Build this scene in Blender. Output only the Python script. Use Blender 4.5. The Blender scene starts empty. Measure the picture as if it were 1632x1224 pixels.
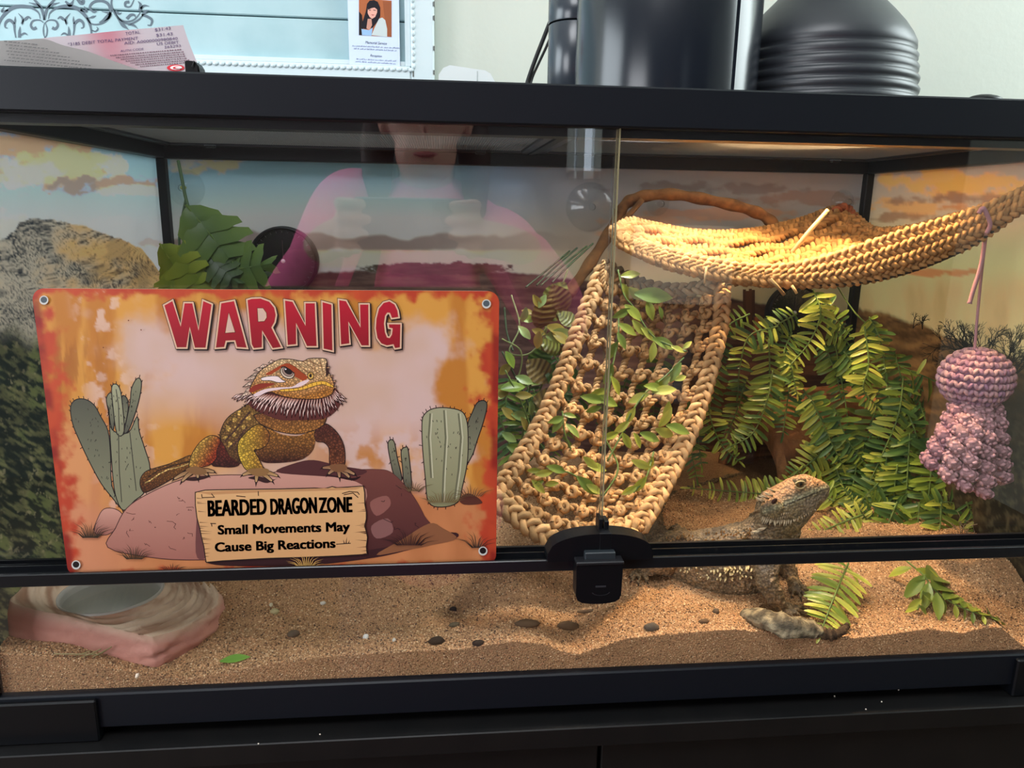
import bpy, bmesh, math, random
import numpy as np
from mathutils import Matrix, Vector

random.seed(7)
rng = np.random.default_rng(7)
scene = bpy.context.scene
COL = scene.collection
TAU = 2 * math.pi

# ------------------------------------------------------------------ camera
CAM = np.array([.3431, -.5274, .3755])
YAW, PITCH, ROLL, FPX = .0983, .2297, .0167, 1195.2
_cy, _sy, _cp, _sp = math.cos(YAW), math.sin(YAW), math.cos(PITCH), math.sin(PITCH)
FW = np.array([_sy * _cp, _cy * _cp, -_sp])
_r = np.array([_cy, -_sy, 0.0])
_u = np.cross(_r, FW)
RI = _r * math.cos(ROLL) + _u * math.sin(ROLL)
UP = -_r * math.sin(ROLL) + _u * math.cos(ROLL)
cam_data = bpy.data.cameras.new('camera')
cam_data.sensor_width = 36
cam_data.lens = FPX / 1632 * 36
cam_data.clip_start = .01
cam = bpy.data.objects.new('camera', cam_data)
COL.objects.link(cam)
M = Matrix.Identity(4)
for i in range(3):
    M[i][0], M[i][1], M[i][2], M[i][3] = RI[i], UP[i], -FW[i], CAM[i]
cam.matrix_world = M
scene.camera = cam

# ------------------------------------------------------------------ world, lights, exposure
scene.view_settings.view_transform = 'Standard'
scene.view_settings.look = 'None'
scene.view_settings.gamma = 1
scene.view_settings.use_curve_mapping = False
scene.view_settings.exposure = 0.0
world = bpy.data.worlds.new('world')
scene.world = world
world.use_nodes = True
world.node_tree.nodes['Background'].inputs[0].default_value = (.75, .87, 1, 1)
world.node_tree.nodes['Background'].inputs[1].default_value = 3.5


def area_light(name, loc, target, size, power, color, size_y=None):
    d = bpy.data.lights.new(name, 'AREA')
    d.energy = power
    d.color = color
    d.size = size
    if size_y:
        d.shape = 'RECTANGLE'
        d.size_y = size_y
    o = bpy.data.objects.new(name, d)
    COL.objects.link(o)
    o.location = loc
    v = Vector(target) - Vector(loc)
    o.rotation_euler = v.to_track_quat('-Z', 'Y').to_euler()
    return o


def point_light(name, loc, power, color, radius):
    d = bpy.data.lights.new(name, 'POINT')
    d.energy = power
    d.color = color
    d.shadow_soft_size = radius
    o = bpy.data.objects.new(name, d)
    COL.objects.link(o)
    o.location = loc
    return o


WARM_AT, COOL_AT = (.705, .205, .595), (.53, .16, .535)
warm_lamp_light = point_light('heat_bulb_light', WARM_AT, 31.0, (1, .69, .38), .022)
cool_lamp_light = point_light('daylight_bulb_light', COOL_AT, 9.0, (.93, .97, 1), .03)
# daylight: windows behind the camera, at the left and at the right of the room
window_light = area_light('window_daylight', (-1.5, -1.62, .56), (.4, .2, .25), 1.0, 34, (.92, .95, 1), 1.2)
overhead_fill = area_light('overhead_fill_light', (.1, -.75, 1.70), (.1, -.2, 0), .9, 30, (.93, .96, 1), .9)  # added overhead fill without a fixture, lifts the back poster through the mesh
left_window_light = area_light('left_window_daylight', (-1.3, .0, .75), (.2, -.1, .35), .9, 23, (.84, .94, 1), .9)
side_window_light = area_light('side_window_daylight', (2.2, .1, 1.1), (.6, .5, .6), .9, 30, (.86, .98, 1), .9)


# ------------------------------------------------------------------ pixel <-> place
def ray(px, py):
    return FW + RI * ((px - 816) / FPX) - UP * ((py - 612) / FPX)


def at(px, py, Y):
    d = ray(px, py)
    return CAM + d * ((Y - CAM[1]) / d[1])


def atz(px, py, Z):
    d = ray(px, py)
    return CAM + d * ((Z - CAM[2]) / d[2])


def project(P):
    d = np.asarray(P, float) - CAM
    z = d @ FW
    return 816 + FPX * (d @ RI) / z, 612 - FPX * (d @ UP) / z


# ------------------------------------------------------------------ noise
def _hash(ix, iy, s):
    h = np.sin(ix * 127.1 + iy * 311.7 + s * 74.7) * 43758.5453
    return h - np.floor(h)


def vnoise(x, y, s=0):
    x = np.asarray(x, float)
    y = np.asarray(y, float)
    ix, iy = np.floor(x), np.floor(y)
    fx, fy = x - ix, y - iy
    fx = fx * fx * (3 - 2 * fx)
    fy = fy * fy * (3 - 2 * fy)
    a, b = _hash(ix, iy, s), _hash(ix + 1, iy, s)
    c, d = _hash(ix, iy + 1, s), _hash(ix + 1, iy + 1, s)
    return (a + (b - a) * fx) * (1 - fy) + (c + (d - c) * fx) * fy


def fbm(x, y, s=0, o=4):
    t, a, n = 0, .5, 0
    for k in range(o):
        t = t + a * vnoise(x * 2 ** k, y * 2 ** k, s + k * 3.1)
        n += a
        a *= .5
    return t / n


def sstep(a, b, x):
    t = np.clip((x - a) / (b - a), 0, 1)
    return t * t * (3 - 2 * t)


def lin(c):
    c = np.asarray(c, float) / 255
    return np.where(c <= .04045, c / 12.92, ((c + .055) / 1.055) ** 2.4)


def rgb(*c):
    return tuple(lin(c))


def mix(a, b, t):
    return np.asarray(a) + (np.asarray(b) - np.asarray(a)) * t


# ------------------------------------------------------------------ materials
MATS = {}


def new_mat(name):
    m = bpy.data.materials.new(name)
    m.use_nodes = True
    return m, m.node_tree, m.node_tree.nodes['Principled BSDF']


def mat(name, col=(.5, .5, .5), rough=.5, spec=.5, metal=0, noise=None, bump=None, vcol=False, sss=0, coat=0, transl=0):
    """noise=(scale, second colour, low, high); bump=(scale, strength, distance)"""
    if name in MATS:
        return MATS[name]
    m, nt, b = new_mat(name)
    L = nt.links
    b.inputs['Roughness'].default_value = rough
    b.inputs['Specular IOR Level'].default_value = spec
    b.inputs['Metallic'].default_value = metal
    b.inputs['Coat Weight'].default_value = coat
    tc = nt.nodes.new('ShaderNodeTexCoord')
    if vcol:
        a = nt.nodes.new('ShaderNodeVertexColor')
        a.layer_name = 'Col'
        src = a.outputs['Color']
    else:
        r = nt.nodes.new('ShaderNodeRGB')
        r.outputs[0].default_value = (*col, 1)
        src = r.outputs[0]
    if noise:
        n = nt.nodes.new('ShaderNodeTexNoise')
        n.inputs['Scale'].default_value = noise[0]
        n.inputs['Detail'].default_value = 6
        L.new(tc.outputs['Object'], n.inputs['Vector'])
        mr = nt.nodes.new('ShaderNodeMapRange')
        mr.inputs['From Min'].default_value = noise[2]
        mr.inputs['From Max'].default_value = noise[3]
        L.new(n.outputs['Fac'], mr.inputs['Value'])
        mx = nt.nodes.new('ShaderNodeMix')
        mx.data_type = 'RGBA'
        if vcol:
            mx.blend_type = 'MULTIPLY'
        L.new(mr.outputs[0], mx.inputs['Factor'])
        L.new(src, mx.inputs['A'])
        mx.inputs['B'].default_value = (*noise[1], 1)
        src = mx.outputs['Result']
    L.new(src, b.inputs['Base Color'])
    if bump:
        n = nt.nodes.new('ShaderNodeTexNoise')
        n.inputs['Scale'].default_value = bump[0]
        n.inputs['Detail'].default_value = 5
        L.new(tc.outputs['Object'], n.inputs['Vector'])
        bp = nt.nodes.new('ShaderNodeBump')
        bp.inputs['Strength'].default_value = bump[1]
        bp.inputs['Distance'].default_value = bump[2]
        L.new(n.outputs['Fac'], bp.inputs['Height'])
        L.new(bp.outputs[0], b.inputs['Normal'])
    if transl:
        tr = nt.nodes.new('ShaderNodeBsdfTranslucent')
        L.new(src, tr.inputs['Color'])
        ms = nt.nodes.new('ShaderNodeMixShader')
        ms.inputs[0].default_value = transl
        L.new(b.outputs[0], ms.inputs[1])
        L.new(tr.outputs[0], ms.inputs[2])
        L.new(ms.outputs[0], nt.nodes['Material Output'].inputs['Surface'])
    MATS[name] = m
    return m


def glass_mat(name, ior=1.5, tint=(1, 1, 1), rough=0.0, boost=1.0):
    """thin clear sheet: transparent with Fresnel reflection on both faces"""
    m = bpy.data.materials.new(name)
    m.use_nodes = True
    nt = m.node_tree
    nt.nodes.clear()
    L = nt.links
    out = nt.nodes.new('ShaderNodeOutputMaterial')
    t = nt.nodes.new('ShaderNodeBsdfTransparent')
    t.inputs[0].default_value = (*tint, 1)
    g = nt.nodes.new('ShaderNodeBsdfGlossy')
    g.inputs['Roughness'].default_value = rough
    geo = nt.nodes.new('ShaderNodeNewGeometry')
    mi = nt.nodes.new('ShaderNodeMix')
    mi.inputs['A'].default_value = ior
    mi.inputs['B'].default_value = 1 / ior
    L.new(geo.outputs['Backfacing'], mi.inputs['Factor'])
    fr = nt.nodes.new('ShaderNodeFresnel')
    L.new(mi.outputs['Result'], fr.inputs['IOR'])
    mu = nt.nodes.new('ShaderNodeMath')
    mu.operation = 'MULTIPLY'
    mu.use_clamp = True
    mu.inputs[1].default_value = boost
    L.new(fr.outputs[0], mu.inputs[0])
    ms = nt.nodes.new('ShaderNodeMixShader')
    L.new(mu.outputs[0], ms.inputs[0])
    L.new(t.outputs[0], ms.inputs[1])
    L.new(g.outputs[0], ms.inputs[2])
    L.new(ms.outputs[0], out.inputs['Surface'])
    MATS[name] = m
    return m


# ------------------------------------------------------------------ mesh builder
class MB:
    def __init__(self):
        self.v, self.f, self.c, self.n = [], [], [], 0

    def add(self, verts, faces, col=(1, 1, 1)):
        verts = np.asarray(verts, float).reshape(-1, 3)
        self.v.append(verts)
        self.f += [tuple(i + self.n for i in f) for f in faces]
        col = np.asarray(col, float)
        if col.ndim == 1:
            col = np.tile(col, (len(verts), 1))
        self.c.append(col)
        self.n += len(verts)
        return self

    def box(self, x0, x1, y0, y1, z0, z1, col=(1, 1, 1), bev=0):
        if bev:
            b = bev
            vs, q = [], []
            for z, i in ((z0, b), (z0 + b, 0), (z1 - b, 0), (z1, b)):
                vs += [(x0 + i + b * (i == 0), y0 + i, z), (x1 - i - b * (i == 0), y0 + i, z), (x1 - i, y0 + i + b * (i == 0), z), (x1 - i, y1 - i - b * (i == 0), z),
                       (x1 - i - b * (i == 0), y1 - i, z), (x0 + i + b * (i == 0), y1 - i, z), (x0 + i, y1 - i - b * (i == 0), z), (x0 + i, y0 + i + b * (i == 0), z)]
            for r in range(3):
                for k in range(8):
                    q.append((r * 8 + k, r * 8 + (k + 1) % 8, r * 8 + 8 + (k + 1) % 8, r * 8 + 8 + k))
            q.append(tuple(range(7, -1, -1)))
            q.append(tuple(range(24, 32)))
            return self.add(vs, q, col)
        vs = [(x0, y0, z0), (x1, y0, z0), (x1, y1, z0), (x0, y1, z0), (x0, y0, z1), (x1, y0, z1), (x1, y1, z1), (x0, y1, z1)]
        return self.add(vs, [(0, 3, 2, 1), (4, 5, 6, 7), (0, 1, 5, 4), (1, 2, 6, 5), (2, 3, 7, 6), (3, 0, 4, 7)], col)

    def tube(self, path, rad, seg=6, col=(1, 1, 1), cap=True, flat=1.0):
        p = np.asarray(path, float)
        n = len(p)
        rad = np.broadcast_to(np.asarray(rad, float), (n,))
        t = np.gradient(p, axis=0)
        t /= np.linalg.norm(t, axis=1)[:, None] + 1e-12
        ref = np.array([0, 0, 1.0]) if abs(t[0][2]) < .9 else np.array([1.0, 0, 0])
        vs = []
        nrm = np.cross(ref, t[0])
        nrm /= np.linalg.norm(nrm)
        a = np.arange(seg) * TAU / seg
        for i in range(n):
            nrm = nrm - t[i] * (nrm @ t[i])
            nrm /= np.linalg.norm(nrm) + 1e-12
            bn = np.cross(t[i], nrm)
            vs.append(p[i] + rad[i] * (np.cos(a)[:, None] * nrm + flat * np.sin(a)[:, None] * bn))
        vs = np.concatenate(vs)
        fs = [(i * seg + k, i * seg + (k + 1) % seg, (i + 1) * seg + (k + 1) % seg, (i + 1) * seg + k) for i in range(n - 1) for k in range(seg)]
        if cap:
            fs += [tuple(range(seg - 1, -1, -1)), tuple((n - 1) * seg + k for k in range(seg))]
        c = np.asarray(col, float)
        if c.ndim == 2 and len(c) == n:
            c = np.repeat(c, seg, axis=0)
        return self.add(vs, fs, c)

    def lathe(self, prof, centre, seg=48, col=(1, 1, 1), axis='z'):
        vs, fs = [], []
        n = len(prof)
        for r, h in prof:
            for k in range(seg):
                a = TAU * k / seg
                x, y = r * math.cos(a), r * math.sin(a)
                v = (x, y, h) if axis == 'z' else (x, h, y)
                vs.append([centre[i] + v[i] for i in range(3)])
        for i in range(n - 1):
            for k in range(seg):
                q = (i * seg + k, i * seg + (k + 1) % seg, (i + 1) * seg + (k + 1) % seg, (i + 1) * seg + k)
                fs.append(q if axis == 'z' else q[::-1])
        return self.add(vs, fs, col)

    def ellipsoid(self, c, r, seg=8, rings=5, col=(1, 1, 1), rot=None):
        vs = [(0, 0, 1)]
        for i in range(1, rings):
            th = math.pi * i / rings
            for k in range(seg):
                a = TAU * k / seg
                vs.append((math.sin(th) * math.cos(a), math.sin(th) * math.sin(a), math.cos(th)))
        vs.append((0, 0, -1))
        fs = [(0, 1 + k, 1 + (k + 1) % seg) for k in range(seg)]
        for i in range(rings - 2):
            o = 1 + i * seg
            fs += [(o + k, o + seg + k, o + seg + (k + 1) % seg, o + (k + 1) % seg) for k in range(seg)]
        o = 1 + (rings - 2) * seg
        fs += [(o + k, len(vs) - 1, o + (k + 1) % seg) for k in range(seg)]
        v = np.array(vs) * np.asarray(r)
        if rot is not None:
            v = v @ np.asarray(rot).T
        return self.add(v + np.asarray(c), fs, col)

    def grid(self, P, col=(1, 1, 1), flip=False):
        P = np.asarray(P, float)
        a, b = P.shape[:2]
        idx = np.arange(a * b).reshape(a, b)
        q = np.stack([idx[:-1, :-1], idx[:-1, 1:], idx[1:, 1:], idx[1:, :-1]], -1).reshape(-1, 4)
        if flip:
            q = q[:, ::-1]
        c = np.asarray(col, float)
        if c.ndim == 3:
            c = c.reshape(-1, 3)
        return self.add(P.reshape(-1, 3), [tuple(int(x) for x in r) for r in q], c)

    def poly(self, pts3, col):
        return self.add(pts3, [tuple(range(len(pts3)))], col)

    def mesh(self, name, m, smooth=False, off=(0, 0, 0)):
        me = bpy.data.meshes.new(name)
        v = np.concatenate(self.v) - np.asarray(off)
        me.from_pydata(v.tolist(), [], self.f)
        c = np.concatenate(self.c)
        a = me.color_attributes.new('Col', 'FLOAT_COLOR', 'POINT')
        a.data.foreach_set('color', np.concatenate([c, np.ones((len(c), 1))], 1).astype(np.float32).ravel())
        if smooth:
            me.polygons.foreach_set('use_smooth', np.ones(len(me.polygons), bool))
        if m:
            me.materials.append(m)
        me.update()
        return me


def tag(o, label=None, cat=None, group=None, kind=None):
    if label:
        o['label'] = label
    if cat:
        o['category'] = cat
    if group:
        o['group'] = group
    if kind:
        o['kind'] = kind
    return o


def thing(name, loc, label, cat, group=None):
    o = bpy.data.objects.new(name, None)
    o.empty_display_size = .01
    COL.objects.link(o)
    o.location = loc
    return tag(o, label, cat, group)


def base_of(p):
    while p.parent:
        p = p.parent
    return np.array(p.location)


def part(name, mb, m, parent, smooth=False, label=None, kind=None):
    """a mesh (in world places) that becomes a child of parent"""
    me = mb.mesh(name, m, smooth, base_of(parent))
    o = bpy.data.objects.new(name, me)
    COL.objects.link(o)
    o.parent = parent
    return tag(o, label, None, None, kind)


def solo(name, mb, m, label=None, cat=None, group=None, kind=None, smooth=False, loc=None):
    v = np.concatenate(mb.v)
    if loc is None:
        lo, hi = v.min(0), v.max(0)
        loc = np.array([(lo[0] + hi[0]) / 2, (lo[1] + hi[1]) / 2, lo[2]])
        if kind == 'structure':
            loc = np.zeros(3)
    o = bpy.data.objects.new(name, mb.mesh(name, m, smooth, loc))
    COL.objects.link(o)
    o.location = loc
    return tag(o, label, cat, group, kind)


def inst(name, me, parent, mtx, label=None):
    o = bpy.data.objects.new(name, me)
    COL.objects.link(o)
    o.parent = parent
    o.matrix_basis = mtx
    return tag(o, label)


def spline(pts, n):
    """Catmull-Rom through pts"""
    p = np.asarray(pts, float)
    if len(p) == 2:
        return p[0] + (p[1] - p[0]) * np.linspace(0, 1, n)[:, None]
    q = np.vstack([2 * p[0] - p[1], p, 2 * p[-1] - p[-2]])
    t = np.linspace(0, len(p) - 1 - 1e-9, n)
    i = t.astype(int)
    f = (t - i)[:, None]
    a, b, c, d = q[i], q[i + 1], q[i + 2], q[i + 3]
    return .5 * (2 * b + (c - a) * f + (2 * a - 5 * b + 4 * c - d) * f ** 2 + (3 * b - a - 3 * c + d) * f ** 3)

# ================================================================== ROOM
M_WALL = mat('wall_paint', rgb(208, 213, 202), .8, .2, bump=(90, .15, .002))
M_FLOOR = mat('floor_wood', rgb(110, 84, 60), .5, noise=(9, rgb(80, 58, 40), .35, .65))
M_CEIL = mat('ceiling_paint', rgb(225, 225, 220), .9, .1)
M_ROOMDARK = mat('wall_paint_dimmed', rgb(92, 88, 88), .85, .2)  # gloom of the room put into the wall colour, so glass mirrors it dark
RX0, RX1, RY0, RY1, RZ0, RZ1 = -2.2, 2.6, -2.6, .54, -.75, 1.75
solo('floor', MB().box(RX0, RX1, RY0, RY1, RZ0 - .05, RZ0), M_FLOOR, kind='structure')
solo('ceiling', MB().box(RX0, RX1, RY0, RY1, RZ1, RZ1 + .05), M_CEIL, kind='structure')
solo('wall_back', MB().box(RX0, RX1, RY1, RY1 + .05, RZ0, RZ1), M_WALL, kind='structure')
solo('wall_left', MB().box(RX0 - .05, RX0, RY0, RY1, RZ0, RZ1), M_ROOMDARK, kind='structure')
solo('wall_right', MB().box(RX1, RX1 + .05, RY0, RY1, RZ0, RZ1), M_WALL, kind='structure')
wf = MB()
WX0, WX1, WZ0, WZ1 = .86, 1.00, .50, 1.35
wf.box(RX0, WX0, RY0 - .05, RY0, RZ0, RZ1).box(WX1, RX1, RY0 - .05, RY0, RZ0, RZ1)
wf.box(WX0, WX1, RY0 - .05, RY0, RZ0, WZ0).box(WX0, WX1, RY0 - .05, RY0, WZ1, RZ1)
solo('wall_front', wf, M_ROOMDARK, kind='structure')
M_WHITE = mat('white_paint', rgb(232, 236, 236), .45)
wn = MB()
for a in (WX0, WX1 - .03, WX0 + .04):
    wn.box(a, a + .03, RY0 - .04, RY0 + .015, WZ0, WZ1)
for a in (WZ0, WZ1 - .03):
    wn.box(WX0, WX1, RY0 - .04, RY0 + .015, a, a + .03)
w1 = solo('window_1', wn, M_WHITE, kind='structure')
M_PANE = glass_mat('window_glass', 1.45)
p = part('pane', MB().box(WX0 + .03, WX1 - .03, RY0 - .026, RY0 - .022, WZ0 + .03, WZ1 - .03), M_PANE, w1)

# ================================================================== CABINET (stand under the tank)
M_CAB = mat('cabinet_black', rgb(13, 13, 14), .45, .3, noise=(30, rgb(18, 17, 17), .4, .7))
ZC = -.027
cab = thing('cabinet', (.457, .22, RZ0), 'black wooden cabinet carrying the glass terrarium', 'cabinet')
part('cabinet_top', MB().box(-.06, .975, -.0155, .50, ZC - .018, ZC, bev=.0008), M_CAB, cab)
part('cabinet_body', MB().box(-.055, .970, .012, .495, RZ0, ZC - .018), M_CAB, cab)
gx = at(955, 1205, -.005)[0]
part('door', MB().box(-.055, gx - .0016, -.006, .0115, RZ0 + .03, ZC - .0215, bev=.001), M_CAB, cab)
part('door', MB().box(gx + .0016, .970, -.006, .0115, RZ0 + .03, ZC - .0215, bev=.001), M_CAB, cab)

# ================================================================== TERRARIUM
W, D = .914, .457
M_ALU = mat('black_powder_coat', rgb(14, 18, 25), .45, .25, bump=(700, .06, .0005))
M_BLK = mat('black_plastic', rgb(6, 8, 12), .38, .3)
M_GLASS = glass_mat('tank_glass', 1.72)
M_EDGE = mat('polished_glass_edge', rgb(150, 140, 105), .15, .8)
ZT0, ZT1, ZU = .4303, .4572, .4268
tank = thing('terrarium', (W / 2, D / 2, ZC), 'large glass terrarium with black metal frame, sliding doors and mesh top', 'terrarium')
part('front_top_rail', MB().box(0, W, 0, .032, ZT0, ZT1, bev=.0012).box(.012, W - .012, .0135, .032, ZU - .002, ZT0), M_ALU, tank)
part('back_top_rail', MB().box(0, W, D - .030, D, ZU, ZT1, bev=.0012), M_ALU, tank)
part('side_top_rail', MB().box(0, .022, .032, D - .030, ZU, ZT1, bev=.0012), M_ALU, tank)
part('side_top_rail', MB().box(W - .022, W, .032, D - .030, ZU, ZT1, bev=.0012), M_ALU, tank)
for x0 in (0, W - .012):
    part('corner_post', MB().box(x0, x0 + .012, 0, .012, .0, ZT0, bev=.001), M_ALU, tank)
for x0 in (.012, W - .022):
    part('corner_post', MB().box(x0, x0 + .010, .425, .437, .005, ZU, bev=.001), M_ALU, tank)
part('front_bottom_rail', MB().box(0, W, 0, .014, ZC + .009, .0115, bev=.0012), M_ALU, tank)
part('back_bottom_rail', MB().box(0, W, D - .014, D, ZC + .009, .0115), M_ALU, tank)
part('side_bottom_rail', MB().box(0, .014, .014, D - .014, ZC + .009, .0115), M_ALU, tank)
part('side_bottom_rail', MB().box(W - .014, W, .014, D - .014, ZC + .009, .0115), M_ALU, tank)
part('base_plate', MB().box(.014, W - .014, .014, D - .014, ZC + .012, ZC + .016), M_BLK, tank)
for x0, x1 in ((-.003, .0825), (W - .0825, W + .003)):
    part('foot_bracket', MB().box(x0, x1, -.004, .05, ZC, .0085, bev=.0012), M_BLK, tank)
# lower pane, door track and sliding panes
ZR0, ZR1 = .1084, .1179
part('lower_front_pane', MB().box(.012, W - .012, .003, .007, .0115, ZR0 + .002), M_GLASS, tank)
tr = MB().box(.004, W - .004, -.0125, -.0095, ZR0, ZR1, bev=.0006)
tr.box(.004, W - .004, -.0095, .0150, ZR0, ZR0 + .004)
tr.box(.004, W - .004, .0022, .0036, ZR0 + .004, ZR1 - .0005).box(.004, W - .004, .0122, .0150, ZR0 + .004, ZR1 - .0005)
part('door_track', tr, mat('track_black', rgb(16, 18, 22), .28, .5), tank)
XD = at(986, 230, .0062)[0]
part('sliding_pane', MB().box(.012, XD, .0044, .0080, ZR0 + .004, ZT0 + .003), M_GLASS, tank)
part('sliding_pane', MB().box(XD - .0030, W - .012, .0086, .0118, ZR0 + .004, ZT0 + .003), M_GLASS, tank)
part('pane_edge', MB().box(XD, XD + .0007, .0044, .0080, ZR0 + .004, ZT0), M_EDGE, tank)
part('pane_edge', MB().box(XD - .0008, XD - .0004, .0086, .0118, ZR0 + .004, ZT0), M_EDGE, tank)
part('back_pane', MB().box(.012, W - .012, .4505, .4535, .0115, ZU + .004), M_GLASS, tank)
part('side_pane', MB().box(.002, .005, .012, D - .012, .0115, ZU + .004), M_GLASS, tank)
part('side_pane', MB().box(W - .005, W - .002, .012, D - .012, .0115, ZU + .004), M_GLASS, tank)
# mesh screens in the top
M_MESH = mat('screen_wire', rgb(92, 90, 86), .35, .6, metal=.35)
M_SCRF = mat('screen_frame', rgb(38, 40, 44), .35, .5, metal=.4)
ZM = .4435
for k, (x0, x1) in enumerate(((.024, .452), (.462, W - .024))):
    fr = MB()
    fr.box(x0, x1, .033, .043, ZM - .003, ZM + .006, bev=.0008).box(x0, x1, D - .042, D - .032, ZM - .003, ZM + .006, bev=.0008)
    fr.box(x0, x0 + .010, .043, D - .042, ZM - .003, ZM + .006, bev=.0008).box(x1 - .010, x1, .043, D - .042, ZM - .003, ZM + .006, bev=.0008)
    sf = part('screen_frame', fr, M_SCRF, tank)
    wires = MB()
    for x in np.arange(x0 + .0115, x1 - .010, .0026):
        wires.box(x, x + .00045, .043, D - .042, ZM, ZM + .0003)
    for y in np.arange(.0445, D - .042, .0026):
        wires.box(x0 + .010, x1 - .010, y, y + .00045, ZM + .0003, ZM + .0006)
    part('screen_mesh', wires, M_MESH, sf, kind='stuff')
    for cx in (x0 + .06, x1 - .06):
        part('screen_clip', MB().box(cx - .006, cx + .006, .390, .398, ZM - .006, ZM - .003, bev=.0008), M_SCRF, sf)
part('centre_bar', MB().box(.453, .461, .032, D - .030, ZM - .004, ZT1 - .002), M_ALU, tank)

# lock on the door track
lock = thing('door_lock', at(955, 900, -.013), 'black plastic door lock clamped where the two sliding panes meet', 'lock')
cx0, cx1 = at(872, 888, -.016)[0], at(1040, 886, -.016)[0]
cxm = (cx0 + cx1) / 2
prof = []
zb, zt = at(955, 892, -.016)[2], at(955, 850, -.016)[2]
for k in range(25):
    s = k / 24 * 2 - 1
    prof.append((cxm + s * (cx1 - cx0) / 2, zb + .006 + (zt - zb - .006) * math.sqrt(max(0, 1 - abs(s) ** 2.3))))
ar = MB()
ring = [(cx0, zb)] + prof + [(cx1, zb)]
n = len(ring)
ar.add([(x, -.0175, z) for x, z in ring] + [(x, -.0015, z) for x, z in ring],
       [tuple(range(n)), tuple(range(2 * n - 1, n - 1, -1))] + [(i, i + n, (i + 1) % n + n, (i + 1) % n) for i in range(n)])
part('arched_cover', ar, M_BLK, lock)
p0, p1 = at(953, 826, -.006), at(968, 850, -.006)
part('pane_clip', MB().box(p0[0], p0[0] + .0030, -.010, .002, ZR1 - .002, p0[2] + .001, bev=.0004).box(p0[0] + .0042, p1[0], -.010, .002, ZR1 - .002, p0[2] - .001, bev=.0004)
     .box(p0[0] - .0005, p1[0] + .0005, -.0178, -.002, ZR1 - .002, zt + .0006, bev=.0004), M_BLK, lock)
a0, a1 = at(919, 898, -.026), at(993, 898, -.026)
zt_, zb_ = at(955, 897, -.026)[2], at(955, 962, -.026)[2]
body = MB()
oc = []
for k in range(9):
    a = math.pi / 2 * k / 8
    oc.append((a0[0] + .010 * (1 - math.sin(a)) * .8, zb_ + .004 * (1 - math.cos(a)) * 1.0))
sh = [(a0[0], zt_), (a0[0] + .0003, zb_ + .007), (a0[0] + .0015, zb_ + .0035), (a0[0] + .005, zb_ + .0012), (a0[0] + .011, zb_ + .0003), ((a0[0] + a1[0]) / 2, zb_),
      (a1[0] - .011, zb_ + .0003), (a1[0] - .005, zb_ + .0012), (a1[0] - .0015, zb_ + .0035), (a1[0] - .0003, zb_ + .007), (a1[0], zt_)]
n = len(sh)
body.add([(x, -.0265, z) for x, z in sh] + [(x, -.013, z) for x, z in sh],
         [tuple(range(n)), tuple(range(2 * n - 1, n - 1, -1))] + [(i, i + n, (i + 1) % n + n, (i + 1) % n) for i in range(n)])
part('lock_body', body, M_BLK, lock)
part('lock_lip', MB().box(a0[0] - .0004, a1[0] + .0004, -.0275, -.013, zt_ - .0012, zt_ + .0012, bev=.0005), mat('lock_edge', rgb(30, 30, 33), .3), lock)
c0, c1 = at(932, 882, -.021), at(980, 894, -.021)
part('sliding_button', MB().box(c0[0], c1[0], -.0225, -.013, zt_, c0[2] + .001, bev=.0007), mat('button_grey', rgb(38, 44, 48), .4), lock)
b0 = at(958, 935, -.0265)
em = MB()
em.box(b0[0] - .0042, b0[0] + .0036, -.0270, -.0264, b0[2] - .0004, b0[2] + .0008)
for k in range(9):
    a0_, a1_ = math.pi * (1.05 + .9 * k / 9), math.pi * (1.05 + .9 * (k + 1) / 9)
    em.add([(b0[0] + r * math.cos(a), -.0269, b0[2] - .004 + .45 * r * math.sin(a)) for r in (.0062, .0070) for a in (a0_, a1_)], [(0, 1, 3, 2)])
part('moulded_mark', em, mat('mark_grey', rgb(46, 46, 50), .3), lock)

# ================================================================== BACKDROP POSTERS (flat printed desert landscape)
def cloudmask(P, Q, cx, cy, rx, ry, s, rough=1.3, sc=.03, soft=.55):
    n = fbm(P * sc * 1.7, Q * sc * 2.8, s, 5)
    d = ((P - cx) / rx) ** 2 + ((Q - cy) / ry) ** 2 - 1 + rough * 3.2 * (n - .5)
    return sstep(soft, -soft, d)[..., None]


def rocky(P, Q):
    ang = fbm(P * .012, Q * .012, 50, 2) * .9 - .25
    u = P * np.cos(ang) + Q * np.sin(ang)
    v = -P * np.sin(ang) + Q * np.cos(ang)
    n = fbm(u * .16, v * .60, 51, 5)
    n2 = fbm(P * .03, Q * .04, 57, 3)
    w = sstep(60, 210, P + (n2 - .5) * 220)[..., None] * sstep(560, 430, Q)[..., None]
    dark = mix(lin((50, 62, 74)), lin((104, 74, 50)), w)
    light = mix(lin((226, 216, 196)), lin((250, 206, 140)), w)
    t = sstep(.28, .66, n * .75 + n2 * .35 - .02 + .08 * w[..., 0])[..., None]
    c = mix(dark, light, t)
    patch = sstep(.52, .66, fbm(P * .022 + 7, Q * .03, 61, 3))[..., None] * .55
    c = mix(c, lin((58, 70, 80)), patch * (1 - .5 * w))
    return c


def veg(P, Q):
    n = fbm(P * .05 + Q * .05, Q * .16 - P * .10, 70, 4)
    n2 = fbm(P * .03, Q * .03, 75, 3)
    c = mix(lin((48, 62, 58)), lin((150, 150, 106)), sstep(.42, .7, n)[..., None])
    c = mix(c, lin((124, 136, 88)), (sstep(.52, .66, n2) * sstep(.4, .6, n))[..., None] * .8)
    gx = fbm(P * .10 + Q * .14, Q * .06 - P * .14, 81, 3)
    c = mix(c, lin((190, 180, 140)), sstep(.68, .78, gx)[..., None] * .7)
    return mix(c, lin((40, 52, 52)), sstep(.6, .35, n2)[..., None] * .5)


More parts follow.
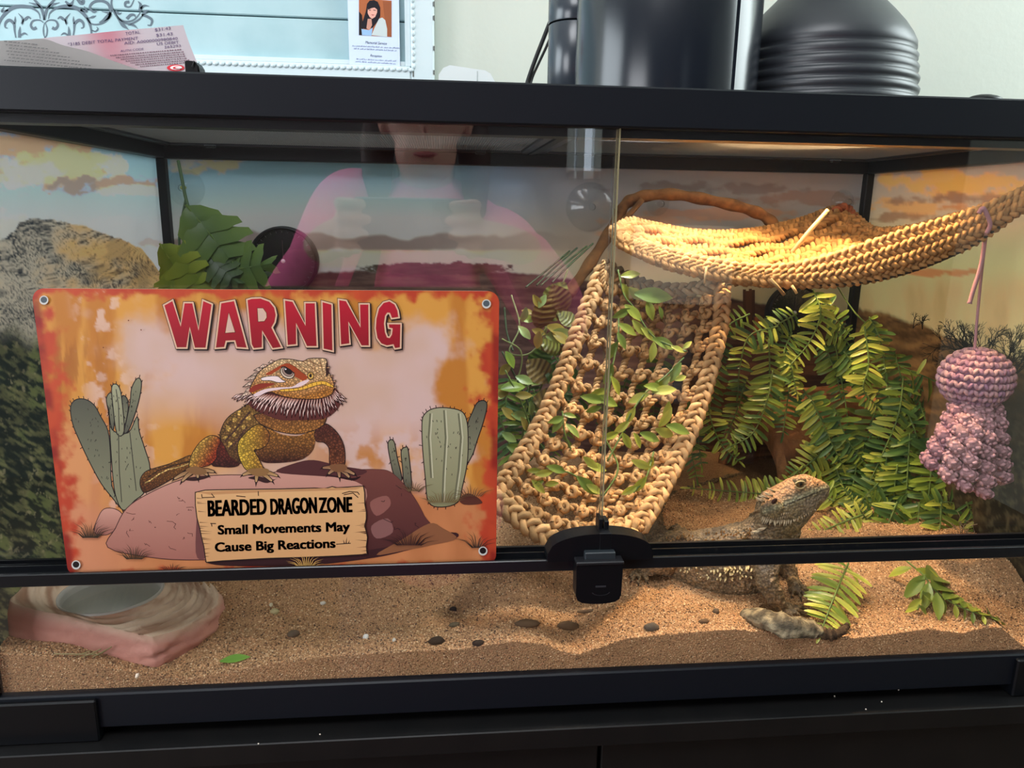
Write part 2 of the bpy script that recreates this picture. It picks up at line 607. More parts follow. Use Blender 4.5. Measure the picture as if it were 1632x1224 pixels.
def paint_left(P, Q):
    c = mix(lin((146, 182, 228)), lin((206, 220, 232)), sstep(210, 420, Q)[..., None])
    c = mix(c, lin((196, 168, 138)), cloudmask(P, Q, 30, 225, 150, 62, 1))
    c = mix(c, lin((246, 226, 160)), cloudmask(P, Q, 110, 262, 75, 26, 2, 1.0))
    c = mix(c, lin((240, 222, 190)), cloudmask(P, Q, 20, 275, 70, 20, 3))
    c = mix(c, lin((226, 212, 184)), cloudmask(P, Q, 186, 268, 14, 30, 4, 1.5, .05))
    c = mix(c, lin((168, 152, 142)), cloudmask(P, Q, 120, 294, 40, 13, 5))
    c = mix(c, lin((186, 160, 140)), cloudmask(P, Q, 215, 294, 46, 12, 6))
    c = mix(c, lin((246, 238, 190)), cloudmask(P, Q, 220, 304, 50, 8, 7))
    c = mix(c, lin((236, 240, 190)), cloudmask(P, Q, 8, 362, 30, 22, 8))
    c = mix(c, lin((236, 244, 200)), cloudmask(P, Q, 180, 366, 34, 18, 9, .8, .05))
    c = mix(c, lin((190, 178, 172)), cloudmask(P, Q, 250, 388, 40, 8, 10))
    c = mix(c, lin((246, 240, 206)), cloudmask(P, Q, 262, 402, 40, 12, 11))
    c = np.minimum(c * 1.6, .90)
    ox = [-400, -60, 0, 24, 30, 48, 75, 110, 150, 175, 200, 228, 245, 256, 300, 400]
    oy = [350, 372, 384, 368, 354, 347, 348, 356, 365, 374, 384, 400, 418, 436, 490, 560]
    edge = np.interp(P, ox, oy) + (fbm(P * .12, P * 0, 40, 3) - .5) * 7
    c = mix(c, rocky(P, Q), sstep(-1.2, 1.2, Q - edge)[..., None])
    vl = 540 + (fbm(P * .02, P * 0 + 3, 44, 3) - .5) * 70
    return mix(c, veg(P, Q), sstep(-25, 25, Q - vl)[..., None])


def ground(P, Q, yh, ca, cb, s):
    n = fbm(P * .02, Q * .16, s, 5)
    n2 = fbm(P * .2, Q * .3, s + 5, 3)
    return mix(lin(ca), lin(cb), (sstep(.32, .7, n) * .7 + .3 * n2)[..., None])


def paint_back(P, Q):
    wr = sstep(640, 1010, P)[..., None]
    c = mix(lin((146, 186, 226)), lin((224, 226, 220)), sstep(255, 400, Q)[..., None])
    cr = mix(lin((160, 156, 158)), lin((216, 190, 150)), sstep(300, 480, Q)[..., None])
    c = mix(c, cr, wr)
    c = mix(c, lin((228, 200, 160)), cloudmask(P, Q, 335, 264, 60, 13, 12) * .9)
    c = mix(c, lin((214, 206, 196)), cloudmask(P, Q, 290, 262, 20, 12, 13) * .7)
    band = sstep(372, 380, Q + (fbm(P * .02, P * 0, 14, 3) - .5) * 26) * sstep(404, 396, Q + (fbm(P * .03, P * 0, 15, 3) - .5) * 16)
    c = mix(c, lin((150, 130, 124)), band[..., None] * (1 - wr) * .9)
    low = sstep(396, 402, Q) * sstep(440, 420, Q)
    c = mix(c, lin((232, 220, 186)), low[..., None] * (1 - wr) * .85)
    for cx, cy, rx, ry, s, col in ((1150, 340, 120, 9, 20, (190, 146, 118)), (1040, 352, 90, 8, 21, (200, 156, 126)), (1290, 318, 100, 10, 22, (150, 122, 108)),
                                   (1180, 372, 170, 8, 23, (206, 160, 122)), (1330, 350, 70, 8, 24, (176, 132, 108)), (1120, 300, 130, 10, 25, (130, 116, 112))):
        c = mix(c, lin(col), cloudmask(P, Q, cx, cy, rx, ry, s, 1.6, .02) * .75)
    c = np.minimum(c * 1.45, .88)
    mesa = cloudmask(P, Q, 700, 428, 116, 10, 30, .5, .06, .2)
    gl = np.interp(P, [250, 420, 500, 640, 760, 900, 1000, 1130, 1250, 1380, 1500], [446, 440, 434, 430, 428, 442, 456, 474, 486, 500, 506])
    g = mix(ground(P, Q, 430, (92, 64, 62), (150, 116, 104), 31), ground(P, Q, 480, (74, 46, 34), (132, 88, 62), 33), sstep(900, 1150, P)[..., None])
    c = mix(c, g, sstep(-2, 3, Q - gl - (fbm(P * .06, P * 0, 34, 3) - .5) * 8)[..., None])
    return mix(c, mix(lin((66, 58, 50)), lin((118, 104, 84)), fbm(P * .05, Q * .3, 35, 3)[..., None]), mesa)


def paint_right(P, Q):
    c = mix(lin((178, 164, 152)), lin((236, 206, 150)), sstep(270, 430, Q)[..., None])
    c = mix(c, lin((186, 158, 104)), (fbm(P * .05, Q * .012, 90, 3) * sstep(420, 470, Q))[..., None] * .8)
    for cx, cy, rx, ry, s, col in ((1470, 292, 70, 20, 91, (238, 176, 96)), (1440, 330, 60, 12, 92, (226, 168, 104)), (1580, 300, 70, 18, 93, (240, 172, 92)), (1530, 318, 60, 9, 94, (150, 112, 88)),
                                   (1450, 318, 50, 7, 95, (150, 116, 92)), (1590, 335, 70, 9, 96, (196, 132, 80)), (1460, 346, 70, 7, 97, (160, 118, 86)), (1500, 434, 60, 5, 98, (222, 138, 84))):
        c = mix(c, lin(col), cloudmask(P, Q, cx, cy, rx, ry, s, 1.5, .025) * .85)
    c = np.minimum(c * 1.3, .88)
    gl = np.interp(P, [1380, 1420, 1480, 1540, 1650, 1800], [492, 504, 520, 545, 580, 620])
    g = ground(P, Q, 500, (84, 56, 30), (178, 128, 74), 99)
    g = mix(g, lin((50, 46, 34)), (sstep(1480, 1620, P + (fbm(P * .03, Q * .03, 101, 3) - .5) * 160) * sstep(520, 640, Q))[..., None] * .85)
    g = mix(g, mix(lin((30, 30, 26)), lin((110, 100, 74)), sstep(.45, .75, fbm(P * .16, Q * .16, 102, 3))[..., None]), sstep(600, 760, Q)[..., None] * .7)
    return mix(c, g, sstep(-3, 4, Q - gl - (fbm(P * .06, P * 0, 103, 3) - .5) * 14)[..., None])


M_POSTER = mat('printed_poster', rough=.55, spec=.3, vcol=True, transl=.45)


def poster(name, fn, pts, label, thick):
    P, Q = project(pts)
    mb = MB().grid(pts, np.minimum(fn(P, Q), .88))
    b = pts + np.asarray(thick)
    # closed back so that the sheet has a thickness
    mb.grid(np.array([[b[0, 0], b[0, -1]], [b[-1, 0], b[-1, -1]]]), (.8, .8, .8), flip=True)
    return solo(name, mb, M_POSTER, label, 'poster', 'desert backdrop posters')


zz = np.linspace(.012, .440, 330)
yy = np.linspace(.016, .448, 300)
bk = np.linspace(.0100, W - .0100, 560)
g1, g2 = np.meshgrid(yy, zz[::-1])
post_l = poster('backdrop_poster', paint_left, np.stack([g1 * 0 + .0085, g1, g2], -1), 'printed backdrop on left side wall, pale rock under blue sky', (-.002, 0, 0))
g1, g2 = np.meshgrid(bk, np.linspace(.02, .440, 270)[::-1])
post_b = poster('backdrop_poster', paint_back, np.stack([g1, g1 * 0 + .447, g2], -1), 'long printed backdrop on back wall, flat desert under fading sky', (0, .002, 0))
g1, g2 = np.meshgrid(yy[::-1][::2], zz[::-1][::2])
post_r = poster('backdrop_poster', paint_right, np.stack([g1 * 0 + W - .0085, g1, g2], -1), 'printed backdrop on right side wall, orange sunset and bare shrub', (.002, 0, 0))

# printed bare shrub and old posts on the posters (flat ink, a hair proud of the paper)
def branch(mb, P, ang, ln, w, depth, rs, Xw):
    if depth == 0 or ln < 3:
        return
    q = P + ln * np.array([math.cos(ang), -math.sin(ang)])
    d = q - P
    nrm = np.array([-d[1], d[0]]) / (np.linalg.norm(d) + 1e-9) * w / 2
    cs = [P - nrm, P + nrm, q + nrm * .7, q - nrm * .7]
    out = []
    for c in cs:
        rr = ray(*c)
        out.append(CAM + rr * ((Xw - CAM[0]) / rr[0]))
    mb.poly(out, lin((40, 30, 18)))
    for k in range(rs.choice([2, 2, 3])):
        branch(mb, q, ang + rs.uniform(-.75, .75), ln * rs.uniform(.6, .92), w * .75, depth - 1, rs, Xw)


rs = random.Random(5)
shr = MB()
for bx, by, n_, ln in ((1560, 585, 6, 22), (1590, 600, 6, 22), (1615, 600, 5, 22), (1535, 570, 4, 18), (1470, 525, 3, 9), (1455, 523, 2, 8)):
    for k in range(n_):
        branch(shr, np.array([bx, by], float), rs.uniform(.5, 2.7), ln * rs.uniform(.7, 1.1), 2.6 if ln > 12 else 1.4, 6 if ln > 12 else 4, rs, W - .0088)
M_INK = mat('printed_ink', rough=.6, spec=.2, vcol=True)
part('printed_shrub', shr, M_INK, post_r)
pst = MB()
for x0, x1, y0, y1, c in ((1184, 1203, 462, 520, (104, 62, 32)), (1176, 1190, 502, 530, (96, 56, 30)), (1200, 1210, 506, 534, (190, 110, 60)), (1228, 1236, 490, 520, (100, 60, 34))):
    for k in range(4):
        t0, t1 = k / 4, (k + 1) / 4
        xa, xb = x0 + (x1 - x0) * t0, x0 + (x1 - x0) * t1
        yt = y0 + rs.uniform(-2, 2)
        pst.poly([at(xa, y1, .4462), at(xb, y1, .4462), at(xb, yt, .4462), at(xa, yt, .4462)], lin(c) * (.75 + .3 * (k in (1, 2))))
part('printed_post', pst, M_INK, post_b)

# ================================================================== SAND
M_SAND = mat('sand_bed', rough=.95, spec=.15, vcol=True, noise=(900, (.30, .22, .16), .45, .75), bump=(700, .9, .002))
M_GRAIN = mat('sand_grain', rough=.75, spec=.3, vcol=True)
FX = [0, .014, .05, .10, .148, .20, .244, .30, .36, .40, .427, .44, .455, .493, .52, .55, .582, .62, .66, .69, .72, .753, .785, .805, .82, .844, .914]
FZ = [.046, .044, .040, .026, .0165, .025, .030, .0325, .033, .038, .034, .027, .024, .0365, .0385, .0400, .0410, .036, .029, .0285, .031, .0345, .029, .034, .033, .014, .013]


def sand_z(x, y):
    x = np.asarray(x, float)
    y = np.asarray(y, float)
    f = np.interp(x, FX, FZ)
    back = .048 + .012 * (fbm(x * 9, y * 9, 110, 3) - .5)
    t = sstep(.0, .14, y - .006)
    z = f * (1 - t) + back * t
    rip = (fbm(x * 16 + 3 * y, y * 24, 111, 3) - .5) * .020 * sstep(.0, .05, y - .006)
    # hollow in front of the lizard and furrows at the left of the middle
    rip = rip - .010 * np.exp(-((x - .30) / .09) ** 2 - ((y - .07) / .03) ** 2)
    z = z + rip
    # hollow under the water dish and under the belly of the lizard
    dd = np.hypot((x - .072) / .062, (y - .070) / .040)
    z = z + (np.minimum(z, .014) - z) * sstep(1.05, .8, dd)
    bl = np.hypot((x - .585) / .060, (y - .095) / .045)
    return z - np.maximum(0, z - .0375) * sstep(1.3, .6, bl)


xs = np.linspace(.0055, W - .0055, 380)
ys = np.concatenate([np.linspace(.0074, .12, 70), np.linspace(.125, .443, 60)])
gx_, gy_ = np.meshgrid(xs, ys)
gz_ = sand_z(gx_, gy_)


def sand_col(x, y):
    n = fbm(x * 40, y * 40, 112, 3)[..., None]
    return mix(lin((174, 138, 100)), lin((196, 156, 114)), n)


sb = MB().grid(np.stack([gx_, gy_, gz_], -1), sand_col(gx_, gy_))
fz = np.linspace(0, 1, 8)
front = np.stack([np.tile(xs, (8, 1)), np.full((8, len(xs)), .0074), ZC + .0165 + (gz_[0][None, :] - ZC - .0165) * fz[:, None]], -1)
sb.grid(front, sand_col(front[..., 0], front[..., 2]))
lft = np.stack([np.full((2, len(ys)), xs[0]), np.tile(ys, (2, 1)), np.stack([np.full(len(ys), ZC + .0165), gz_[:, 0]])], -1)
sb.grid(lft, lin((180, 140, 98)), flip=True)
sand = solo('sand', sb, M_SAND, 'bed of coarse tan sand across the terrarium floor', 'sand', kind='stuff', smooth=True, loc=(W / 2, D / 2, ZC + .0165))


def octas(P, r, col):
    """many little grains, 8 triangles each"""
    n = len(P)
    o = np.array([(1, 0, 0), (-1, 0, 0), (0, 1, 0), (0, -1, 0), (0, 0, 1), (0, 0, -1)], float)
    q = rng.normal(size=(n, 4))
    q /= np.linalg.norm(q, axis=1)[:, None]
    w, x, y, z = q.T
    R = np.stack([np.stack([1 - 2 * (y * y + z * z), 2 * (x * y - z * w), 2 * (x * z + y * w)], -1),
                  np.stack([2 * (x * y + z * w), 1 - 2 * (x * x + z * z), 2 * (y * z - x * w)], -1),
                  np.stack([2 * (x * z - y * w), 2 * (y * z + x * w), 1 - 2 * (x * x + y * y)], -1)], 1)
    s = r[:, None] * rng.uniform(.7, 1.3, (n, 3))
    v = np.einsum('nij,nkj->nki', R, o[None] * s[:, None, :]) + P[:, None, :]
    f0 = np.array([(0, 2, 4), (2, 1, 4), (1, 3, 4), (3, 0, 4), (2, 0, 5), (1, 2, 5), (3, 1, 5), (0, 3, 5)])
    f = (f0[None] + 6 * np.arange(n)[:, None, None]).reshape(-1, 3)
    return v.reshape(-1, 3), f, np.repeat(col, 6, axis=0)


def grain_part(name, P, r, col, parent):
    v, f, c = octas(P, r, col)
    me = bpy.data.meshes.new(name)
    v = v - base_of(parent)
    me.vertices.add(len(v))
    me.vertices.foreach_set('co', v.astype(np.float32).ravel())
    me.loops.add(len(f) * 3)
    me.loops.foreach_set('vertex_index', f.astype(np.int32).ravel())
    me.polygons.add(len(f))
    me.polygons.foreach_set('loop_start', np.arange(0, len(f) * 3, 3, dtype=np.int32))
    a = me.color_attributes.new('Col', 'FLOAT_COLOR', 'POINT')
    a.data.foreach_set('color', np.concatenate([c, np.ones((len(c), 1))], 1).astype(np.float32).ravel())
    me.materials.append(M_GRAIN)
    me.update(calc_edges=True)
    o = bpy.data.objects.new(name, me)
    COL.objects.link(o)
    o.parent = parent
    o['kind'] = 'stuff'
    return o


def grain_cols(n):
    pal = lin(np.array([(188, 148, 106), (206, 164, 120), (158, 118, 82), (230, 200, 158), (122, 88, 62), (202, 150, 106), (80, 60, 46)]))
    k = rng.choice(len(pal), n, p=[.22, .20, .18, .10, .14, .10, .06])
    return pal[k] * rng.uniform(.85, 1.1, (n, 1))


NG = 90000
gxr = rng.uniform(.008, W - .008, NG)
gyr = .008 + (.30 - .008) * rng.uniform(0, 1, NG) ** 1.6
keep = np.ones(NG, bool)
P = np.stack([gxr, gyr, sand_z(gxr, gyr)], -1)
pxs, pys = project(P)
P = P[(pxs > -30) & (pxs < 1662)]
grain_part('sand_grains', P, rng.uniform(.0006, .00105, len(P)), grain_cols(len(P)), sand)
NF = 14000
fx = rng.uniform(.012, W - .012, NF)
fzz = np.interp(fx, xs, gz_[0])
P = np.stack([fx, np.full(NF, .0077), .0115 + (fzz - .0115) * rng.uniform(0, 1, NF)], -1)
grain_part('sand_grains', P, rng.uniform(.0005, .0009, NF), grain_cols(NF), sand)


def onsand(px, py, lift=.003):
    p = atz(px, py, .04)
    for _ in range(8):
        p = atz(px, py, float(sand_z(p[0], p[1])) + lift)
    return p

# ================================================================== THINGS ON TOP OF THE TANK AND BEHIND IT
M_LAMP = mat('lamp_black', rgb(22, 27, 35), .21, .5, bump=(25, .02, .002))
M_DOME = mat('dome_black', rgb(40, 44, 50), .42, .6)
M_LAMPIN = mat('lamp_reflector', rgb(215, 215, 210), .3, .5, metal=.6)
M_BULB, _nt, _b = new_mat('warm_bulb_glass')
_b.inputs['Base Color'].default_value = (.9, .6, .35, 1)
_b.inputs['Emission Color'].default_value = (1, .62, .28, 1)
_b.inputs['Emission Strength'].default_value = 6
M_BULB2, _nt, _b = new_mat('white_bulb_glass')
_b.inputs['Base Color'].default_value = (.9, .9, .9, 1)
_b.inputs['Emission Color'].default_value = (.92, .97, 1, 1)
_b.inputs['Emission Strength'].default_value = 5
# dome lamp
dx, dy, dz = WARM_AT[0], WARM_AT[1], ZT1
dome = thing('dome_lamp', (dx, dy, dz), 'black ribbed dome heat lamp standing on the mesh top', 'lamp')
prof = [(.0885, 0), (.0885, .004)]
for k in range(6):
    z = .008 + k * .0098
    r = .0882 - .0011 * k - (.0006 * max(0, k - 3))
    prof += [(r + .0010, z), (r + .0014, z + .0022), (r - .0004, z + .0046), (r - .0020, z + .0062), (r - .0006, z + .0084)]
prof += [(.0805, .0705), (.0765, .078), (.0700, .087), (.0610, .097), (.0510, .107), (.0440, .114), (.0410, .121), (.0395, .155), (.0385, .185), (.0, .187)]
part('shade', MB().lathe([(r, dz + z) for r, z in prof], (dx, dy, 0), 64), M_DOME, dome, smooth=True)
inn = [(max(r - .003, 0), dz + z - (.003 if z > .07 else 0)) for r, z in prof if z < .18] + [(.0, dz + .182)]
part('reflector', MB().lathe(inn[::-1], (dx, dy, 0), 48), M_LAMPIN, dome, smooth=True)
part('bulb', MB().lathe([(.0, dz + .163), (.012, dz + .164), (.020, dz + .167), (.022, dz + .171), (.018, dz + .176), (.013, dz + .180), (0, dz + .182)], (dx, dy, 0), 24), M_BULB, dome, smooth=True)
# tall cylinder lamp
cxl, cyl_ = at(1062, 75, .165)[0], .165
cl = thing('cylinder_lamp', (cxl, cyl_, ZT1), 'tall black cylinder lamp housing standing left of the ribbed dome', 'lamp')
rr = .0790
part('housing', MB().lathe([(rr, ZT1 + .001), (rr, ZT1 + .17), (rr - .004, ZT1 + .176), (.02, ZT1 + .18), (0, ZT1 + .18)], (cxl, cyl_, 0), 72)
     .lathe([(0, ZT1 + .174), (rr - .006, ZT1 + .17), (rr - .003, ZT1 + .001), (rr, ZT1 + .001)], (cxl, cyl_, 0), 72), M_LAMP, cl, smooth=True)
sa = math.radians(-63)
sx_, sy_ = cxl + (rr + .0002) * math.cos(sa), cyl_ + (rr + .0002) * math.sin(sa)
part('seam', MB().box(sx_ - .0012, sx_ + .0012, sy_ - .0006, sy_ + .002, ZT1 + .001, ZT1 + .17), M_LAMP, cl)
part('rim', MB().lathe([(rr + .001, ZT1), (rr + .0018, ZT1 + .001), (rr + .001, ZT1 + .002), (rr, ZT1 + .002)], (cxl, cyl_, 0), 72), M_LAMP, cl, smooth=True)
part('bulb', MB().lathe([(.0, ZT1 + .115), (.02, ZT1 + .118), (.028, ZT1 + .13), (.02, ZT1 + .145), (.014, ZT1 + .155), (0, ZT1 + .17)], (cxl, cyl_, 0), 24), M_BULB2, cl, smooth=True)
cx2, cy2 = at(922, 70, .245)[0], .262
can = thing('canister', (cx2, cy2, ZT1), 'narrow black canister standing behind the left of the tall lamp', 'canister')
r2 = .0270
zl = at(915, 30, .235)[2]
part('body', MB().lathe([(0, ZT1), (r2, ZT1), (r2, zl - .001), (r2 - .001, zl), (0, zl)], (cx2, cy2, 0), 40), mat('can_black', rgb(44, 50, 58), .25, .55), can, smooth=True)
part('lid', MB().lathe([(r2 + .0002, zl + .0008), (r2 + .0006, zl + .002), (r2 + .0006, zl + .030), (0, zl + .034)], (cx2, cy2, 0), 40), MATS['can_black'], can, smooth=True)
# cords
M_CORD = mat('cord_black', rgb(16, 17, 18), .4, .4)
for k, (pts, lab) in enumerate((
        ([(930, -60), (905, -20), (884, 18), (866, 62), (852, 98), (841, 130), (834, 160)], 'thicker black power cord running down behind the top rail'),
        ([(938, -60), (912, -18), (890, 28), (872, 72), (857, 104), (847, 128), (842, 160)], 'thin black cord beside the thicker power cord'))):
    P = [at(x, y, .30) for x, y in pts]
    P[-1][2] = max(P[-1][2], ZT1 + .003)
    P.append(P[-1] + np.array([.0, .05, -.004]))
    P[-1][2] = ZT1 + .0016
    solo('power_cord', MB().tube(spline(P, 40), .0022 - .0008 * k, 8), M_CORD, lab, 'cord', 'cords at the tall lamp', smooth=True)
cp = at(832, 130, .30)
solo('cord_grommet', MB().lathe([(0, ZT1 + .012), (.009, ZT1 + .011), (.013, ZT1 + .006), (.014, ZT1)], (cp[0], .318, 0), 24), mat('grommet_grey', rgb(70, 74, 72), .5), 'small grey disc on the tank top where the cords end', 'disc', smooth=True)
# small black knob at right
k0 = at(1570, 153, .02)
kn = thing('clip_knob', (k0[0], .02, ZT1), 'small rounded black clip on the top rail right of the dome lamp', 'clip')
kb = MB().ellipsoid((k0[0], .020, ZT1 + .001), (.0135, .009, .0044), 20, 8)
part('cap', kb, M_BLK, kn, smooth=True)
part('foot', MB().box(k0[0] - .007, k0[0] + .0125, .012, .026, ZT1, ZT1 + .0012), M_BLK, kn)
# white box behind the tank top
b0, b1 = at(699, 112, .34), at(790, 128, .34)
zt = at(740, 106, .34)[2]
bx = thing('white_box', ((b0[0] + b1[0]) / 2, .36, ZT1), 'small glossy white plastic box behind the top rail', 'box')
wb = MB()
pf = [(b0[0], ZT1), (b0[0], zt - .010), (b0[0] + .005, zt - .003), (b0[0] + .012, zt), (b1[0] - .012, zt - .004), (b1[0] - .006, zt - .007), (b1[0] + .003, zt - .022), (b1[0] + .004, ZT1)]
n = len(pf)
wb.add([(x, .335, z) for x, z in pf] + [(x, .39, z) for x, z in pf], [tuple(range(n)), tuple(range(2 * n - 1, n - 1, -1))] + [(i, i + n, (i + 1) % n + n, (i + 1) % n) for i in range(n)])
part('case', wb, mat('white_plastic', rgb(228, 236, 236), .3), bx)
part('lid_seam', MB().box(b1[0] - .0205, b1[0] - .020, .3346, .336, ZT1, zt - .005), mat('seam_grey', rgb(150, 160, 160), .5), bx)

# picture frame on the wall
YF = .515
M_FRAME = mat('frame_white', rgb(206, 220, 224), .45, .4, bump=(60, .1, .001))
M_BOARD = mat('whitewashed_board', rgb(172, 200, 205), .6, .3, noise=(14, rgb(156, 188, 194), .4, .7))
M_CHIP = mat('chipped_paint', rgb(92, 92, 88), .8)


def fp(px, py):
    return at(px, py, YF)


xo, xi = fp(692, 60)[0], fp(655, 60)[0]
zin, zout = fp(600, 106)[2], fp(600, 150)[2]
xl = fp(-260, 60)[0]
zhi = RZ1 - .95
pic = thing('picture_frame', ((xl + xo) / 2, YF, zout), 'white beaded picture frame with pale boards and a grey scroll stencil', 'picture frame')
part('moulding', MB().box(xi, xo, YF - .010, RY1 - .001, zout, zhi, bev=.002), M_FRAME, pic)
part('moulding', MB().box(xl, xi, YF - .010, RY1 - .001, zout, zin, bev=.002), M_FRAME, pic)
part('moulding', MB().box(xl, xi, YF - .010, RY1 - .001, zhi - .05, zhi, bev=.002), M_FRAME, pic)
part('moulding', MB().box(xl - .036, xl, YF - .010, RY1 - .001, zout, zhi, bev=.002), M_FRAME, pic)
part('inner_lip', MB().box(xi - .0075, xi, YF - .006, RY1 - .002, zin, zhi - .05, bev=.001), M_FRAME, pic)
part('inner_lip', MB().box(xl, xi - .0075, YF - .006, RY1 - .002, zin, zin + .006, bev=.001), M_FRAME, pic)
bead = MB()
for z in np.arange(zin, zhi - .06, .0078):
    bead.ellipsoid((xi + .003, YF - .0105, z), (.0028, .0020, .0036), 8, 5)
for x in np.arange(xi, xl, -.0078):
    bead.ellipsoid((x, YF - .0105, zin - .0045), (.0036, .0020, .0026), 8, 5)
part('beading', bead, M_FRAME, pic, smooth=True, kind='stuff')
g1a, g1b = fp(121, 10), fp(557, 33)
zg = (g1a[2] + g1b[2]) / 2
hb = zg - fp(440, 97)[2]
for k in range(4):
    z0 = zg - hb + k * hb
    part('board', MB().box(xl, xi, YF + .004, YF + .014, z0 + .0009, z0 + hb - .0009, bev=.0012), M_BOARD, pic)
part('backing', MB().box(xl, xi, YF + .0145, YF + .019, zin, zhi - .02), mat('board_gap', rgb(96, 116, 118), .8), pic)
for py in (10, 32, 80, 118):
    c = fp(692, py)
    part('paint_chip', MB().box(c[0] - .0008, c[0] + .0006, YF - .0106, YF - .004, c[2] - .002, c[2] + .003), M_CHIP, pic)
c = fp(659, 118)
part('paint_chip', MB().box(c[0] - .0009, c[0] + .0009, YF - .0106, YF - .009, c[2] - .005, c[2] + .003), M_CHIP, pic)
# scroll stencil: spirals and leaves printed on the boards
ink = MB()


def fribbon(pts, w0, w1, swell=0):
    c = spline([np.array(p, float) for p in pts], max(10, 6 * len(pts)))
    d = np.gradient(c, axis=0)
    d /= np.linalg.norm(d, axis=1)[:, None] + 1e-9
    nr = np.stack([-d[:, 1], d[:, 0]], -1)
    t = np.linspace(0, 1, len(c))
    w = (w0 + (w1 - w0) * t + swell * np.sin(t * math.pi) ** 2)[:, None] / 2
    a, b = c + nr * w, c - nr * w
    V = [at(x, y, YF + .0036) for x, y in a] + [at(x, y, YF + .0036) for x, y in b]
    k = len(c)
    ink.add(V, [(i, i + 1, k + i + 1, k + i) for i in range(k - 1)], lin((98, 112, 122)))


def spiral(cx, cy, r0, r1, a0, a1, w0, w1, mir=None):
    pts = []
    for k in range(18):
        t = k / 17
        a = a0 + (a1 - a0) * t
        r = r0 + (r1 - r0) * t
        pts.append((cx + r * math.cos(a), cy + r * math.sin(a)))
    fribbon(pts, w0, w1)


MX = 70.5


def both(fn):
    for s in (1, -1):
        fn(lambda x: MX + s * (x - MX))


def scrollset(m):
    fribbon([(m(77), 30), (m(80), 20), (m(92), 12), (m(108), 10), (m(124), 14), (m(138), 28), (m(144), 42), (m(146), 56)], 1.2, 3, 4)
    fribbon([(m(71), 32), (m(72), 24), (m(76), 12), (m(86), 0), (m(98), -12)], 3, 2, 2)
    fribbon([(m(74), 14), (m(82), 8), (m(95), 4)], 1, 1, 3)
    fribbon([(m(72), 36), (m(78), 32), (m(88), 33), (m(92), 40), (m(88), 46), (m(83), 44)], 1.2, 5)
    fribbon([(m(116), 60), (m(118), 48), (m(119), 38), (m(126), 32), (m(132), 36), (m(133), 43), (m(129), 45)], 2, 1.5, 3)
    fribbon([(m(106), 40), (m(104), 33), (m(100), 30), (m(96), 27), (m(92), 30)], 1, 2, 3)
    fribbon([(m(106), 38), (m(105), 30), (m(112), 21)], 4, .6, 1)
    fribbon([(m(118), 38), (m(117), 32), (m(117), 26)], 3, .6, 1)
    fribbon([(m(110), 60), (m(110), 50), (m(109), 42)], 5, .8, 1)
    fribbon([(m(108), 56), (m(102), 53), (m(97), 56)], 3, 1, 1)
    fribbon([(m(146), 48), (m(152), 50), (m(156), 46), (m(154), 43)], 2, 1, 1)
    fribbon([(m(128), 16), (m(138), 18), (m(134), 10)], 3, 1, 2)


both(scrollset)
fribbon([(71, 36), (69, 46), (70, 56), (73, 62)], 1.2, 1, 1)
fribbon([(72, 36), (75, 46), (74, 56), (70, 62)], 1.2, 1, 1)
fribbon([(138, 28), (146, 38), (160, 38), (172, 30), (176, 18), (172, 6), (160, 1), (148, 4), (143, 12), (149, 19), (154, 17)], 2, 3, 2)
fribbon([(158, 36), (168, 30), (175, 22), (162, 18)], 2, 1, 6)
fribbon([(140, 29), (148, 27), (153, 25)], 1, .6, 3)
fribbon([(178, -4), (178, 10), (186, 26), (198, 34), (212, 32), (222, 22), (228, 8)], 3, 1, 1)
fribbon([(180, 14), (192, 32), (206, 38), (220, 32), (228, 24), (236, 20)], 1, 1, 2)
fribbon([(186, 28), (196, 40), (206, 48)], 1, .5, 5)
fribbon([(204, 40), (212, 40), (220, 46)], 1, .5, 3)
fribbon([(226, 24), (234, 26), (242, 32), (240, 40), (235, 40)], 4, 1.6, 1)
fribbon([(226, 24), (232, 18), (238, 16)], 3, .6, 2)
fribbon([(222, 18), (224, 8), (220, 2)], 4, 1, 2)
fribbon([(224, 14), (230, 9), (238, 10)], 4, .6, 1)
fribbon([(214, -2), (208, 10), (200, 10), (200, 4), (206, 3)], 1.2, 5)
fribbon([(202, 30), (208, 24), (214, 24), (216, 28)], 5, 1, 1)
fribbon([(184, 18), (190, 22), (194, 20)], 4, .6, 1)
fribbon([(122, -4), (128, 4), (132, 4), (132, -3)], 5, 5, 1)
fribbon([(104, 2), (112, 8), (118, -2)], 3, 1, 4)
part('scroll_stencil', ink, M_INK, pic)
# card with portrait tucked in the frame
cardp = thing('memorial_card', fp(598, 104), 'white printed card with a small portrait tucked in the white frame', 'card')


def flat(mb, pts, y, col):
    mb.poly([at(px, py, y) for px, py in pts][::-1], lin(col))


c0, c1 = fp(558, 103), fp(638, 104)
ztop = fp(598, -60)[2]
part('card', MB().box(c0[0], c1[0], YF - .0078, YF - .0070, c0[2] - .001, ztop), mat('card_white', rgb(206, 220, 244), .5), cardp)
YC = YF - .0081
pm = MB()
flat(pm, [(572, -3), (624, 1), (624, 59), (572, 56)], YC, (172, 98, 60))
flat(pm, [(610, 2), (624, 3), (624, 59), (616, 58)], YC - .00005, (150, 84, 52))
flat(pm, [(572, 18), (577, 24), (580, 56), (572, 56)], YC - .00005, (34, 24, 26))
flat(pm, [(592, 56), (598, 42), (604, 30), (609, 28), (614, 32), (617, 46), (617, 59)], YC - .0001, (196, 206, 206))
flat(pm, [(576, 46), (588, 48), (594, 44), (592, 57), (577, 56)], YC - .0001, (150, 186, 222))
hair = [(585, 6), (589, 1), (596, 0), (602, 3), (606, 12), (606, 26), (602, 34), (594, 44), (589, 46), (580, 46), (576, 40), (580, 28), (583, 18)]
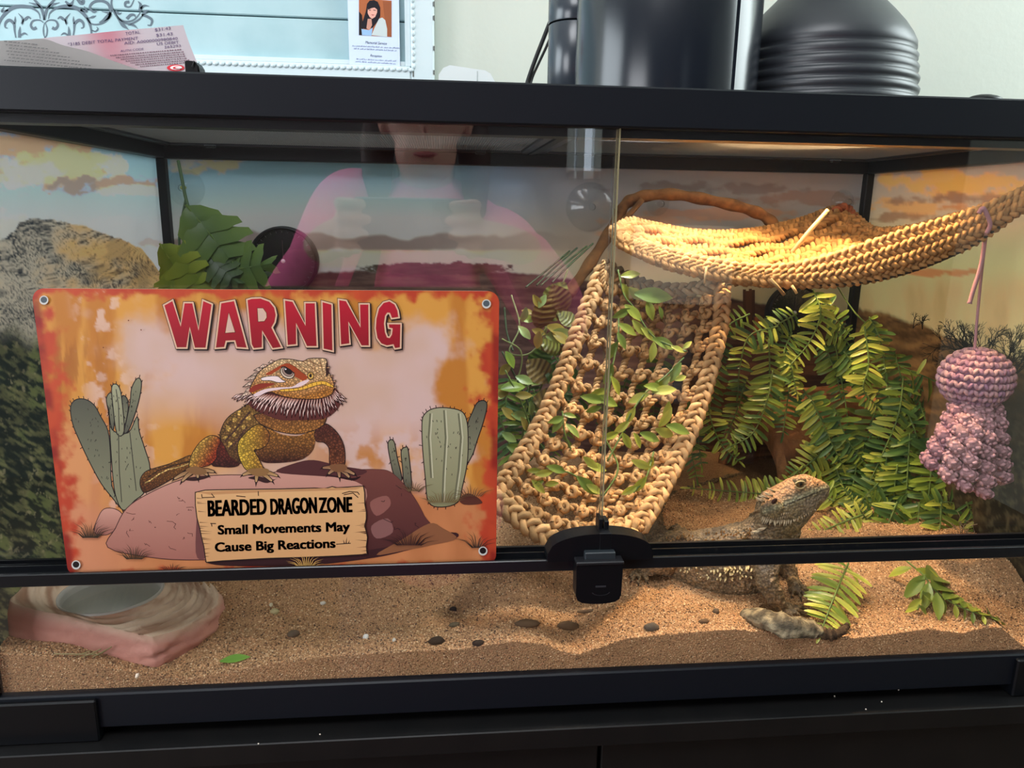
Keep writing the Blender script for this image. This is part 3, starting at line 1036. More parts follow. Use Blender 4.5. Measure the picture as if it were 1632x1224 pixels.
flat(pm, hair, YC - .00015, (28, 24, 32))
flat(pm, [(586, 30), (592, 30), (593, 40), (589, 48), (584, 45)], YC - .0002, (196, 142, 124))
flat(pm, [(586, 14), (590, 12), (597, 11), (601, 14), (601, 20), (598, 27), (593, 30), (589, 27), (586, 21)], YC - .00025, (226, 168, 152))
flat(pm, [(586, 16), (587, 11), (593, 9), (600, 11), (602, 16), (597, 12), (592, 13)], YC - .0003, (28, 24, 32))
flat(pm, [(588, 16), (591, 15.4), (591, 16.6), (588, 17)], YC - .0003, (70, 44, 44))
flat(pm, [(595, 15.4), (599, 16), (599, 17), (595, 16.6)], YC - .0003, (70, 44, 44))
flat(pm, [(591, 23), (597, 23.4), (594, 25)], YC - .0003, (176, 70, 76))
part('portrait_print', pm, M_INK, cardp)


def text_mesh(s):
    cu = bpy.data.curves.new('text_tmp', 'FONT')
    cu.body = s
    cu.resolution_u = 3
    o = bpy.data.objects.new('text_tmp', cu)
    COL.objects.link(o)
    me = bpy.data.meshes.new_from_object(o)
    v = np.array([x.co[:] for x in me.vertices])
    f = [tuple(p.vertices) for p in me.polygons]
    bpy.data.objects.remove(o)
    bpy.data.curves.remove(cu)
    bpy.data.meshes.remove(me)
    return v, f


def text_px(mb, s, p0, p1, h, place, col, shear=0, bold=0, cap=None):
    """write s with its baseline from pixel p0 to p1 and capital height h pixels; place(px, py) -> point"""
    v, f = text_mesh(s)
    x0, x1 = v[:, 0].min(), v[:, 0].max()
    capz = cap or .729
    p0, p1 = np.array(p0, float), np.array(p1, float)
    d = p1 - p0
    nrm = np.array([d[1], -d[0]]) / np.linalg.norm(d)
    for dx_, dy_ in ([(0, 0)] if not bold else [(a * bold, b * bold * .5) for a in (-1, -.33, .33, 1) for b in (-1, 1)]):
        q = p0 + np.outer((v[:, 0] - x0) / (x1 - x0), d) + np.outer(v[:, 1] / capz * h, nrm) + np.outer(v[:, 1] * shear * h, d / np.linalg.norm(d)) + np.array([dx_, dy_])
        mb.add([place(a, b) for a, b in q], [g for g in f], col)


tx = MB()
pl = lambda a, b: at(a, b, YC)
text_px(tx, 'Memorial Service', (582, 69.5), (616, 71.5), 4.6, pl, lin((58, 66, 92)), .3)
text_px(tx, 'Reception', (590, 90), (608, 91.5), 4, pl, lin((58, 66, 92)), .3)
part('card_lettering', tx, M_INK, cardp)
ln = MB()
for (xa, ya, xb, yb) in ((561, 74, 637, 78), (564, 78.5, 634, 82), (568, 95, 631, 98.5), (566, 99, 632, 103)):
    rs2 = random.Random(int(ya * 10))
    x = xa
    while x < xb - 2:
        w = rs2.uniform(2, 7)
        y = ya + (yb - ya) * (x - xa) / (xb - xa)
        k = 0
        while k < w:
            hh = rs2.uniform(1.0, 2.6)
            flat(ln, [(x + k, y), (x + k + .55, y), (x + k + .9, y - hh), (x + k + .4, y - hh)], YC, (96, 106, 140))
            k += 1.15
        x += w + 1.4
part('small_print', ln, M_INK, cardp, kind='stuff')

# receipt curled over the front of the tank top
M_PAPER = mat('receipt_paper', rough=.8, spec=.2, vcol=True, transl=.3)
rc = thing('receipt', at(190, 105, .05), 'curled paper till receipt with printed totals lying on the top rail', 'receipt')


def rpt(px, py, dy=0.0):
    """the receipt sheet leans back a little"""
    Y = .045 + .10 * (118 - py) / 400 + dy
    return at(px, py, Y)


us = np.linspace(0, 1, 40)
top = spline([(40, 66), (75, 60), (120, 56), (190, 49), (292, 40)], 40)
bot = spline([(150, 112), (175, 118), (200, 122), (260, 128), (330, 132)], 40)
G = np.zeros((14, 40, 3))
colr = np.zeros((14, 40, 3))
for i, t in enumerate(np.linspace(0, 1, 14)):
    bulge = 12 * math.sin(t * math.pi) * us ** 4
    q = top + (bot - top) * t
    q[:, 0] += bulge * 0 - 10 * t * (1 - t) * us
    for j in range(40):
        G[i, j] = rpt(q[j, 0], q[j, 1])
    pink = np.exp(-((q[:, 0] - 170 - 20 * t) / 34) ** 2) * (1 - .5 * t)
    colr[i] = mix(lin((190, 178, 184)), lin((186, 100, 116)), pink[:, None] * .8)
sheet = MB().grid(G, colr)
part('printed_sheet', sheet, M_PAPER, rc, smooth=True)
# the near half of the strip folded over towards the left
top2 = spline([(-30, 70), (0, 65), (30, 64), (70, 62), (100, 72), (140, 82), (180, 97), (222, 112), (240, 122)], 40)
G2 = np.zeros((8, 40, 3))
for i, t in enumerate(np.linspace(0, 1, 8)):
    for j in range(40):
        x, y = top2[j]
        yb = 128 + .02 * x
        G2[i, j] = at(x - 6 * t, y + (yb - y) * t, .038 - .012 * t * (1 - .6 * t))
part('folded_sheet', MB().grid(G2, lin((150, 146, 144))), M_PAPER, rc, smooth=True)  # same paper, painted greyer for the shade on the fold
rt = MB()
rpl = lambda a, b: rpt(a, b, -.0006)
K = lin((74, 52, 92))
for s, p0, p1, h in (('TOTAL', (200, 56), (223, 53), 5), ('$31.43', (247, 50), (272, 47), 5), ('*3185 DEBIT TOTAL PAYMENT', (108, 73), (220, 63), 5),
                     ('$31.43', (249, 58.5), (275, 56), 5), ('AID: A0000000980840', (198, 71), (283, 63), 4.6), ('US DEBIT', (250, 72), (285, 69), 4.6),
                     ('265293', (262, 77), (288, 74.5), 4.2), ('AUTH CODE', (192, 83), (229, 79.5), 3.6)):
    text_px(rt, s, p0, p1, h, rpl, K, 0)
part('receipt_lettering', rt, M_INK, rc)
r3 = MB()
rs2 = random.Random(3)
for y in (84, 88, 91.5, 95, 98.5, 102, 105.5):
    x = 176 + (y - 84) * 2.2
    xe = 288 + (y - 84) * .6
    while x < xe:
        w = rs2.uniform(1.2, 3.2)
        yy_ = y + 5 - (x - 176) * .085
        c = lin((112, 84, 96))
        q = [(x, yy_), (x + w, yy_ - .1), (x + w, yy_ - 1.7), (x, yy_ - 1.6)]
        r3.poly([rpl(a, b) for a, b in q], c)
        x += w + rs2.uniform(.6, 1.6)
for y in (70, 75, 80, 85, 90, 95, 100):
    x = 4 + rs2.uniform(0, 10)
    while x < 60 + (y - 70) * 3.4:
        w = rs2.uniform(2, 6)
        yy_ = y + (x - 40) * .10
        t_ = (yy_ - 66) / 60
        r3.poly([at(a, b, .038 - .012 * t_ * (1 - .6 * t_) - .0012) for a, b in ((x, yy_), (x + w, yy_ + .3), (x + w + 1, yy_ - 1.2), (x + 1, yy_ - 1.4))], lin((104, 102, 102)))
        x += w + rs2.uniform(1, 3)
part('small_print', r3, M_INK, rc, kind='stuff')
rd = MB()
el = lambda cx, cy, rx, ry: [rpl(cx + rx * math.cos(a), cy - ry * math.sin(a)) for a in np.linspace(0, TAU, 28)[:-1]]
rd.poly(el(280, 108, 14, 5.2), lin((188, 40, 52)))
rd.poly([p + np.array([0, -.0003, 0]) for p in el(281, 108, 9.5, 3.4)], lin((226, 206, 206)))
rd.poly([p + np.array([0, -.0006, 0]) for p in el(282.5, 108.3, 6.6, 2.1)], lin((188, 40, 52)))
rd.poly([p + np.array([0, -.0009, 0]) for p in el(285, 108.3, 5, 1.3)], lin((226, 206, 206)))
part('red_emblem', rd, M_INK, rc)
bc = at(308, 106, .012)
ch = at(308, 98.5, .012)[2] - ZT1
cw = (at(318, 106, .012)[0] - at(298, 106, .012)[0]) / 2
bk_ = thing('binder_clip', (bc[0], .016, ZT1), 'tiny black clip on the top rail at the right end of the receipt', 'clip')
pr = [(bc[0] + cw, ZT1), (bc[0] + cw * .95, ZT1 + ch * .6), (bc[0] + cw * .55, ZT1 + ch * .97), (bc[0] - cw * .7, ZT1 + ch), (bc[0] - cw, ZT1 + ch * .9), (bc[0] - cw, ZT1)]
n = len(pr)
cm = MB().add([(x, .008, z) for x, z in pr] + [(x, .024, z) for x, z in pr], [tuple(range(n - 1, -1, -1)), tuple(range(n, 2 * n))] + [(i, (i + 1) % n, (i + 1) % n + n, i + n) for i in range(n)])
part('clip_body', cm, M_BLK, bk_)
part('clip_lever', MB().tube([(bc[0] + cw + .0004, .010, ZT1 + .0005), (bc[0] + cw * .98, .009, ZT1 + ch * .6), (bc[0] + cw * .5, .0075, ZT1 + ch * .95), (bc[0] + cw * .2, .0075, ZT1 + ch * .5)], .0006, 6), M_CORD, bk_)

# ================================================================== TIN WARNING SIGN
YS = -.0066
SA = {'tl': at(52, 458, YS), 'br': at(790, 890, YS)}
sx0, sx1 = .0765, .3845
sz0, sz1 = ZR0 + .0042, .3195
sign = thing('warning_sign', ((sx0 + sx1) / 2, YS, sz0), 'printed tin warning sign with a bearded dragon leaning on the glass', 'sign')
M_TIN = mat('tin_edge', rgb(226, 204, 184), .4, .5)
M_PRINT = mat('sign_print', rough=.42, spec=.4, vcol=True)
M_SCALE, _nt, _b = new_mat('scaly_print')
_v = _nt.nodes.new('ShaderNodeVertexColor')
_v.layer_name = 'Col'
_tc = _nt.nodes.new('ShaderNodeTexCoord')
_vo = _nt.nodes.new('ShaderNodeTexVoronoi')
_vo.feature = 'DISTANCE_TO_EDGE'
_vo.inputs['Scale'].default_value = 520
_nt.links.new(_tc.outputs['Object'], _vo.inputs['Vector'])
_mr = _nt.nodes.new('ShaderNodeMapRange')
_mr.inputs['From Min'].default_value = .02
_mr.inputs['From Max'].default_value = .30
_mr.inputs['To Min'].default_value = .30
_mr.inputs['To Max'].default_value = 1.15
_nt.links.new(_vo.outputs['Distance'], _mr.inputs['Value'])
_mx = _nt.nodes.new('ShaderNodeMix')
_mx.data_type = 'RGBA'
_mx.blend_type = 'MULTIPLY'
_mx.inputs['Factor'].default_value = 1
_nt.links.new(_v.outputs['Color'], _mx.inputs['A'])
_nt.links.new(_mr.outputs[0], _mx.inputs['B'])
_nt.links.new(_mx.outputs['Result'], _b.inputs['Base Color'])
_b.inputs['Roughness'].default_value = .42


def rounded(x0, x1, z0, z1, r, n=8):
    o = []
    for cx, cz, a in ((x1 - r, z1 - r, 0), (x0 + r, z1 - r, 1), (x0 + r, z0 + r, 2), (x1 - r, z0 + r, 3)):
        for k in range(n + 1):
            t = (a + k / n) * math.pi / 2
            o.append((cx + r * math.cos(t), cz + r * math.sin(t)))
    return o


rp = rounded(sx0, sx1, sz0, sz1, .0085)
n = len(rp)
plate = MB().add([(x, YS, z) for x, z in rp] + [(x, YS + .0006, z) for x, z in rp],
                 [tuple(range(n)), tuple(range(2 * n - 1, n - 1, -1))] + [(i, (i + 1) % n, (i + 1) % n + n, i + n) for i in range(n)])
part('tin_plate', plate, M_TIN, sign)
GAIN = 1.12


def S(*c):
    return np.minimum(lin(c) * GAIN, .92)


# washed background: a fine grid cut to the rounded outline
nx, nz = 300, 206
gx_, gz2 = np.meshgrid(np.linspace(sx0, sx1, nx), np.linspace(sz0, sz1, nz)[::-1])
r_ = .0081
ex = np.maximum(np.maximum(sx0 + r_ - gx_, gx_ - sx1 + r_), 0)
ez = np.maximum(np.maximum(sz0 + r_ - gz2, gz2 - sz1 + r_), 0)
dd = np.hypot(ex, ez)
f = np.where((dd > r_) & (ex > 0) & (ez > 0), r_ / np.maximum(dd, 1e-9), 1)
gx2 = np.where((ex > 0) & (ez > 0), np.where(gx_ < (sx0 + sx1) / 2, sx0 + r_ - ex * f, sx1 - r_ + ex * f), gx_)
gz3 = np.where((ex > 0) & (ez > 0), np.where(gz2 < (sz0 + sz1) / 2, sz0 + r_ - ez * f, sz1 - r_ + ez * f), gz2)
GP = np.stack([gx2, np.full_like(gx2, YS - .00006), gz3], -1)
P, Q = project(GP)
nA, nB, nC = fbm(P * .018, Q * .018, 200, 5), fbm(P * .05, Q * .05, 205, 4), fbm(P * .03, Q * .008, 210, 4)
dl, dr = (gx2 - sx0) / (sx1 - sx0), (sx1 - gx2) / (sx1 - sx0)
dt, db = (sz1 - gz3) / (sz1 - sz0), (gz3 - sz0) / (sz1 - sz0)
c = np.zeros(P.shape + (3,)) + S(196, 166, 158)
c = mix(c, S(186, 150, 120), sstep(.35, .65, fbm(P * .01, Q * .01, 215, 3))[..., None] * .5)
# orange wash: left, low middle, top and right
o_l = sstep(.26, .10, dl + (nA - .5) * .30)
o_t = sstep(.17, .06, dt + (nA - .5) * .22)
o_r = sstep(.17, .09, dr + (nA - .5) * .28)
o_m = np.exp(-(((P - 290) / 110) ** 2 + ((Q - 710) / 62) ** 2)) * 1.25
o_n = np.exp(-(((P - 590) / 120) ** 2 + ((Q - 730) / 40) ** 2)) * .9 * sstep(.35, .6, nB)
o = np.clip(np.maximum.reduce([o_l, o_t, o_r, o_m, o_n]), 0, 1)[..., None]
c = mix(c, mix(S(198, 140, 62), S(176, 112, 44), sstep(.4, .65, nC)[..., None]), o)
c = mix(c, S(206, 176, 160), (sstep(.56, .66, nB) * o_l * sstep(.06, .12, dl))[..., None] * .7)
# ground
gl = np.interp(P, [60, 140, 200, 560, 640, 700, 800], [760, 800, 830, 760, 766, 790, 775])
c = mix(c, mix(S(196, 128, 82), S(168, 104, 62), nC[..., None]), sstep(-12, 22, Q - gl + (nA - .5) * 20)[..., None])
c = mix(c, S(196, 132, 100), (sstep(.2, .05, dl) * sstep(620, 720, Q) * .6)[..., None])
# wood-like streaks at the upper left
st = sstep(.5, .62, fbm(P * .11, Q * .012, 220, 3)) * sstep(.20, .05, dl) * sstep(.1, .2, dt) * sstep(.55, .4, dt)
c = mix(c, S(140, 78, 32), st[..., None] * .55)
# red rim
e = np.minimum(np.minimum(dl * 1.1, dr), np.minimum(dt * 1.6, db * 2.2))
rim = sstep(.055, .012, e + (nB - .5) * .11 + (nA - .5) * .07)
c = mix(c, mix(S(158, 44, 34), S(186, 78, 40), nC[..., None]), rim[..., None])
c = mix(c, S(120, 26, 24), (sstep(.022, .008, np.minimum(dl, dr)) * sstep(.4, .6, nA))[..., None] * .8)
part('background_print', MB().grid(GP, c), M_PRINT, sign)

# ---- layered flat shapes, drawn in pixels
LAY = [0]
LSTEP = .000003


class Ink:
    def __init__(self):
        self.mb = MB()

    def pl(self, x, y):
        p = at(x, y, YS)
        return np.array([p[0], YS - .00010 - LSTEP * LAY[0], p[2]])

    def poly(self, pts, cols, jit=0):
        pts = [tuple(p) for p in pts]
        a = sum(pts[i][0] * pts[(i + 1) % len(pts)][1] - pts[(i + 1) % len(pts)][0] * pts[i][1] for i in range(len(pts)))
        cols = np.asarray(cols, float)
        if cols.ndim == 1:
            cols = np.tile(cols, (len(pts), 1))
        if a > 0:
            pts, cols = pts[::-1], cols[::-1]
        LAY[0] += 1
        self.mb.add([self.pl(*p) for p in pts], [tuple(range(len(pts)))], cols)
        return self

    def shade(self, pts, ctop, cbot, cleft=None):
        ys_ = np.array([p[1] for p in pts])
        t = ((ys_ - ys_.min()) / (np.ptp(ys_) + 1e-9))[:, None]
        return self.poly(pts, mix(ctop, cbot, t))

    def line(self, pts, w, col, taper=False, closed=False, new=True):
        p = np.asarray(pts, float)
        keep = [0]
        for i in range(1, len(p)):
            if np.linalg.norm(p[i] - p[keep[-1]]) > .05:
                keep.append(i)
        p = p[keep]
        if closed and len(p) > 2 and np.linalg.norm(p[0] - p[-1]) < .05:
            p = p[:-1]
        m = len(p)
        if m < 2:
            return self
        if new:
            LAY[0] += 1
        nx_ = np.roll(p, -1, 0) if closed else np.vstack([p[1:], 2 * p[-1:] - p[-2:-1]])
        pv_ = np.roll(p, 1, 0) if closed else np.vstack([2 * p[:1] - p[1:2], p[:-1]])
        d1, d0 = nx_ - p, p - pv_
        d1 /= np.linalg.norm(d1, axis=1)[:, None] + 1e-9
        d0 /= np.linalg.norm(d0, axis=1)[:, None] + 1e-9
        nr = np.stack([-(d1 + d0)[:, 1], (d1 + d0)[:, 0]], -1)
        nl_ = np.linalg.norm(nr, axis=1)[:, None]
        nr = nr / np.maximum(nl_, 1e-6)
        mit = np.minimum(2 / np.maximum(nl_, 1e-6), 1.9)
        hw = (w * (1 - np.arange(m) / (m - 1)) if taper else np.full(m, w))[:, None] / 2
        A_, B_ = p + nr * mit * hw, p - nr * mit * hw
        V_ = [self.pl(*q) for q in A_] + [self.pl(*q) for q in B_]
        F_ = [(i, (i + 1) % m, m + (i + 1) % m, m + i) for i in range(m if closed else m - 1)]
        self.mb.add(V_, F_, col)
        return self

    def outl(self, pts, cols, w=1.3, ink_=(.03, .02, .02), bot=None):
        if bot is not None:
            self.shade(pts, cols, bot)
        else:
            self.poly(pts, cols)
        return self.line(pts, w, np.array(ink_), closed=True)


def conv(ox, oy, s):
    return lambda L_: [(ox + a / s, oy + b / s) for a, b in L_]


R1, R2_, R3, R4, R5, R6, R7, R8 = conv(50, 440, 3.886), conv(400, 440, 3.886), conv(50, 640, 3.886), conv(370, 560, 8.16), conv(200, 640, 8.16), conv(370, 640, 7.418), conv(250, 460, 3.98), conv(300, 760, 5.44)


def smooth(pts, k=4):
    p = np.asarray(pts, float)
    n_ = len(p)
    out = []
    for i in range(n_):
        a, b, c_, d = p[i - 1], p[i], p[(i + 1) % n_], p[(i + 2) % n_]
        for t in np.arange(k) / k:
            out.append(.5 * (2 * b + (c_ - a) * t + (2 * a - 5 * b + 4 * c_ - d) * t ** 2 + (3 * b - a - 3 * c_ + d) * t ** 3))
    return out


BLK_ = np.array([.012, .008, .008])
# cacti
ca = Ink()
rs3 = random.Random(11)
CG, CD, CLT = S(124, 124, 98), S(78, 78, 66), S(150, 150, 120)


def cactus(pts, top, bot, spines=14):
    sm = smooth(pts)
    ca.outl(sm, top, 1.5, BLK_, bot)
    P_ = np.array(sm)
    cen = P_.mean(0)
    for k in range(spines):
        a = P_[int(k * len(P_) / spines)]
        d = a - cen
        d /= np.linalg.norm(d) + 1e-9
        ca.line([a, a + d * rs3.uniform(3, 6)], 1.1, BLK_, new=(k == 0))
    for k in range(spines):
        a = cen + (P_[rs3.randrange(len(P_))] - cen) * rs3.uniform(.1, .8)
        ca.line([a, a + np.array([rs3.uniform(-1.5, 1.5), rs3.uniform(2, 4)])], 1.0, S(54, 52, 44), new=(k == 0))


cactus(R1([(243, 840), (250, 790), (285, 762), (340, 765), (390, 800), (430, 870), (475, 960), (490, 1100), (500, 1300), (560, 1440), (500, 1370), (430, 1280), (350, 1130), (290, 1000), (258, 920)]), CD, CG, 26)
cactus(R1([(465, 760), (490, 722), (508, 760), (515, 900), (500, 960), (480, 850)]), CG, CD, 6)
cactus(R1([(560, 750), (592, 756), (600, 820), (580, 920), (562, 900)]), CD, CG, 6)
cactus(R1([(480, 820), (500, 950), (600, 970), (655, 870), (668, 960), (700, 1060), (735, 1190), (705, 1330), (640, 1390), (570, 1450), (520, 1350), (498, 1150)]), CG, CG, 24)
cactus(R1([(498, 690), (520, 668), (545, 690), (560, 760), (575, 960), (530, 975), (505, 800)]), CLT, CG, 10)
cactus(R1([(620, 700), (645, 645), (668, 632), (682, 660), (675, 730), (650, 830), (605, 950), (575, 970), (592, 880), (612, 780)]), CG, CD, 10)
for L_ in ([(540, 975), (545, 1200), (560, 1400)], [(610, 965), (630, 1150), (650, 1330)], [(525, 700), (540, 800), (545, 960)]):
    ca.line(R1(L_), 1.4, S(64, 62, 52))
part('cactus_print', ca.mb, M_PRINT, sign)
ca = Ink()
cactus(R2_([(1340, 930), (1370, 845), (1400, 785), (1440, 770), (1462, 800), (1440, 900), (1400, 1020), (1370, 1110), (1325, 1160)]), CD, CG, 12)
cactus(R2_([(1060, 900), (1080, 850), (1130, 820), (1210, 815), (1300, 835), (1335, 890), (1345, 1000), (1340, 1150), (1310, 1300), (1280, 1400), (1180, 1430), (1100, 1400), (1080, 1250), (1062, 1050)]), CLT, S(128, 126, 92), 30)
for L_ in ([(1195, 830), (1205, 1000), (1190, 1250), (1185, 1400)], [(1285, 850), (1300, 1000), (1285, 1200), (1260, 1380)], [(1110, 850), (1100, 1000), (1115, 1250)]):
    ca.line(R2_(L_), 2.6, S(100, 100, 78))
    ca.line([(x + 3, y) for x, y in R2_(L_)], 2.0, S(176, 174, 146))
part('cactus_print', ca.mb, M_PRINT, sign)
ca = Ink()
cactus(R2_([(848, 1040), (870, 1012), (890, 1035), (905, 1120), (935, 1260), (890, 1240), (865, 1150)]), CG, CD, 9)
cactus(R2_([(930, 1085), (955, 1060), (975, 1085), (995, 1320), (950, 1290), (938, 1180)]), CG, CD, 9)
part('cactus_print', ca.mb, M_PRINT, sign)

# rock
rk = Ink()
PK, PKD, BRN, BRD = S(188, 140, 124), S(150, 96, 84), S(108, 62, 54), S(66, 34, 34)
rk.outl(smooth([(150, 848), (156, 826), (166, 811), (184, 811), (196, 822), (188, 840), (170, 852)]), PK, 1.2, S(80, 50, 46), PKD)
rk.outl(smooth([(172, 872), (184, 842), (202, 810), (236, 787), (290, 764), (350, 757), (420, 756), (470, 744), (520, 742), (560, 748), (600, 748), (622, 752), (644, 772), (662, 796), (676, 822), (684, 842), (640, 872), (560, 884), (330, 892), (240, 888)]), PK, 1.3, S(70, 40, 38), PKD)
rk.shade(smooth([(456, 748), (500, 738), (560, 748), (600, 748), (622, 752), (644, 772), (662, 796), (676, 822), (686, 842), (640, 872), (590, 882), (576, 830), (584, 780), (540, 760)]), BRN, BRD)
rk.poly(smooth([(440, 752), (470, 738), (500, 733), (540, 742), (585, 750), (560, 760), (500, 758)]), S(74, 40, 40))
rk.poly(smooth([(590, 800), (616, 790), (622, 806), (600, 822)]), S(132, 84, 76))
rk.poly(smooth([(592, 838), (618, 826), (626, 848), (600, 858)]), S(124, 84, 80))
rk.poly(smooth([(316, 800), (322, 790), (330, 860), (326, 890), (312, 880)]), S(104, 62, 60))
for k in range(26):
    x, y = rs3.uniform(200, 310), rs3.uniform(790, 875)
    if k > 16:
        x, y = rs3.uniform(600, 670), rs3.uniform(770, 860)
    L_ = [(x, y)]
    for j in range(3):
        L_.append((L_[-1][0] + rs3.uniform(-2, 7), L_[-1][1] + rs3.uniform(-3, 5)))
    rk.line(L_, .9, S(92, 54, 50) if k <= 16 else S(40, 20, 22), new=(k % 6 == 0))
rk.poly(smooth([(330, 892), (400, 884), (480, 886), (590, 876), (660, 862), (720, 848), (726, 858), (660, 874), (600, 888), (500, 900), (400, 902), (344, 900)]), S(50, 26, 28))
rk.poly(smooth([(684, 834), (706, 842), (728, 858), (690, 868), (650, 876), (600, 884), (640, 860)]), S(128, 82, 54))
rk.poly(smooth([(732, 795), (745, 786), (760, 792), (768, 802), (740, 804)]), S(80, 44, 34))
part('rock_print', rk.mb, M_PRINT, sign)

# lizard
lz = Ink()
GO, GD, DK, RD = S(186, 146, 52), S(140, 92, 38), S(58, 28, 24), S(150, 62, 30)
tail = smooth(R5([(860, 700), (700, 755), (560, 812), (400, 858), (270, 905), (205, 980), (190, 1060), (210, 1140), (260, 1180), (420, 1110), (560, 1030), (680, 960), (780, 890), (860, 860)]))
lz.outl(tail, GD, 1.2, BLK_, S(84, 44, 24))
lz.line(R5([(840, 800), (700, 850), (560, 880), (440, 940), (330, 1020), (250, 1060)]), 1.8, S(220, 184, 110))
lz.line(R5([(850, 770), (700, 810), (560, 850), (420, 900), (300, 980)]), 1.4, BLK_)
back = smooth(R5([(1230, 460), (1270, 300), (1350, 190), (1480, 100), (1620, 30), (1760, 60), (1800, 300), (1700, 640), (1500, 800), (1380, 760), (1300, 600)]))
lz.outl(back, S(150, 112, 56), 1.2, BLK_, S(88, 58, 34))
for k in range(16):
    a = np.array(R5([(1232 + 22 * k, 440 - 27 * k if k < 7 else 262 - (k - 7) * 26)]))[0]
    lz.line([a + (1, 2), a + (-3.5, -2), a + (2.5, -1)], 1.0, S(60, 44, 34), new=(k == 0))
for x, y in ((1300, 470), (1330, 350), (1420, 230), (1540, 330), (1400, 420), (1480, 140), (1600, 220), (1360, 560), (1500, 480), (1580, 440), (1440, 340)):
    b_ = [(x + rs3.uniform(20, 46) * math.cos(t), y + rs3.uniform(22, 50) * math.sin(t)) for t in np.arange(6) * TAU / 6]
    lz.poly(R5(b_), S(206, 166, 84))
for L_ in ([(1290, 520), (1400, 400), (1520, 250), (1620, 130)], [(1340, 620), (1460, 500), (1580, 330)], [(1420, 640), (1500, 560), (1600, 420)]):
    lz.line(R5(L_), 3.2, S(92, 62, 46))
lz.shade(smooth(R5([(1185, 640), (1250, 520), (1340, 690), (1480, 800), (1420, 850), (1250, 850), (1120, 820)])), S(112, 44, 30), DK)
hind = smooth(R5([(830, 855), (850, 720), (920, 590), (1000, 500), (1100, 442), (1200, 455), (1240, 520), (1195, 620), (1185, 730), (1110, 815), (1000, 850), (900, 860)]))
hp = np.array(hind)
tt = np.clip(((hp - hp.min(0)) / np.ptp(hp, axis=0)) @ np.array([.75, .45]), 0, 1)[:, None]
lz.poly(hind, mix(S(196, 156, 70), S(150, 48, 26), sstep(.3, .9, tt)))
lz.line(hind, 1.2, BLK_, closed=True)
belly = smooth(R6([(240, 290), (430, 320), (600, 390), (800, 400), (990, 320), (985, 440), (960, 560), (880, 650), (760, 700), (500, 725), (340, 700), (280, 560)]))
lz.shade(belly, S(176, 118, 52), S(60, 26, 24))
rleg = smooth(R6([(985, 340), (1090, 260), (1190, 310), (1280, 420), (1330, 560), (1330, 740), (1270, 760), (1160, 755), (1150, 600), (1135, 530), (1080, 480), (990, 460)]))
lz.outl(rleg, S(82, 42, 34), 1.2, BLK_, S(120, 68, 40))
lleg = smooth(R6([(130, 400), (240, 300), (330, 265), (430, 350), (440, 440), (400, 520), (330, 560), (262, 572), (300, 640), (360, 760), (370, 795), (190, 815), (110, 720), (70, 600), (75, 480)]))
lp = np.array(lleg)
tt = ((lp[:, 0] - lp[:, 0].min()) / np.ptp(lp[:, 0]))[:, None]
lz.poly(lleg, mix(S(214, 178, 62), S(150, 88, 42), tt))
lz.line(lleg, 1.2, BLK_, closed=True)
throat = smooth(R6([(270, 190), (300, 140), (700, 120), (1080, 140), (1095, 255), (1000, 325), (850, 372), (700, 378), (500, 338), (350, 270)]))
lz.outl(throat, S(128, 80, 44), 1.2, BLK_, S(168, 112, 52))
part('lizard_print', lz.mb, M_SCALE, sign)
ft = Ink()


def finger(cv, a, b, w, col):
    a, b = np.array(cv([a])[0]), np.array(cv([b])[0])
    d = b - a
    m = (a + b) / 2 + np.array([0, -1.5])
    nr = np.array([-d[1], d[0]]) / np.linalg.norm(d)
    u_ = d / np.linalg.norm(d)
    ft.outl([a + nr * w * .5, m + nr * w * .5, b + nr * w * .32, b + u_ * w * .2, b - nr * w * .32, m - nr * w * .5, a - nr * w * .5], col, 1.0, BLK_, mix(col, S(214, 176, 130), .5))
    ft.poly([b + nr * w * .25 + u_, b + u_ * w * .9 + np.array([0, 3.2]), b - nr * w * .25 + u_], BLK_)


HB = S(122, 88, 56)
ft.poly(smooth(R6([(190, 900), (300, 880), (480, 920), (540, 900), (420, 960), (300, 930)])), S(50, 28, 28))
ft.poly(smooth(R6([(1100, 860), (1250, 880), (1420, 900), (1520, 880), (1440, 930), (1260, 900)])), S(36, 18, 20))
ft.poly(smooth(R5([(760, 1010), (900, 980), (1100, 970), (1000, 1010), (880, 1030)])), S(50, 28, 28))
for cv, palm, root, tips, col in (
        (R6, [(190, 800), (370, 785), (440, 815), (400, 870), (300, 880), (220, 850)], (300, 830), [(130, 865), (285, 945), (470, 935), (535, 875)], S(140, 104, 60)),
        (R6, [(1155, 750), (1320, 738), (1360, 790), (1300, 830), (1200, 820)], (1250, 790), [(1075, 780), (1140, 850), (1270, 890), (1385, 890), (1445, 855)], S(108, 66, 44)),
        (R5, [(790, 880), (900, 840), (1030, 875), (1060, 930), (960, 950), (850, 930)], (920, 890), [(640, 1000), (740, 1030), (945, 985), (1070, 950), (1150, 910)], S(124, 88, 54))):
    for tp in tips:
        r0 = (root[0] + (tp[0] - root[0]) * .25, root[1] + (tp[1] - root[1]) * .15)
        finger(cv, r0, tp, 6.2, col)
    ft.poly(smooth(cv(palm)), mix(col, HB, .5))
part('claw_print', ft.mb, M_PRINT, sign, kind='stuff')
# beard spikes
bd = Ink()
bd.poly(smooth(R4([(200, 570), (350, 500), (600, 520), (800, 590), (1100, 600), (1320, 480), (1400, 560), (1400, 700), (1280, 830), (1150, 880), (900, 890), (640, 890), (450, 830), (300, 760), (210, 680)])), S(84, 42, 38))
SPK, SPD = S(222, 190, 180), S(150, 92, 72)


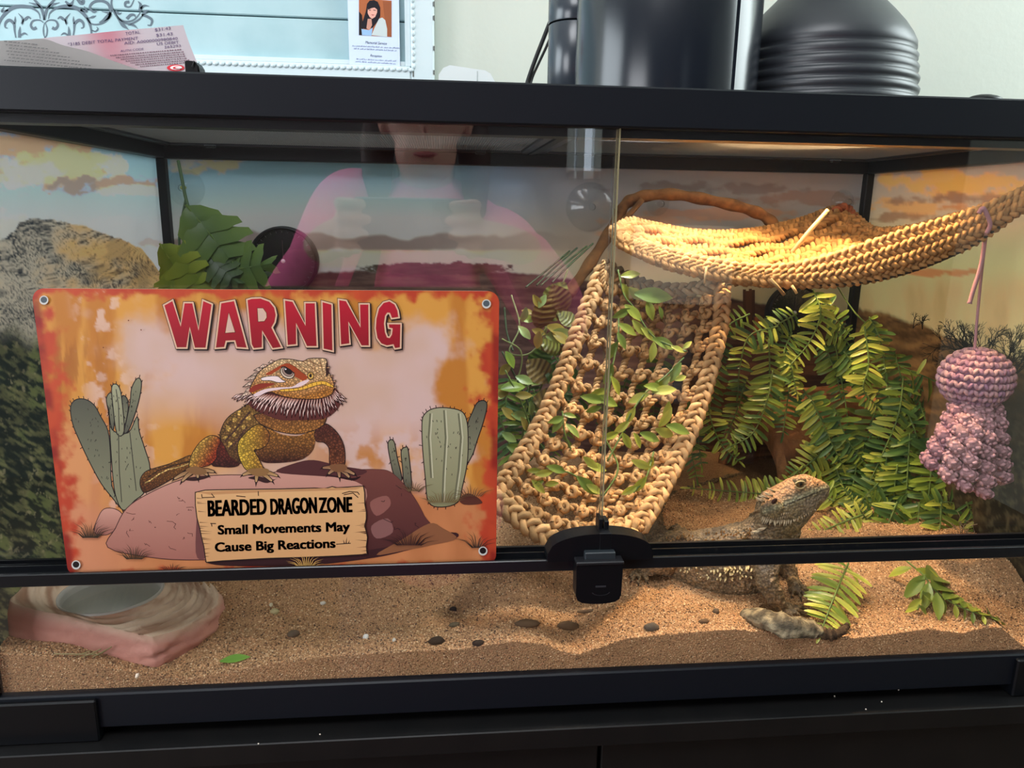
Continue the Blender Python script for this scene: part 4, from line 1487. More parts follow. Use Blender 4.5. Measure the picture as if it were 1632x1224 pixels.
def spike(ink_, a, b, w, c0, c1):
    a, b = np.array(a, float), np.array(b, float)
    d = b - a
    nr = np.array([-d[1], d[0]]) / (np.linalg.norm(d) + 1e-9)
    m = a + d * .55 + nr * w * .4
    pts = [a + nr * w / 2, m + nr * w * .35, b, m - nr * w * .35, a - nr * w / 2]
    LAY[0] += 0
    ink_.poly([p + (p - (a + b) / 2) * .0 for p in pts], [c1, c0, c0, c0, c1])
    ink_.line(pts[:3][::-1], .8, S(40, 20, 20))
    ink_.line(pts[2:], .8, S(40, 20, 20), new=False)


def arc(t, kind):
    if kind == 0:
        xs_, ys_ = [130, 260, 420, 600, 800, 1000, 1180, 1330, 1400], [560, 540, 590, 640, 680, 690, 660, 560, 540]
    else:
        xs_, ys_ = [330, 430, 560, 720, 880, 1040, 1180, 1300, 1340], [560, 560, 570, 600, 620, 610, 590, 540, 500]
    k = np.linspace(0, 1, len(xs_))
    return np.interp(t, k, xs_), np.interp(t, k, ys_)


for kind, cnt, ln0 in ((0, 36, 210), (1, 34, 190)):
    for k in range(cnt):
        t = (k + .5) / cnt
        x, y = arc(t, kind)
        ang = math.radians(np.interp(t, [0, .15, .35, .6, .8, 1], [158, 138, 116, 100, 72, 32]) + rs3.uniform(-5, 5))
        L_ = ln0 * rs3.uniform(.8, 1.1) * np.interp(t, [0, .2, .8, 1], [.85, 1, 1, .65])
        spike(bd, R4([(x, y)])[0], R4([(x + L_ * math.cos(ang), y + L_ * math.sin(ang))])[0], 4.4 if t < .5 else 3.2, SPK, SPD)
part('beard_print', bd.mb, M_PRINT, sign)
hd = Ink()
for a, b in (((420, 260), (280, 245)), ((430, 300), (205, 345)), ((400, 350), (160, 372)), ((340, 420), (138, 462)), ((300, 480), (150, 560)), ((300, 530), (100, 600)), ((480, 210), (345, 215)), ((560, 160), (470, 150))):
    spike(hd, R4([a])[0], R4([b])[0], 8, S(230, 200, 176), S(160, 84, 52))
head = smooth(R4([(620, 100), (700, 95), (800, 105), (920, 125), (1000, 90), (1120, 85), (1220, 95), (1240, 160), (1250, 240), (1272, 290), (1300, 350), (1330, 440), (1320, 500), (1290, 560), (1100, 615), (800, 605), (600, 560), (500, 525), (300, 560), (235, 510), (250, 440), (300, 350), (340, 280), (420, 210), (540, 140)]))
hp = np.array(head)
tt = ((hp[:, 1] - hp[:, 1].min()) / np.ptp(hp[:, 1]))[:, None]
hd.poly(head, mix(S(226, 190, 140), S(186, 120, 50), sstep(.1, .8, tt)))
part('head_print', hd.mb, M_SCALE, sign)
hf = Ink()
hf.line(head, 1.2, BLK_, closed=True)
REDB = S(150, 62, 32)
hf.poly(smooth(R4([(440, 290), (540, 230), (660, 165), (740, 155), (830, 200), (910, 270), (985, 330), (930, 375), (860, 345), (790, 300), (700, 190), (600, 240), (500, 300)])), REDB)
hf.poly(smooth(R4([(225, 500), (300, 435), (420, 410), (560, 415), (470, 455), (330, 500), (260, 530)])), S(132, 48, 34))
hf.outl(smooth(R4([(380, 345), (470, 320), (590, 318), (650, 362), (700, 392), (600, 400), (500, 375), (400, 374)])), S(226, 206, 204), .9, BLK_)
hf.poly(smooth(R4([(280, 560), (420, 490), (600, 465), (780, 455), (880, 400), (980, 365), (1000, 385), (880, 455), (640, 490), (470, 520), (340, 580)])), S(216, 190, 190))
hf.outl(smooth(R4([(640, 490), (880, 468), (1040, 405), (1190, 382), (1300, 430), (1325, 465), (1250, 450), (1180, 425), (1060, 452), (900, 500), (660, 520)])), S(222, 170, 62), .9, S(60, 34, 20))
for k in range(11):
    t = k / 10
    x = 680 + 600 * t
    y = np.interp(x, [640, 880, 1040, 1190, 1300], [492, 470, 410, 388, 432])
    hf.line(R4([(x, y), (x + 6, y + 34)]), .8, S(70, 40, 24), new=(k == 0))
ell = lambda cx, cy, rx, ry, a0=0, a1=TAU, n_=26: [(cx + rx * math.cos(t), cy + ry * math.sin(t)) for t in np.linspace(a0, a1, n_)]
rot = lambda L_, cx, cy, a: [(cx + (x - cx) * math.cos(a) - (y - cy) * math.sin(a), cy + (x - cx) * math.sin(a) + (y - cy) * math.cos(a)) for x, y in L_]
eye = rot(ell(722, 272, 96, 72)[:-1], 722, 272, .55)
hf.outl(R4(eye), S(206, 186, 164), 1.2, BLK_)
hf.outl(R4(rot(ell(726, 262, 76, 54)[:-1], 726, 262, .55)), S(150, 124, 112), 1.0, BLK_)
hf.poly(R4(rot(ell(732, 252, 58, 40)[:-1], 732, 252, .55)), BLK_)
hf.poly(R4(ell(700, 228, 10, 9)[:-1]), S(210, 210, 216))
hf.poly(R4([(620, 190), (660, 165), (760, 170), (830, 262), (800, 268), (700, 196), (650, 196)]), REDB)
hf.line(R4([(640, 200), (690, 195), (760, 235), (806, 278)]), 1.4, BLK_)
hf.outl(R4(ell(1025, 312, 40, 46)[:-1]), S(212, 168, 84), 1.1, BLK_)
hf.poly(R4(ell(1022, 312, 18, 24)[:-1]), BLK_)
hf.poly(R4([(1225, 130), (1250, 190), (1262, 290), (1225, 330), (1218, 230)]), S(50, 30, 26))
for L_ in ([(700, 110), (760, 160), (830, 200), (900, 260), (960, 300)], [(800, 110), (880, 180), (960, 250), (1100, 320)], [(920, 130), (1000, 180), (1100, 260), (1180, 330)], [(1000, 100), (1060, 150), (1180, 200)], [(920, 130), (960, 110), (1060, 150), (1080, 240)], [(1130, 90), (1160, 180), (1200, 300)]):
    hf.line(R4(L_), .9, S(110, 66, 40))
for x, y in ((1255, 200), (1300, 310), (1335, 380), (1345, 455)):
    spike(hf, R4([(x - 22, y + 10)])[0], R4([(x + 18, y - 14)])[0], 3.4, S(190, 150, 110), S(90, 50, 36))
part('face_print', hf.mb, M_PRINT, sign)

# wooden board with the message
bo = Ink()
brd = R8([(65, 130), (150, 110), (400, 105), (800, 100), (1000, 95), (1100, 92), (1180, 98), (1250, 80), (1290, 90), (1520, 75), (1530, 130), (1532, 230), (1545, 300), (1545, 360), (1530, 420), (1545, 470), (1555, 520), (1545, 600), (1552, 665), (1300, 680), (1000, 692), (700, 700), (300, 722), (160, 735), (152, 690), (140, 600), (120, 520), (104, 440), (80, 350), (66, 240)])
bo.outl(brd, S(206, 162, 112), 1.5, BLK_, S(196, 148, 100))
bo.poly(R8([(75, 128), (400, 112), (800, 106), (1250, 92), (1515, 84), (1450, 105), (1100, 118), (700, 126), (200, 150)]), S(180, 132, 88))
for k in range(30):
    y = rs3.uniform(150, 700)
    l_ = k % 2 == 0
    x0 = np.interp(y, [130, 440, 700], [72, 108, 158]) if l_ else 1545
    w_ = rs3.uniform(30, 110)
    bo.line(R8([(x0, y), (x0 + (w_ if l_ else -w_), y + rs3.uniform(-8, 10))]), 1.1, S(70, 38, 26), taper=True, new=(k == 0))
for L_ in ([(120, 145), (125, 175), (230, 172), (205, 140)], [(610, 120), (612, 160)], [(195, 398), (245, 400)], [(205, 398), (210, 425)], [(1335, 140), (1400, 122), (1470, 128), (1485, 150)], [(1350, 150), (1430, 135), (1475, 175)], [(420, 160), (500, 168)]):
    bo.line(R8(L_), 1.4, S(44, 24, 20))
bo.line(R8([(1285, 578), (1410, 570)]), 1.3, BLK_)
for a, b in (((1355, 572), (1345, 535)), ((1370, 572), (1378, 512)), ((1390, 572), (1400, 540))):
    bo.line(R8([a, b]), 1.8, BLK_, taper=True)
part('board_print', bo.mb, M_PRINT, sign)
# lettering
wl, wc, wr_ = Ink(), None, None
letters = [
    ([(52, 106), (102, 78), (155, 240), (180, 92), (228, 92), (268, 265), (298, 78), (350, 100), (312, 372), (245, 372), (212, 240), (190, 370), (132, 370)], None),
    ([(412, 92), (492, 78), (572, 372), (512, 368), (500, 325), (440, 328), (430, 368), (378, 372)], [(460, 165), (490, 268), (445, 272)]),
    ([(578, 72), (605, 64), (660, 62), (715, 82), (746, 120), (756, 165), (748, 210), (728, 245), (790, 368), (738, 375), (670, 262), (668, 370), (618, 375), (605, 350)], [(648, 130), (672, 130), (690, 155), (692, 180), (680, 198), (652, 200)]),
    ([(815, 75), (862, 82), (945, 235), (945, 92), (1003, 92), (1015, 362), (955, 362), (885, 215), (885, 350), (833, 355)], None),
    ([(1053, 85), (1108, 100), (1115, 390), (1060, 378)], None),
    ([(1158, 72), (1200, 78), (1293, 245), (1290, 100), (1342, 100), (1345, 358), (1300, 358), (1215, 205), (1222, 345), (1170, 352)], None),
    ([(1532, 178), (1526, 138), (1508, 100), (1475, 80), (1440, 90), (1410, 125), (1394, 190), (1390, 250), (1400, 310), (1425, 345), (1460, 358), (1502, 350), (1512, 375), (1542, 370), (1545, 225), (1472, 225), (1475, 245), (1497, 250), (1492, 290), (1478, 312), (1460, 308), (1447, 275), (1441, 220), (1448, 170), (1462, 150), (1480, 152), (1492, 184)], None)]
CRM = S(206, 168, 140)
for L_, hole in letters:
    p_ = R7(L_)
    q_ = [(x + 1.6, y + 1.6) for x, y in p_]
    wl.line(q_, 6.4, BLK_, closed=True)
    wl.line(p_, 6.6, BLK_, closed=True)
for L_, hole in letters:
    wl.line(R7(L_), 5.0, CRM, closed=True)
for L_, hole in letters:
    p_ = R7(L_)
    wl.shade(p_, S(170, 26, 44), S(132, 22, 32))
    if hole:
        h_ = R7(hole)
        wl.line(h_, 4.6, BLK_, closed=True)
        wl.line(h_, 3.2, CRM, closed=True)
        wl.poly(h_, S(196, 164, 150))
part('warning_lettering', wl.mb, M_PRINT, sign)
ml = MB()
LAY[0] += 2
LY = YS - .00010 - LSTEP * (LAY[0] + 2)


def spl(a, b):
    p = at(a, b, YS)
    return np.array([p[0], LY, p[2]])


def b8(s, p0, p1, h, bold):
    text_px(ml, s, R8([p0])[0], R8([p1])[0], h / 5.44, spl, BLK_, 0, bold)


b8('BEARDED', (180, 335), (680, 318), 142, 1.1)
b8('DRAGON', (722, 320), (1115, 306), 142, 1.1)
b8('ZONE', (1140, 304), (1420, 298), 136, 1.1)
b8('Small Movements May', (265, 492), (1400, 462), 82, .85)
b8('Cause Big Reactions', (240, 642), (1275, 606), 82, .85)
part('message_lettering', ml, M_PRINT, sign)
gr = Ink()


def tuft(cx, cy, n_, h, w_, col):
    for k in range(n_):
        a = math.radians(-90 + (k / (n_ - 1) - .5) * 130 + rs3.uniform(-8, 8))
        L_ = h * rs3.uniform(.6, 1.1)
        b = np.array([cx + (k / (n_ - 1) - .5) * w_, cy])
        gr.line([b, b + .6 * L_ * np.array([math.cos(a) * .7, math.sin(a)]), b + L_ * np.array([math.cos(a) * 1.15, math.sin(a) * .9])], 1.7, col, taper=True, new=(k == 0))


for args in ((145, 856, 16, 34, 22, S(50, 40, 30)), (215, 890, 14, 30, 22, S(56, 44, 32)), (275, 908, 10, 14, 20, S(60, 44, 34)), (488, 902, 14, 22, 24, S(196, 152, 84)), (760, 872, 10, 32, 14, S(48, 38, 30)),
             (652, 868, 18, 30, 36, S(44, 26, 26)), (705, 800, 16, 26, 40, S(110, 90, 56)), (660, 782, 10, 26, 16, S(96, 76, 52)), (752, 790, 10, 24, 26, S(90, 66, 46))):
    tuft(*args)
for x, y in ((205, 510), (225, 525), (165, 553), (470, 452)):
    if x < 400:
        gr.line([(x, y), (x + 2, y + .5)], 1.8, S(110, 54, 30))
part('grass_print', gr.mb, M_PRINT, sign, kind='stuff')
for hx, hy in ((71.5, 478), (775, 484), (122.5, 899), (769.5, 877)):
    hm = Ink()
    hm.poly([(hx + 7.2 * math.cos(t), hy + 7.2 * math.sin(t)) for t in np.arange(20) * TAU / 20], S(190, 190, 184))
    hm.poly([(hx + 5.2 * math.cos(t), hy - .6 + 5.0 * math.sin(t)) for t in np.arange(20) * TAU / 20], S(74, 84, 90) if hy < 600 else BLK_)
    part('mounting_hole', hm.mb, M_PRINT, sign)

print('LAYERS', LAY[0])

# ================================================================== ROPES, BRAIDS
def frames(P, hint):
    t = np.gradient(P, axis=0)
    t /= np.linalg.norm(t, axis=1)[:, None] + 1e-12
    h = np.broadcast_to(np.asarray(hint, float), P.shape)
    b = np.cross(t, h)
    b /= np.linalg.norm(b, axis=1)[:, None] + 1e-12
    n = np.cross(b, t)
    return t, n, b


def resample(P, step):
    P = np.asarray(P, float)
    s = np.concatenate([[0], np.cumsum(np.linalg.norm(np.diff(P, axis=0), axis=1))])
    m = max(4, int(s[-1] / step))
    q = np.linspace(0, s[-1], m)
    return np.stack([np.interp(q, s, P[:, i]) for i in range(3)], -1), q


def braid(mb, path, w, r, pitch, hint, col, strands=3, seg=5, jit=.12):
    P, s = resample(spline(path, 60) if len(path) < 40 else path, pitch / 9)
    t, n, b = frames(P, hint)
    for k in range(strands):
        ph = s / pitch * TAU + k * TAU / strands
        off = b * (w * np.sin(ph))[:, None] + n * (w * .45 * np.sin(2 * ph))[:, None]
        c = lin(col) * (.70, 1.1, .92)[k % 3]
        cc = c[None, :] * (1 + jit * rng.normal(size=(len(P), 1)))
        mb.tube(P + off, r * (1 + .10 * rng.normal(size=len(P))), seg, cc)
    return mb


def twist(mb, path, R, r, pitch, col, strands=2, seg=5, hint=(0, -1, .3)):
    P, s = resample(path, pitch / 8)
    t, n, b = frames(P, hint)
    for k in range(strands):
        ph = s / pitch * TAU + k * TAU / strands
        off = b * (R * np.sin(ph))[:, None] + n * (R * np.cos(ph))[:, None]
        cc = (lin(col) * (.62 if k == 0 else 1.08))[None, :] * (1 + .1 * rng.normal(size=(len(P), 1)))
        mb.tube(P + off, r * (1 + .08 * rng.normal(size=len(P))), seg, cc)
    return mb


def torus(mb, c, R, r, normal, col, a=14, b=5):
    nrm = np.asarray(normal, float)
    nrm /= np.linalg.norm(nrm)
    u = np.cross(nrm, [0, .3, 1])
    u /= np.linalg.norm(u)
    v = np.cross(nrm, u)
    th = np.linspace(0, TAU, a + 1)
    P = np.asarray(c) + R * (np.cos(th)[:, None] * u + np.sin(th)[:, None] * v)
    return mb.tube(P, r, b, col, cap=False)


M_ROPE = mat('seagrass_rope', rough=.8, spec=.2, vcol=True, bump=(900, .5, .001))
STRAW = (184, 136, 82)

# ================================================================== HAMMOCK
ham = thing('woven_hammock', at(1290, 440, .14), 'woven straw hammock slung from the right wall across the top of the tank', 'hammock')
Lp = [((985, 385), .215), ((1060, 420), .185), ((1150, 440), .165), ((1260, 451), .145), ((1360, 449), .135), ((1450, 430), .132), ((1540, 392), .130), ((1600, 350), .128), ((1640, 318), .126), ((1688, 286), .124)]
Up = [((985, 378), .215), ((1060, 404), .185), ((1150, 424), .165), ((1230, 431), .150), ((1300, 421), .145), ((1370, 399), .142), ((1450, 372), .140), ((1540, 346), .135), ((1600, 322), .130), ((1640, 303), .128), ((1690, 278), .125)]
Fp = [((983, 374), .22), ((1003, 356), .25), ((1050, 364), .29), ((1100, 373), .32), ((1150, 375), .34), ((1200, 371), .365), ((1240, 364), .385), ((1290, 350), .405), ((1342, 334), .425), ((1390, 366), .37), ((1470, 362), .26), ((1560, 335), .17), ((1640, 305), .129), ((1689, 280), .125)]
NU = 120


def crv(L_):
    return spline([at(p[0], p[1], y) for p, y in L_], NU)


Lc, Uc, Fc = crv(Lp), crv(Up), crv(Fp)
Fc = resample(Fc, .001)[0]
Fc = np.stack([np.interp(np.linspace(0, 1, NU), np.linspace(0, 1, len(Fc)), Fc[:, i]) for i in range(3)], -1)
uu = np.linspace(0, 1, NU)[:, None]
for k in range(3):
    t = (k + .4) / 3.2
    Pk = Lc + (Uc - Lc) * t + np.array([0, -.006, -.002]) * math.sin(t * math.pi)
    part('braid_row', braid(MB(), Pk, .0044, .0024, .021, (0, -1, .2), STRAW), M_ROPE, ham, smooth=True)
part('border_braid', braid(MB(), Uc, .0044, .0027, .022, (0, -1, .3), (190, 144, 90)), M_ROPE, ham, smooth=True)
for k in range(8):
    t = (k + 1) / 8.6
    Pk = Uc + (Fc - Uc) * t + np.array([0, 0, -.030]) * math.sin(t * math.pi) * np.sin(uu * math.pi) ** .7
    Pk = Pk + np.array([0, 0, 1]) * (.0025 * np.sin(uu * 60 + k * 2))
    part('braid_row', braid(MB(), Pk, .0074, .0034, .024, (0, -.5, 1), STRAW), M_ROPE, ham, smooth=True)
part('border_braid', braid(MB(), Fc, .0052, .0032, .022, (0, -.7, .7), (188, 140, 86)), M_ROPE, ham, smooth=True)
part('edge_cord', MB().tube(Lc[40:] + np.array([0, -.004, -.001]), .0012, 6, lin((52, 40, 28))), M_ROPE, ham, smooth=True)
part('loose_straw', MB().tube([at(1262, 402, .20), at(1292, 366, .195), at(1320, 334, .19)], [.0022, .0024, .0020], 6, lin((236, 208, 140))), M_ROPE, ham, smooth=True)
part('loose_straw', MB().tube([at(1228, 445, .13), at(1240, 458, .128), at(1250, 470, .127)], .0016, 5, lin((150, 118, 76))), M_ROPE, ham, smooth=True)
part('loose_straw', MB().tube([at(1262, 455, .13), at(1270, 468, .128)], .0013, 5, lin((210, 170, 110))), M_ROPE, ham, smooth=True)
part('loose_straw', MB().tube([at(1126, 425, .15), at(1124, 440, .149), at(1123, 452, .149)], .0011, 5, lin((200, 160, 110))), M_ROPE, ham, smooth=True)
tie = MB()
twist(tie, spline([at(1322, 350, .415), at(1335, 334, .42), at(1350, 332, .42), at(1362, 348, .41)], 30), .0035, .003, .012, (176, 96, 60))
part('corner_tie', tie, M_ROPE, ham, smooth=True)
wl_ = Uc[-1]
part('corner_tie', twist(MB(), spline([wl_ + np.array([-.012, 0, -.004]), wl_, np.array([W - .016, wl_[1], wl_[2] + .004])], 14), .0030, .0026, .012, (150, 104, 66)), M_ROPE, ham, smooth=True)
M_SUCK = glass_mat('clear_suction_cup', 1.42, (.93, .95, .95), .12, 1.6)


def suction_cup(px, py, Y, r, lab):
    c = at(px, py, Y)
    y = .4462
    c = at(px, py, y)
    o = thing('suction_cup', c, lab, 'suction cup', 'clear suction cups on the walls')
    part('cup', MB().lathe([(r, 0), (r * .97, -.001), (r * .7, -.005), (r * .35, -.010), (r * .2, -.012), (0, -.012)], (c[0], c[1], c[2]), 32, axis='y'), M_SUCK, o, smooth=True)
    part('hook_stud', MB().lathe([(.004, -.0125), (.0042, -.018), (.003, -.019), (0, -.0192)], (c[0], c[1], c[2]), 16, axis='y'), M_SUCK, o, smooth=True)
    return o


sc_ = thing('suction_cup', (W - .0095, wl_[1], wl_[2] + .004), 'clear suction cup on the right wall holding the hammock corner', 'suction cup', 'clear suction cups on the walls')
cupm = MB().lathe([(.016, 0), (.0155, .001), (.011, .004), (.005, .007), (0, .0072)], (0, 0, 0), 28)
v_ = cupm.v[0].copy()
cupm.v[0] = np.stack([W - .0098 - v_[:, 2], wl_[1] + v_[:, 1], wl_[2] + .004 + v_[:, 0]], 1)
part('cup', cupm, M_SUCK, sc_, smooth=True)
suction_cup(1342, 322, .446, .016, 'clear suction cup above the red tie of the hammock')
suction_cup(297, 300, .446, .022, 'clear suction cup behind the stalk of the split-leaf plant')
suction_cup(940, 330, .446, .031, 'large clear suction cup left of the bent brown branch')
suction_cup(1048, 325, .446, .015, 'clear suction cup framed by the bent brown branch')

# bent brown branch over the back of the hammock
br = thing('bent_branch', at(1000, 400, .40), 'thick bendable brown vine branch arching behind the hammock', 'branch')
bp = spline([at(905, 470, .40), at(940, 420, .40), at(975, 365, .40), at(995, 328, .40), at(1020, 314, .40), at(1070, 310, .40), at(1130, 319, .40), at(1190, 333, .40), at(1225, 350, .40), at(1245, 380, .40)], 80)
brm = MB().tube(bp, .0072 * (1 + .12 * np.sin(np.arange(80) * .9)), 10, lin((140, 96, 56)))
part('stem', brm, mat('branch_bark', rgb(138, 98, 60), .85, .2, noise=(60, rgb(88, 60, 36), .4, .7), bump=(160, .7, .002)), br, smooth=True)
part('cut_twig', MB().tube([at(985, 360, .395), at(1005, 340, .392), at(1024, 318, .392)], .0035, 7), MATS['branch_bark'], br, smooth=True)

# ================================================================== CLIMBING NET
net = thing('rope_net', atz(890, 860, .05), 'sloping seagrass rope net ladder leading up to the hammock', 'net')
CTL, CTR, CBR, CBL = at(960, 428, .23), at(1150, 452, .21), at(1010, 846, .075), at(792, 790, .085)


def netp(u, v):
    """u across (0 left), v down (0 top)"""
    lft = spline([at(962, 426, .235), at(925, 520, .20), at(880, 640, .155), at(830, 730, .115), at(778, 800, .085)], 60)
    rgt = spline([at(1152, 455, .215), at(1146, 530, .19), at(1110, 660, .15), at(1065, 760, .11), at(1018, 842, .07)], 60)
    i = v * 59
    a = np.array([np.interp(i, np.arange(60), lft[:, k]) for k in range(3)])
    b = np.array([np.interp(i, np.arange(60), rgt[:, k]) for k in range(3)])
    p = a + (b - a) * u
    return p + np.array([0, .010, -.016]) * math.sin(u * math.pi) * (1 - .3 * v) + np.array([0, -.014, -.012]) * v * math.sin(u * math.pi) * v


NHINT = (0, -.8, .6)
side = lambda u: [netp(u, v) for v in np.linspace(0, 1, 24)]
NC = (204, 160, 108)
for u in (0.0, 1.0):
    part('border_braid', braid(MB(), side(u), .0066, .0031, .028, NHINT, (208, 164, 112)), M_ROPE, net, smooth=True)
part('border_braid', braid(MB(), [netp(u, 0) + np.array([0, 0, .002]) for u in np.linspace(0, 1, 14)], .0062, .0031, .027, NHINT, (186, 156, 118)), M_ROPE, net, smooth=True)
bot = spline([at(780, 790, .09), at(805, 808, .066), at(850, 842, .052), at(892, 866, .048), at(930, 864, .048), at(975, 852, .055), at(1016, 842, .068)], 30)
part('border_braid', braid(MB(), bot, .0068, .0034, .028, NHINT, (206, 164, 112)), M_ROPE, net, smooth=True)
NCOL, NROW = 8, 14
for i in range(1, NCOL):
    vs = np.linspace(0.0, .985, 60)
    path = np.array([netp(i / NCOL + .012 * math.sin(v * NROW * math.pi), v) + np.array([0, -.0025, .0015]) * math.cos(v * NROW * TAU) for v in vs])
    part('cord', twist(MB(), path, .0019, .0020, .0105, NC), M_ROPE, net, smooth=True)
for j in range(1, NROW):
    us = np.linspace(0, 1, 50)
    path = np.array([netp(u, min(j / NROW + .014 * math.cos(u * NCOL * TAU), .99)) + np.array([0, -.003, .001]) * math.sin(u * NCOL * TAU) for u in us])
    part('cord', twist(MB(), path, .0019, .0020, .0105, NC), M_ROPE, net, smooth=True)
knots = []
for k in range(3):
    mb = MB()
    c_ = lin(NC) * (.9 + .1 * k)
    torus(mb, (0, 0, 0), .0040, .0021, (.7, -.5, .5), c_, 12, 5)
    torus(mb, (.001, -.001, 0), .0036, .0021, (-.6, -.4, .7), c_ * 1.05, 12, 5)
    knots.append(mb.mesh('knot', M_ROPE, True))
for i in range(1, NCOL):
    for j in range(1, NROW):
        p = netp(i / NCOL, j / NROW) + np.array([0, -.003, .001]) - base_of(net)
        inst('knot', knots[(i + j) % 3], net, Matrix.Translation(p) @ Matrix.Rotation(rng.uniform(-1, 1), 4, (0, -1, 0)) @ Matrix.Scale(rng.uniform(.9, 1.2), 4))
tuf = MB()
for k in range(16):
    a = at(988 + k * 2.2, 838 + (k % 4) * 3, .07)
    tuf.tube([a, a + np.array([rng.uniform(-.004, .004), -.003, -.008 - rng.uniform(0, .006)])], .0007, 4, lin((206, 190, 160)))
part('frayed_end', tuf, M_ROPE, net, kind='stuff')
ls = MB()
twist(ls, spline([at(962, 415, .225), at(960, 440, .222), at(966, 462, .220), at(972, 470, .22)], 20), .0012, .0013, .007, NC)
part('tie_end', ls, M_ROPE, net, smooth=True)

# ================================================================== LEAVES
M_LEAF = mat('plastic_leaf', rough=.35, spec=.45, vcol=True, transl=.22)
M_STEM = mat('plastic_stem', rough=.5, spec=.35, vcol=True)


def leaf_mesh(name, wid, shape, cbase, ctip, fold=.15, curl=.18, ribs=0, nl=7, m=None):
    """leaf of length 1 along +Y, face +Z; width profile by shape"""
    t = np.linspace(0, 1, nl)
    if shape == 'strap':
        w = wid * np.array([.42, .80, .96, 1, 1, .88, .36])[:nl] if nl == 7 else wid * np.sin(np.clip(t * .9 + .08, 0, 1) * math.pi) ** .55
    elif shape == 'oval':
        w = wid * np.sin(np.clip(t, .03, .985) * math.pi) ** .8
    else:
        w = wid * np.sin(np.clip(t ** .7, .03, .985) * math.pi) ** .9
    rows, cols = [], []
    for i in range(nl):
        z = -curl * t[i] ** 2
        row, cr = [], []
        for s in (-1, -.5, 0, .5, 1):
            rib = ribs * math.sin(t[i] * 40 + abs(s) * 3) * .02 if ribs else 0
            row.append((s * w[i] / 2, t[i] - (.02 * abs(s)), z + fold * abs(s) * w[i] + rib))
            k = np.clip(.25 + .55 * t[i] + .25 * abs(s), 0, 1)
            if ribs:
                k = .5 + .5 * math.sin(t[i] * 44 - abs(s) * 9)
            cr.append(mix(lin(cbase), lin(ctip), k))
        rows.append(row)
        cols.append(cr)
    return MB().grid(np.array(rows), np.array(cols)).mesh(name, m or M_LEAF, True)


FERN = [leaf_mesh('leaflet', .225, 'strap', b, t_) for b, t_ in (((66, 104, 46), (150, 172, 66)), ((84, 120, 46), (204, 210, 92)), ((40, 74, 44), (92, 128, 64)), ((110, 140, 48), (220, 220, 100)))]  # shade of deep fronds put into the darkest green, lamplight into the yellow ones
IVY = [leaf_mesh('leaf', .42, 'oval', b, t_) for b, t_ in (((98, 120, 40), (178, 184, 72)), ((70, 104, 44), (142, 160, 66)), ((120, 134, 48), (198, 198, 90)))]


def orient(p, d, n, ln, base):
    d = np.asarray(d, float)
    d = d / (np.linalg.norm(d) + 1e-9)
    n = np.asarray(n, float)
    x = np.cross(d, n)
    x /= np.linalg.norm(x) + 1e-9
    n = np.cross(x, d)
    m = Matrix.Identity(4)
    for i in range(3):
        m[i][0], m[i][1], m[i][2], m[i][3] = x[i] * ln, d[i] * ln, n[i] * ln, (p - base)[i]
    return m


def pxm(px, py, Y):
    return np.linalg.norm(at(px + 1, py, Y) - at(px, py, Y))


def frond(plant, pts, n, ln, kind, rs, ground=False, taper=True, both_sides=True, sway=.35, face=(0, -.9, .45)):
    """pts: (px, py, Y); ln: leaflet length in pixels"""
    n = int(n * 1.35)
    P = spline([onsand(p[0], p[1], p[2]) if ground else at(*p) for p in pts], 40)
    st = part('frond', MB().tube(P, np.linspace(.0011, .0006, 40), 5, lin((92, 116, 56))), M_STEM, plant, smooth=True)
    base = base_of(plant)
    s = pxm(pts[0][0], pts[0][1], P[20][1])
    T = np.gradient(P, axis=0)
    T /= np.linalg.norm(T, axis=1)[:, None]
    for k in range(n):
        t = .06 + .93 * k / (n - 1)
        i = int(t * 39)
        sz = .88 * ln * s * (np.interp(t, [0, .15, .55, 1], [.8, 1, .95, .42]) if taper else 1) * rs.uniform(.85, 1.15)
        fc = np.asarray(face) + np.array([rs.uniform(-sway, sway), rs.uniform(-sway, sway), rs.uniform(-sway, sway)])
        sd = np.cross(T[i], fc)
        sd /= np.linalg.norm(sd)
        for s_ in (1, -1):
            d = sd * s_ * 1.0 + T[i] * rs.uniform(.05, .32) + np.array([0, 0, rs.uniform(-.25, .10)])
            me = kind[rs.randrange(len(kind))]
            inst('leaflet', me, st, orient(P[i], d, fc, sz * rs.uniform(.9, 1.1), base))
    inst('leaflet', kind[-1], st, orient(P[-1], T[-1], face, ln * s * .5, base))


def leafy(plant, pts, leaves, kind, rs, stemcol=(96, 116, 56), rad=.0009, face=(0, -.9, .4), ground=False):
    """a stem with single leaves: leaves = (px, py, angle in degrees on the picture, length px)"""
    P = spline([onsand(p[0], p[1], p[2]) if ground else at(*p) for p in pts], 40)
    st = part('stem', MB().tube(P, rad, 5, lin(stemcol)), M_STEM, plant, smooth=True)
    base = base_of(plant)
    for lx, ly, ang, L_ in leaves:
        a0 = np.array([project(q) for q in P])
        j = int(np.argmin((a0[:, 0] - lx) ** 2 + (a0[:, 1] - ly) ** 2))
        Y = P[j][1] - .004
        a = math.radians(ang)
        p0 = at(lx, ly, Y)
        p1 = onsand(lx + L_ * math.cos(a), ly + L_ * math.sin(a), .004) if ground else at(lx + L_ * math.cos(a), ly + L_ * math.sin(a), Y - .006 * rs.uniform(-1, 1.5))
        fc = np.asarray(face) + np.array([rs.uniform(-.4, .4), rs.uniform(-.3, .3), rs.uniform(-.3, .3)])
        inst('leaf', kind[rs.randrange(len(kind))], st, orient(p0, p1 - p0, fc, np.linalg.norm(p1 - p0), base))
    return st


rf = random.Random(21)
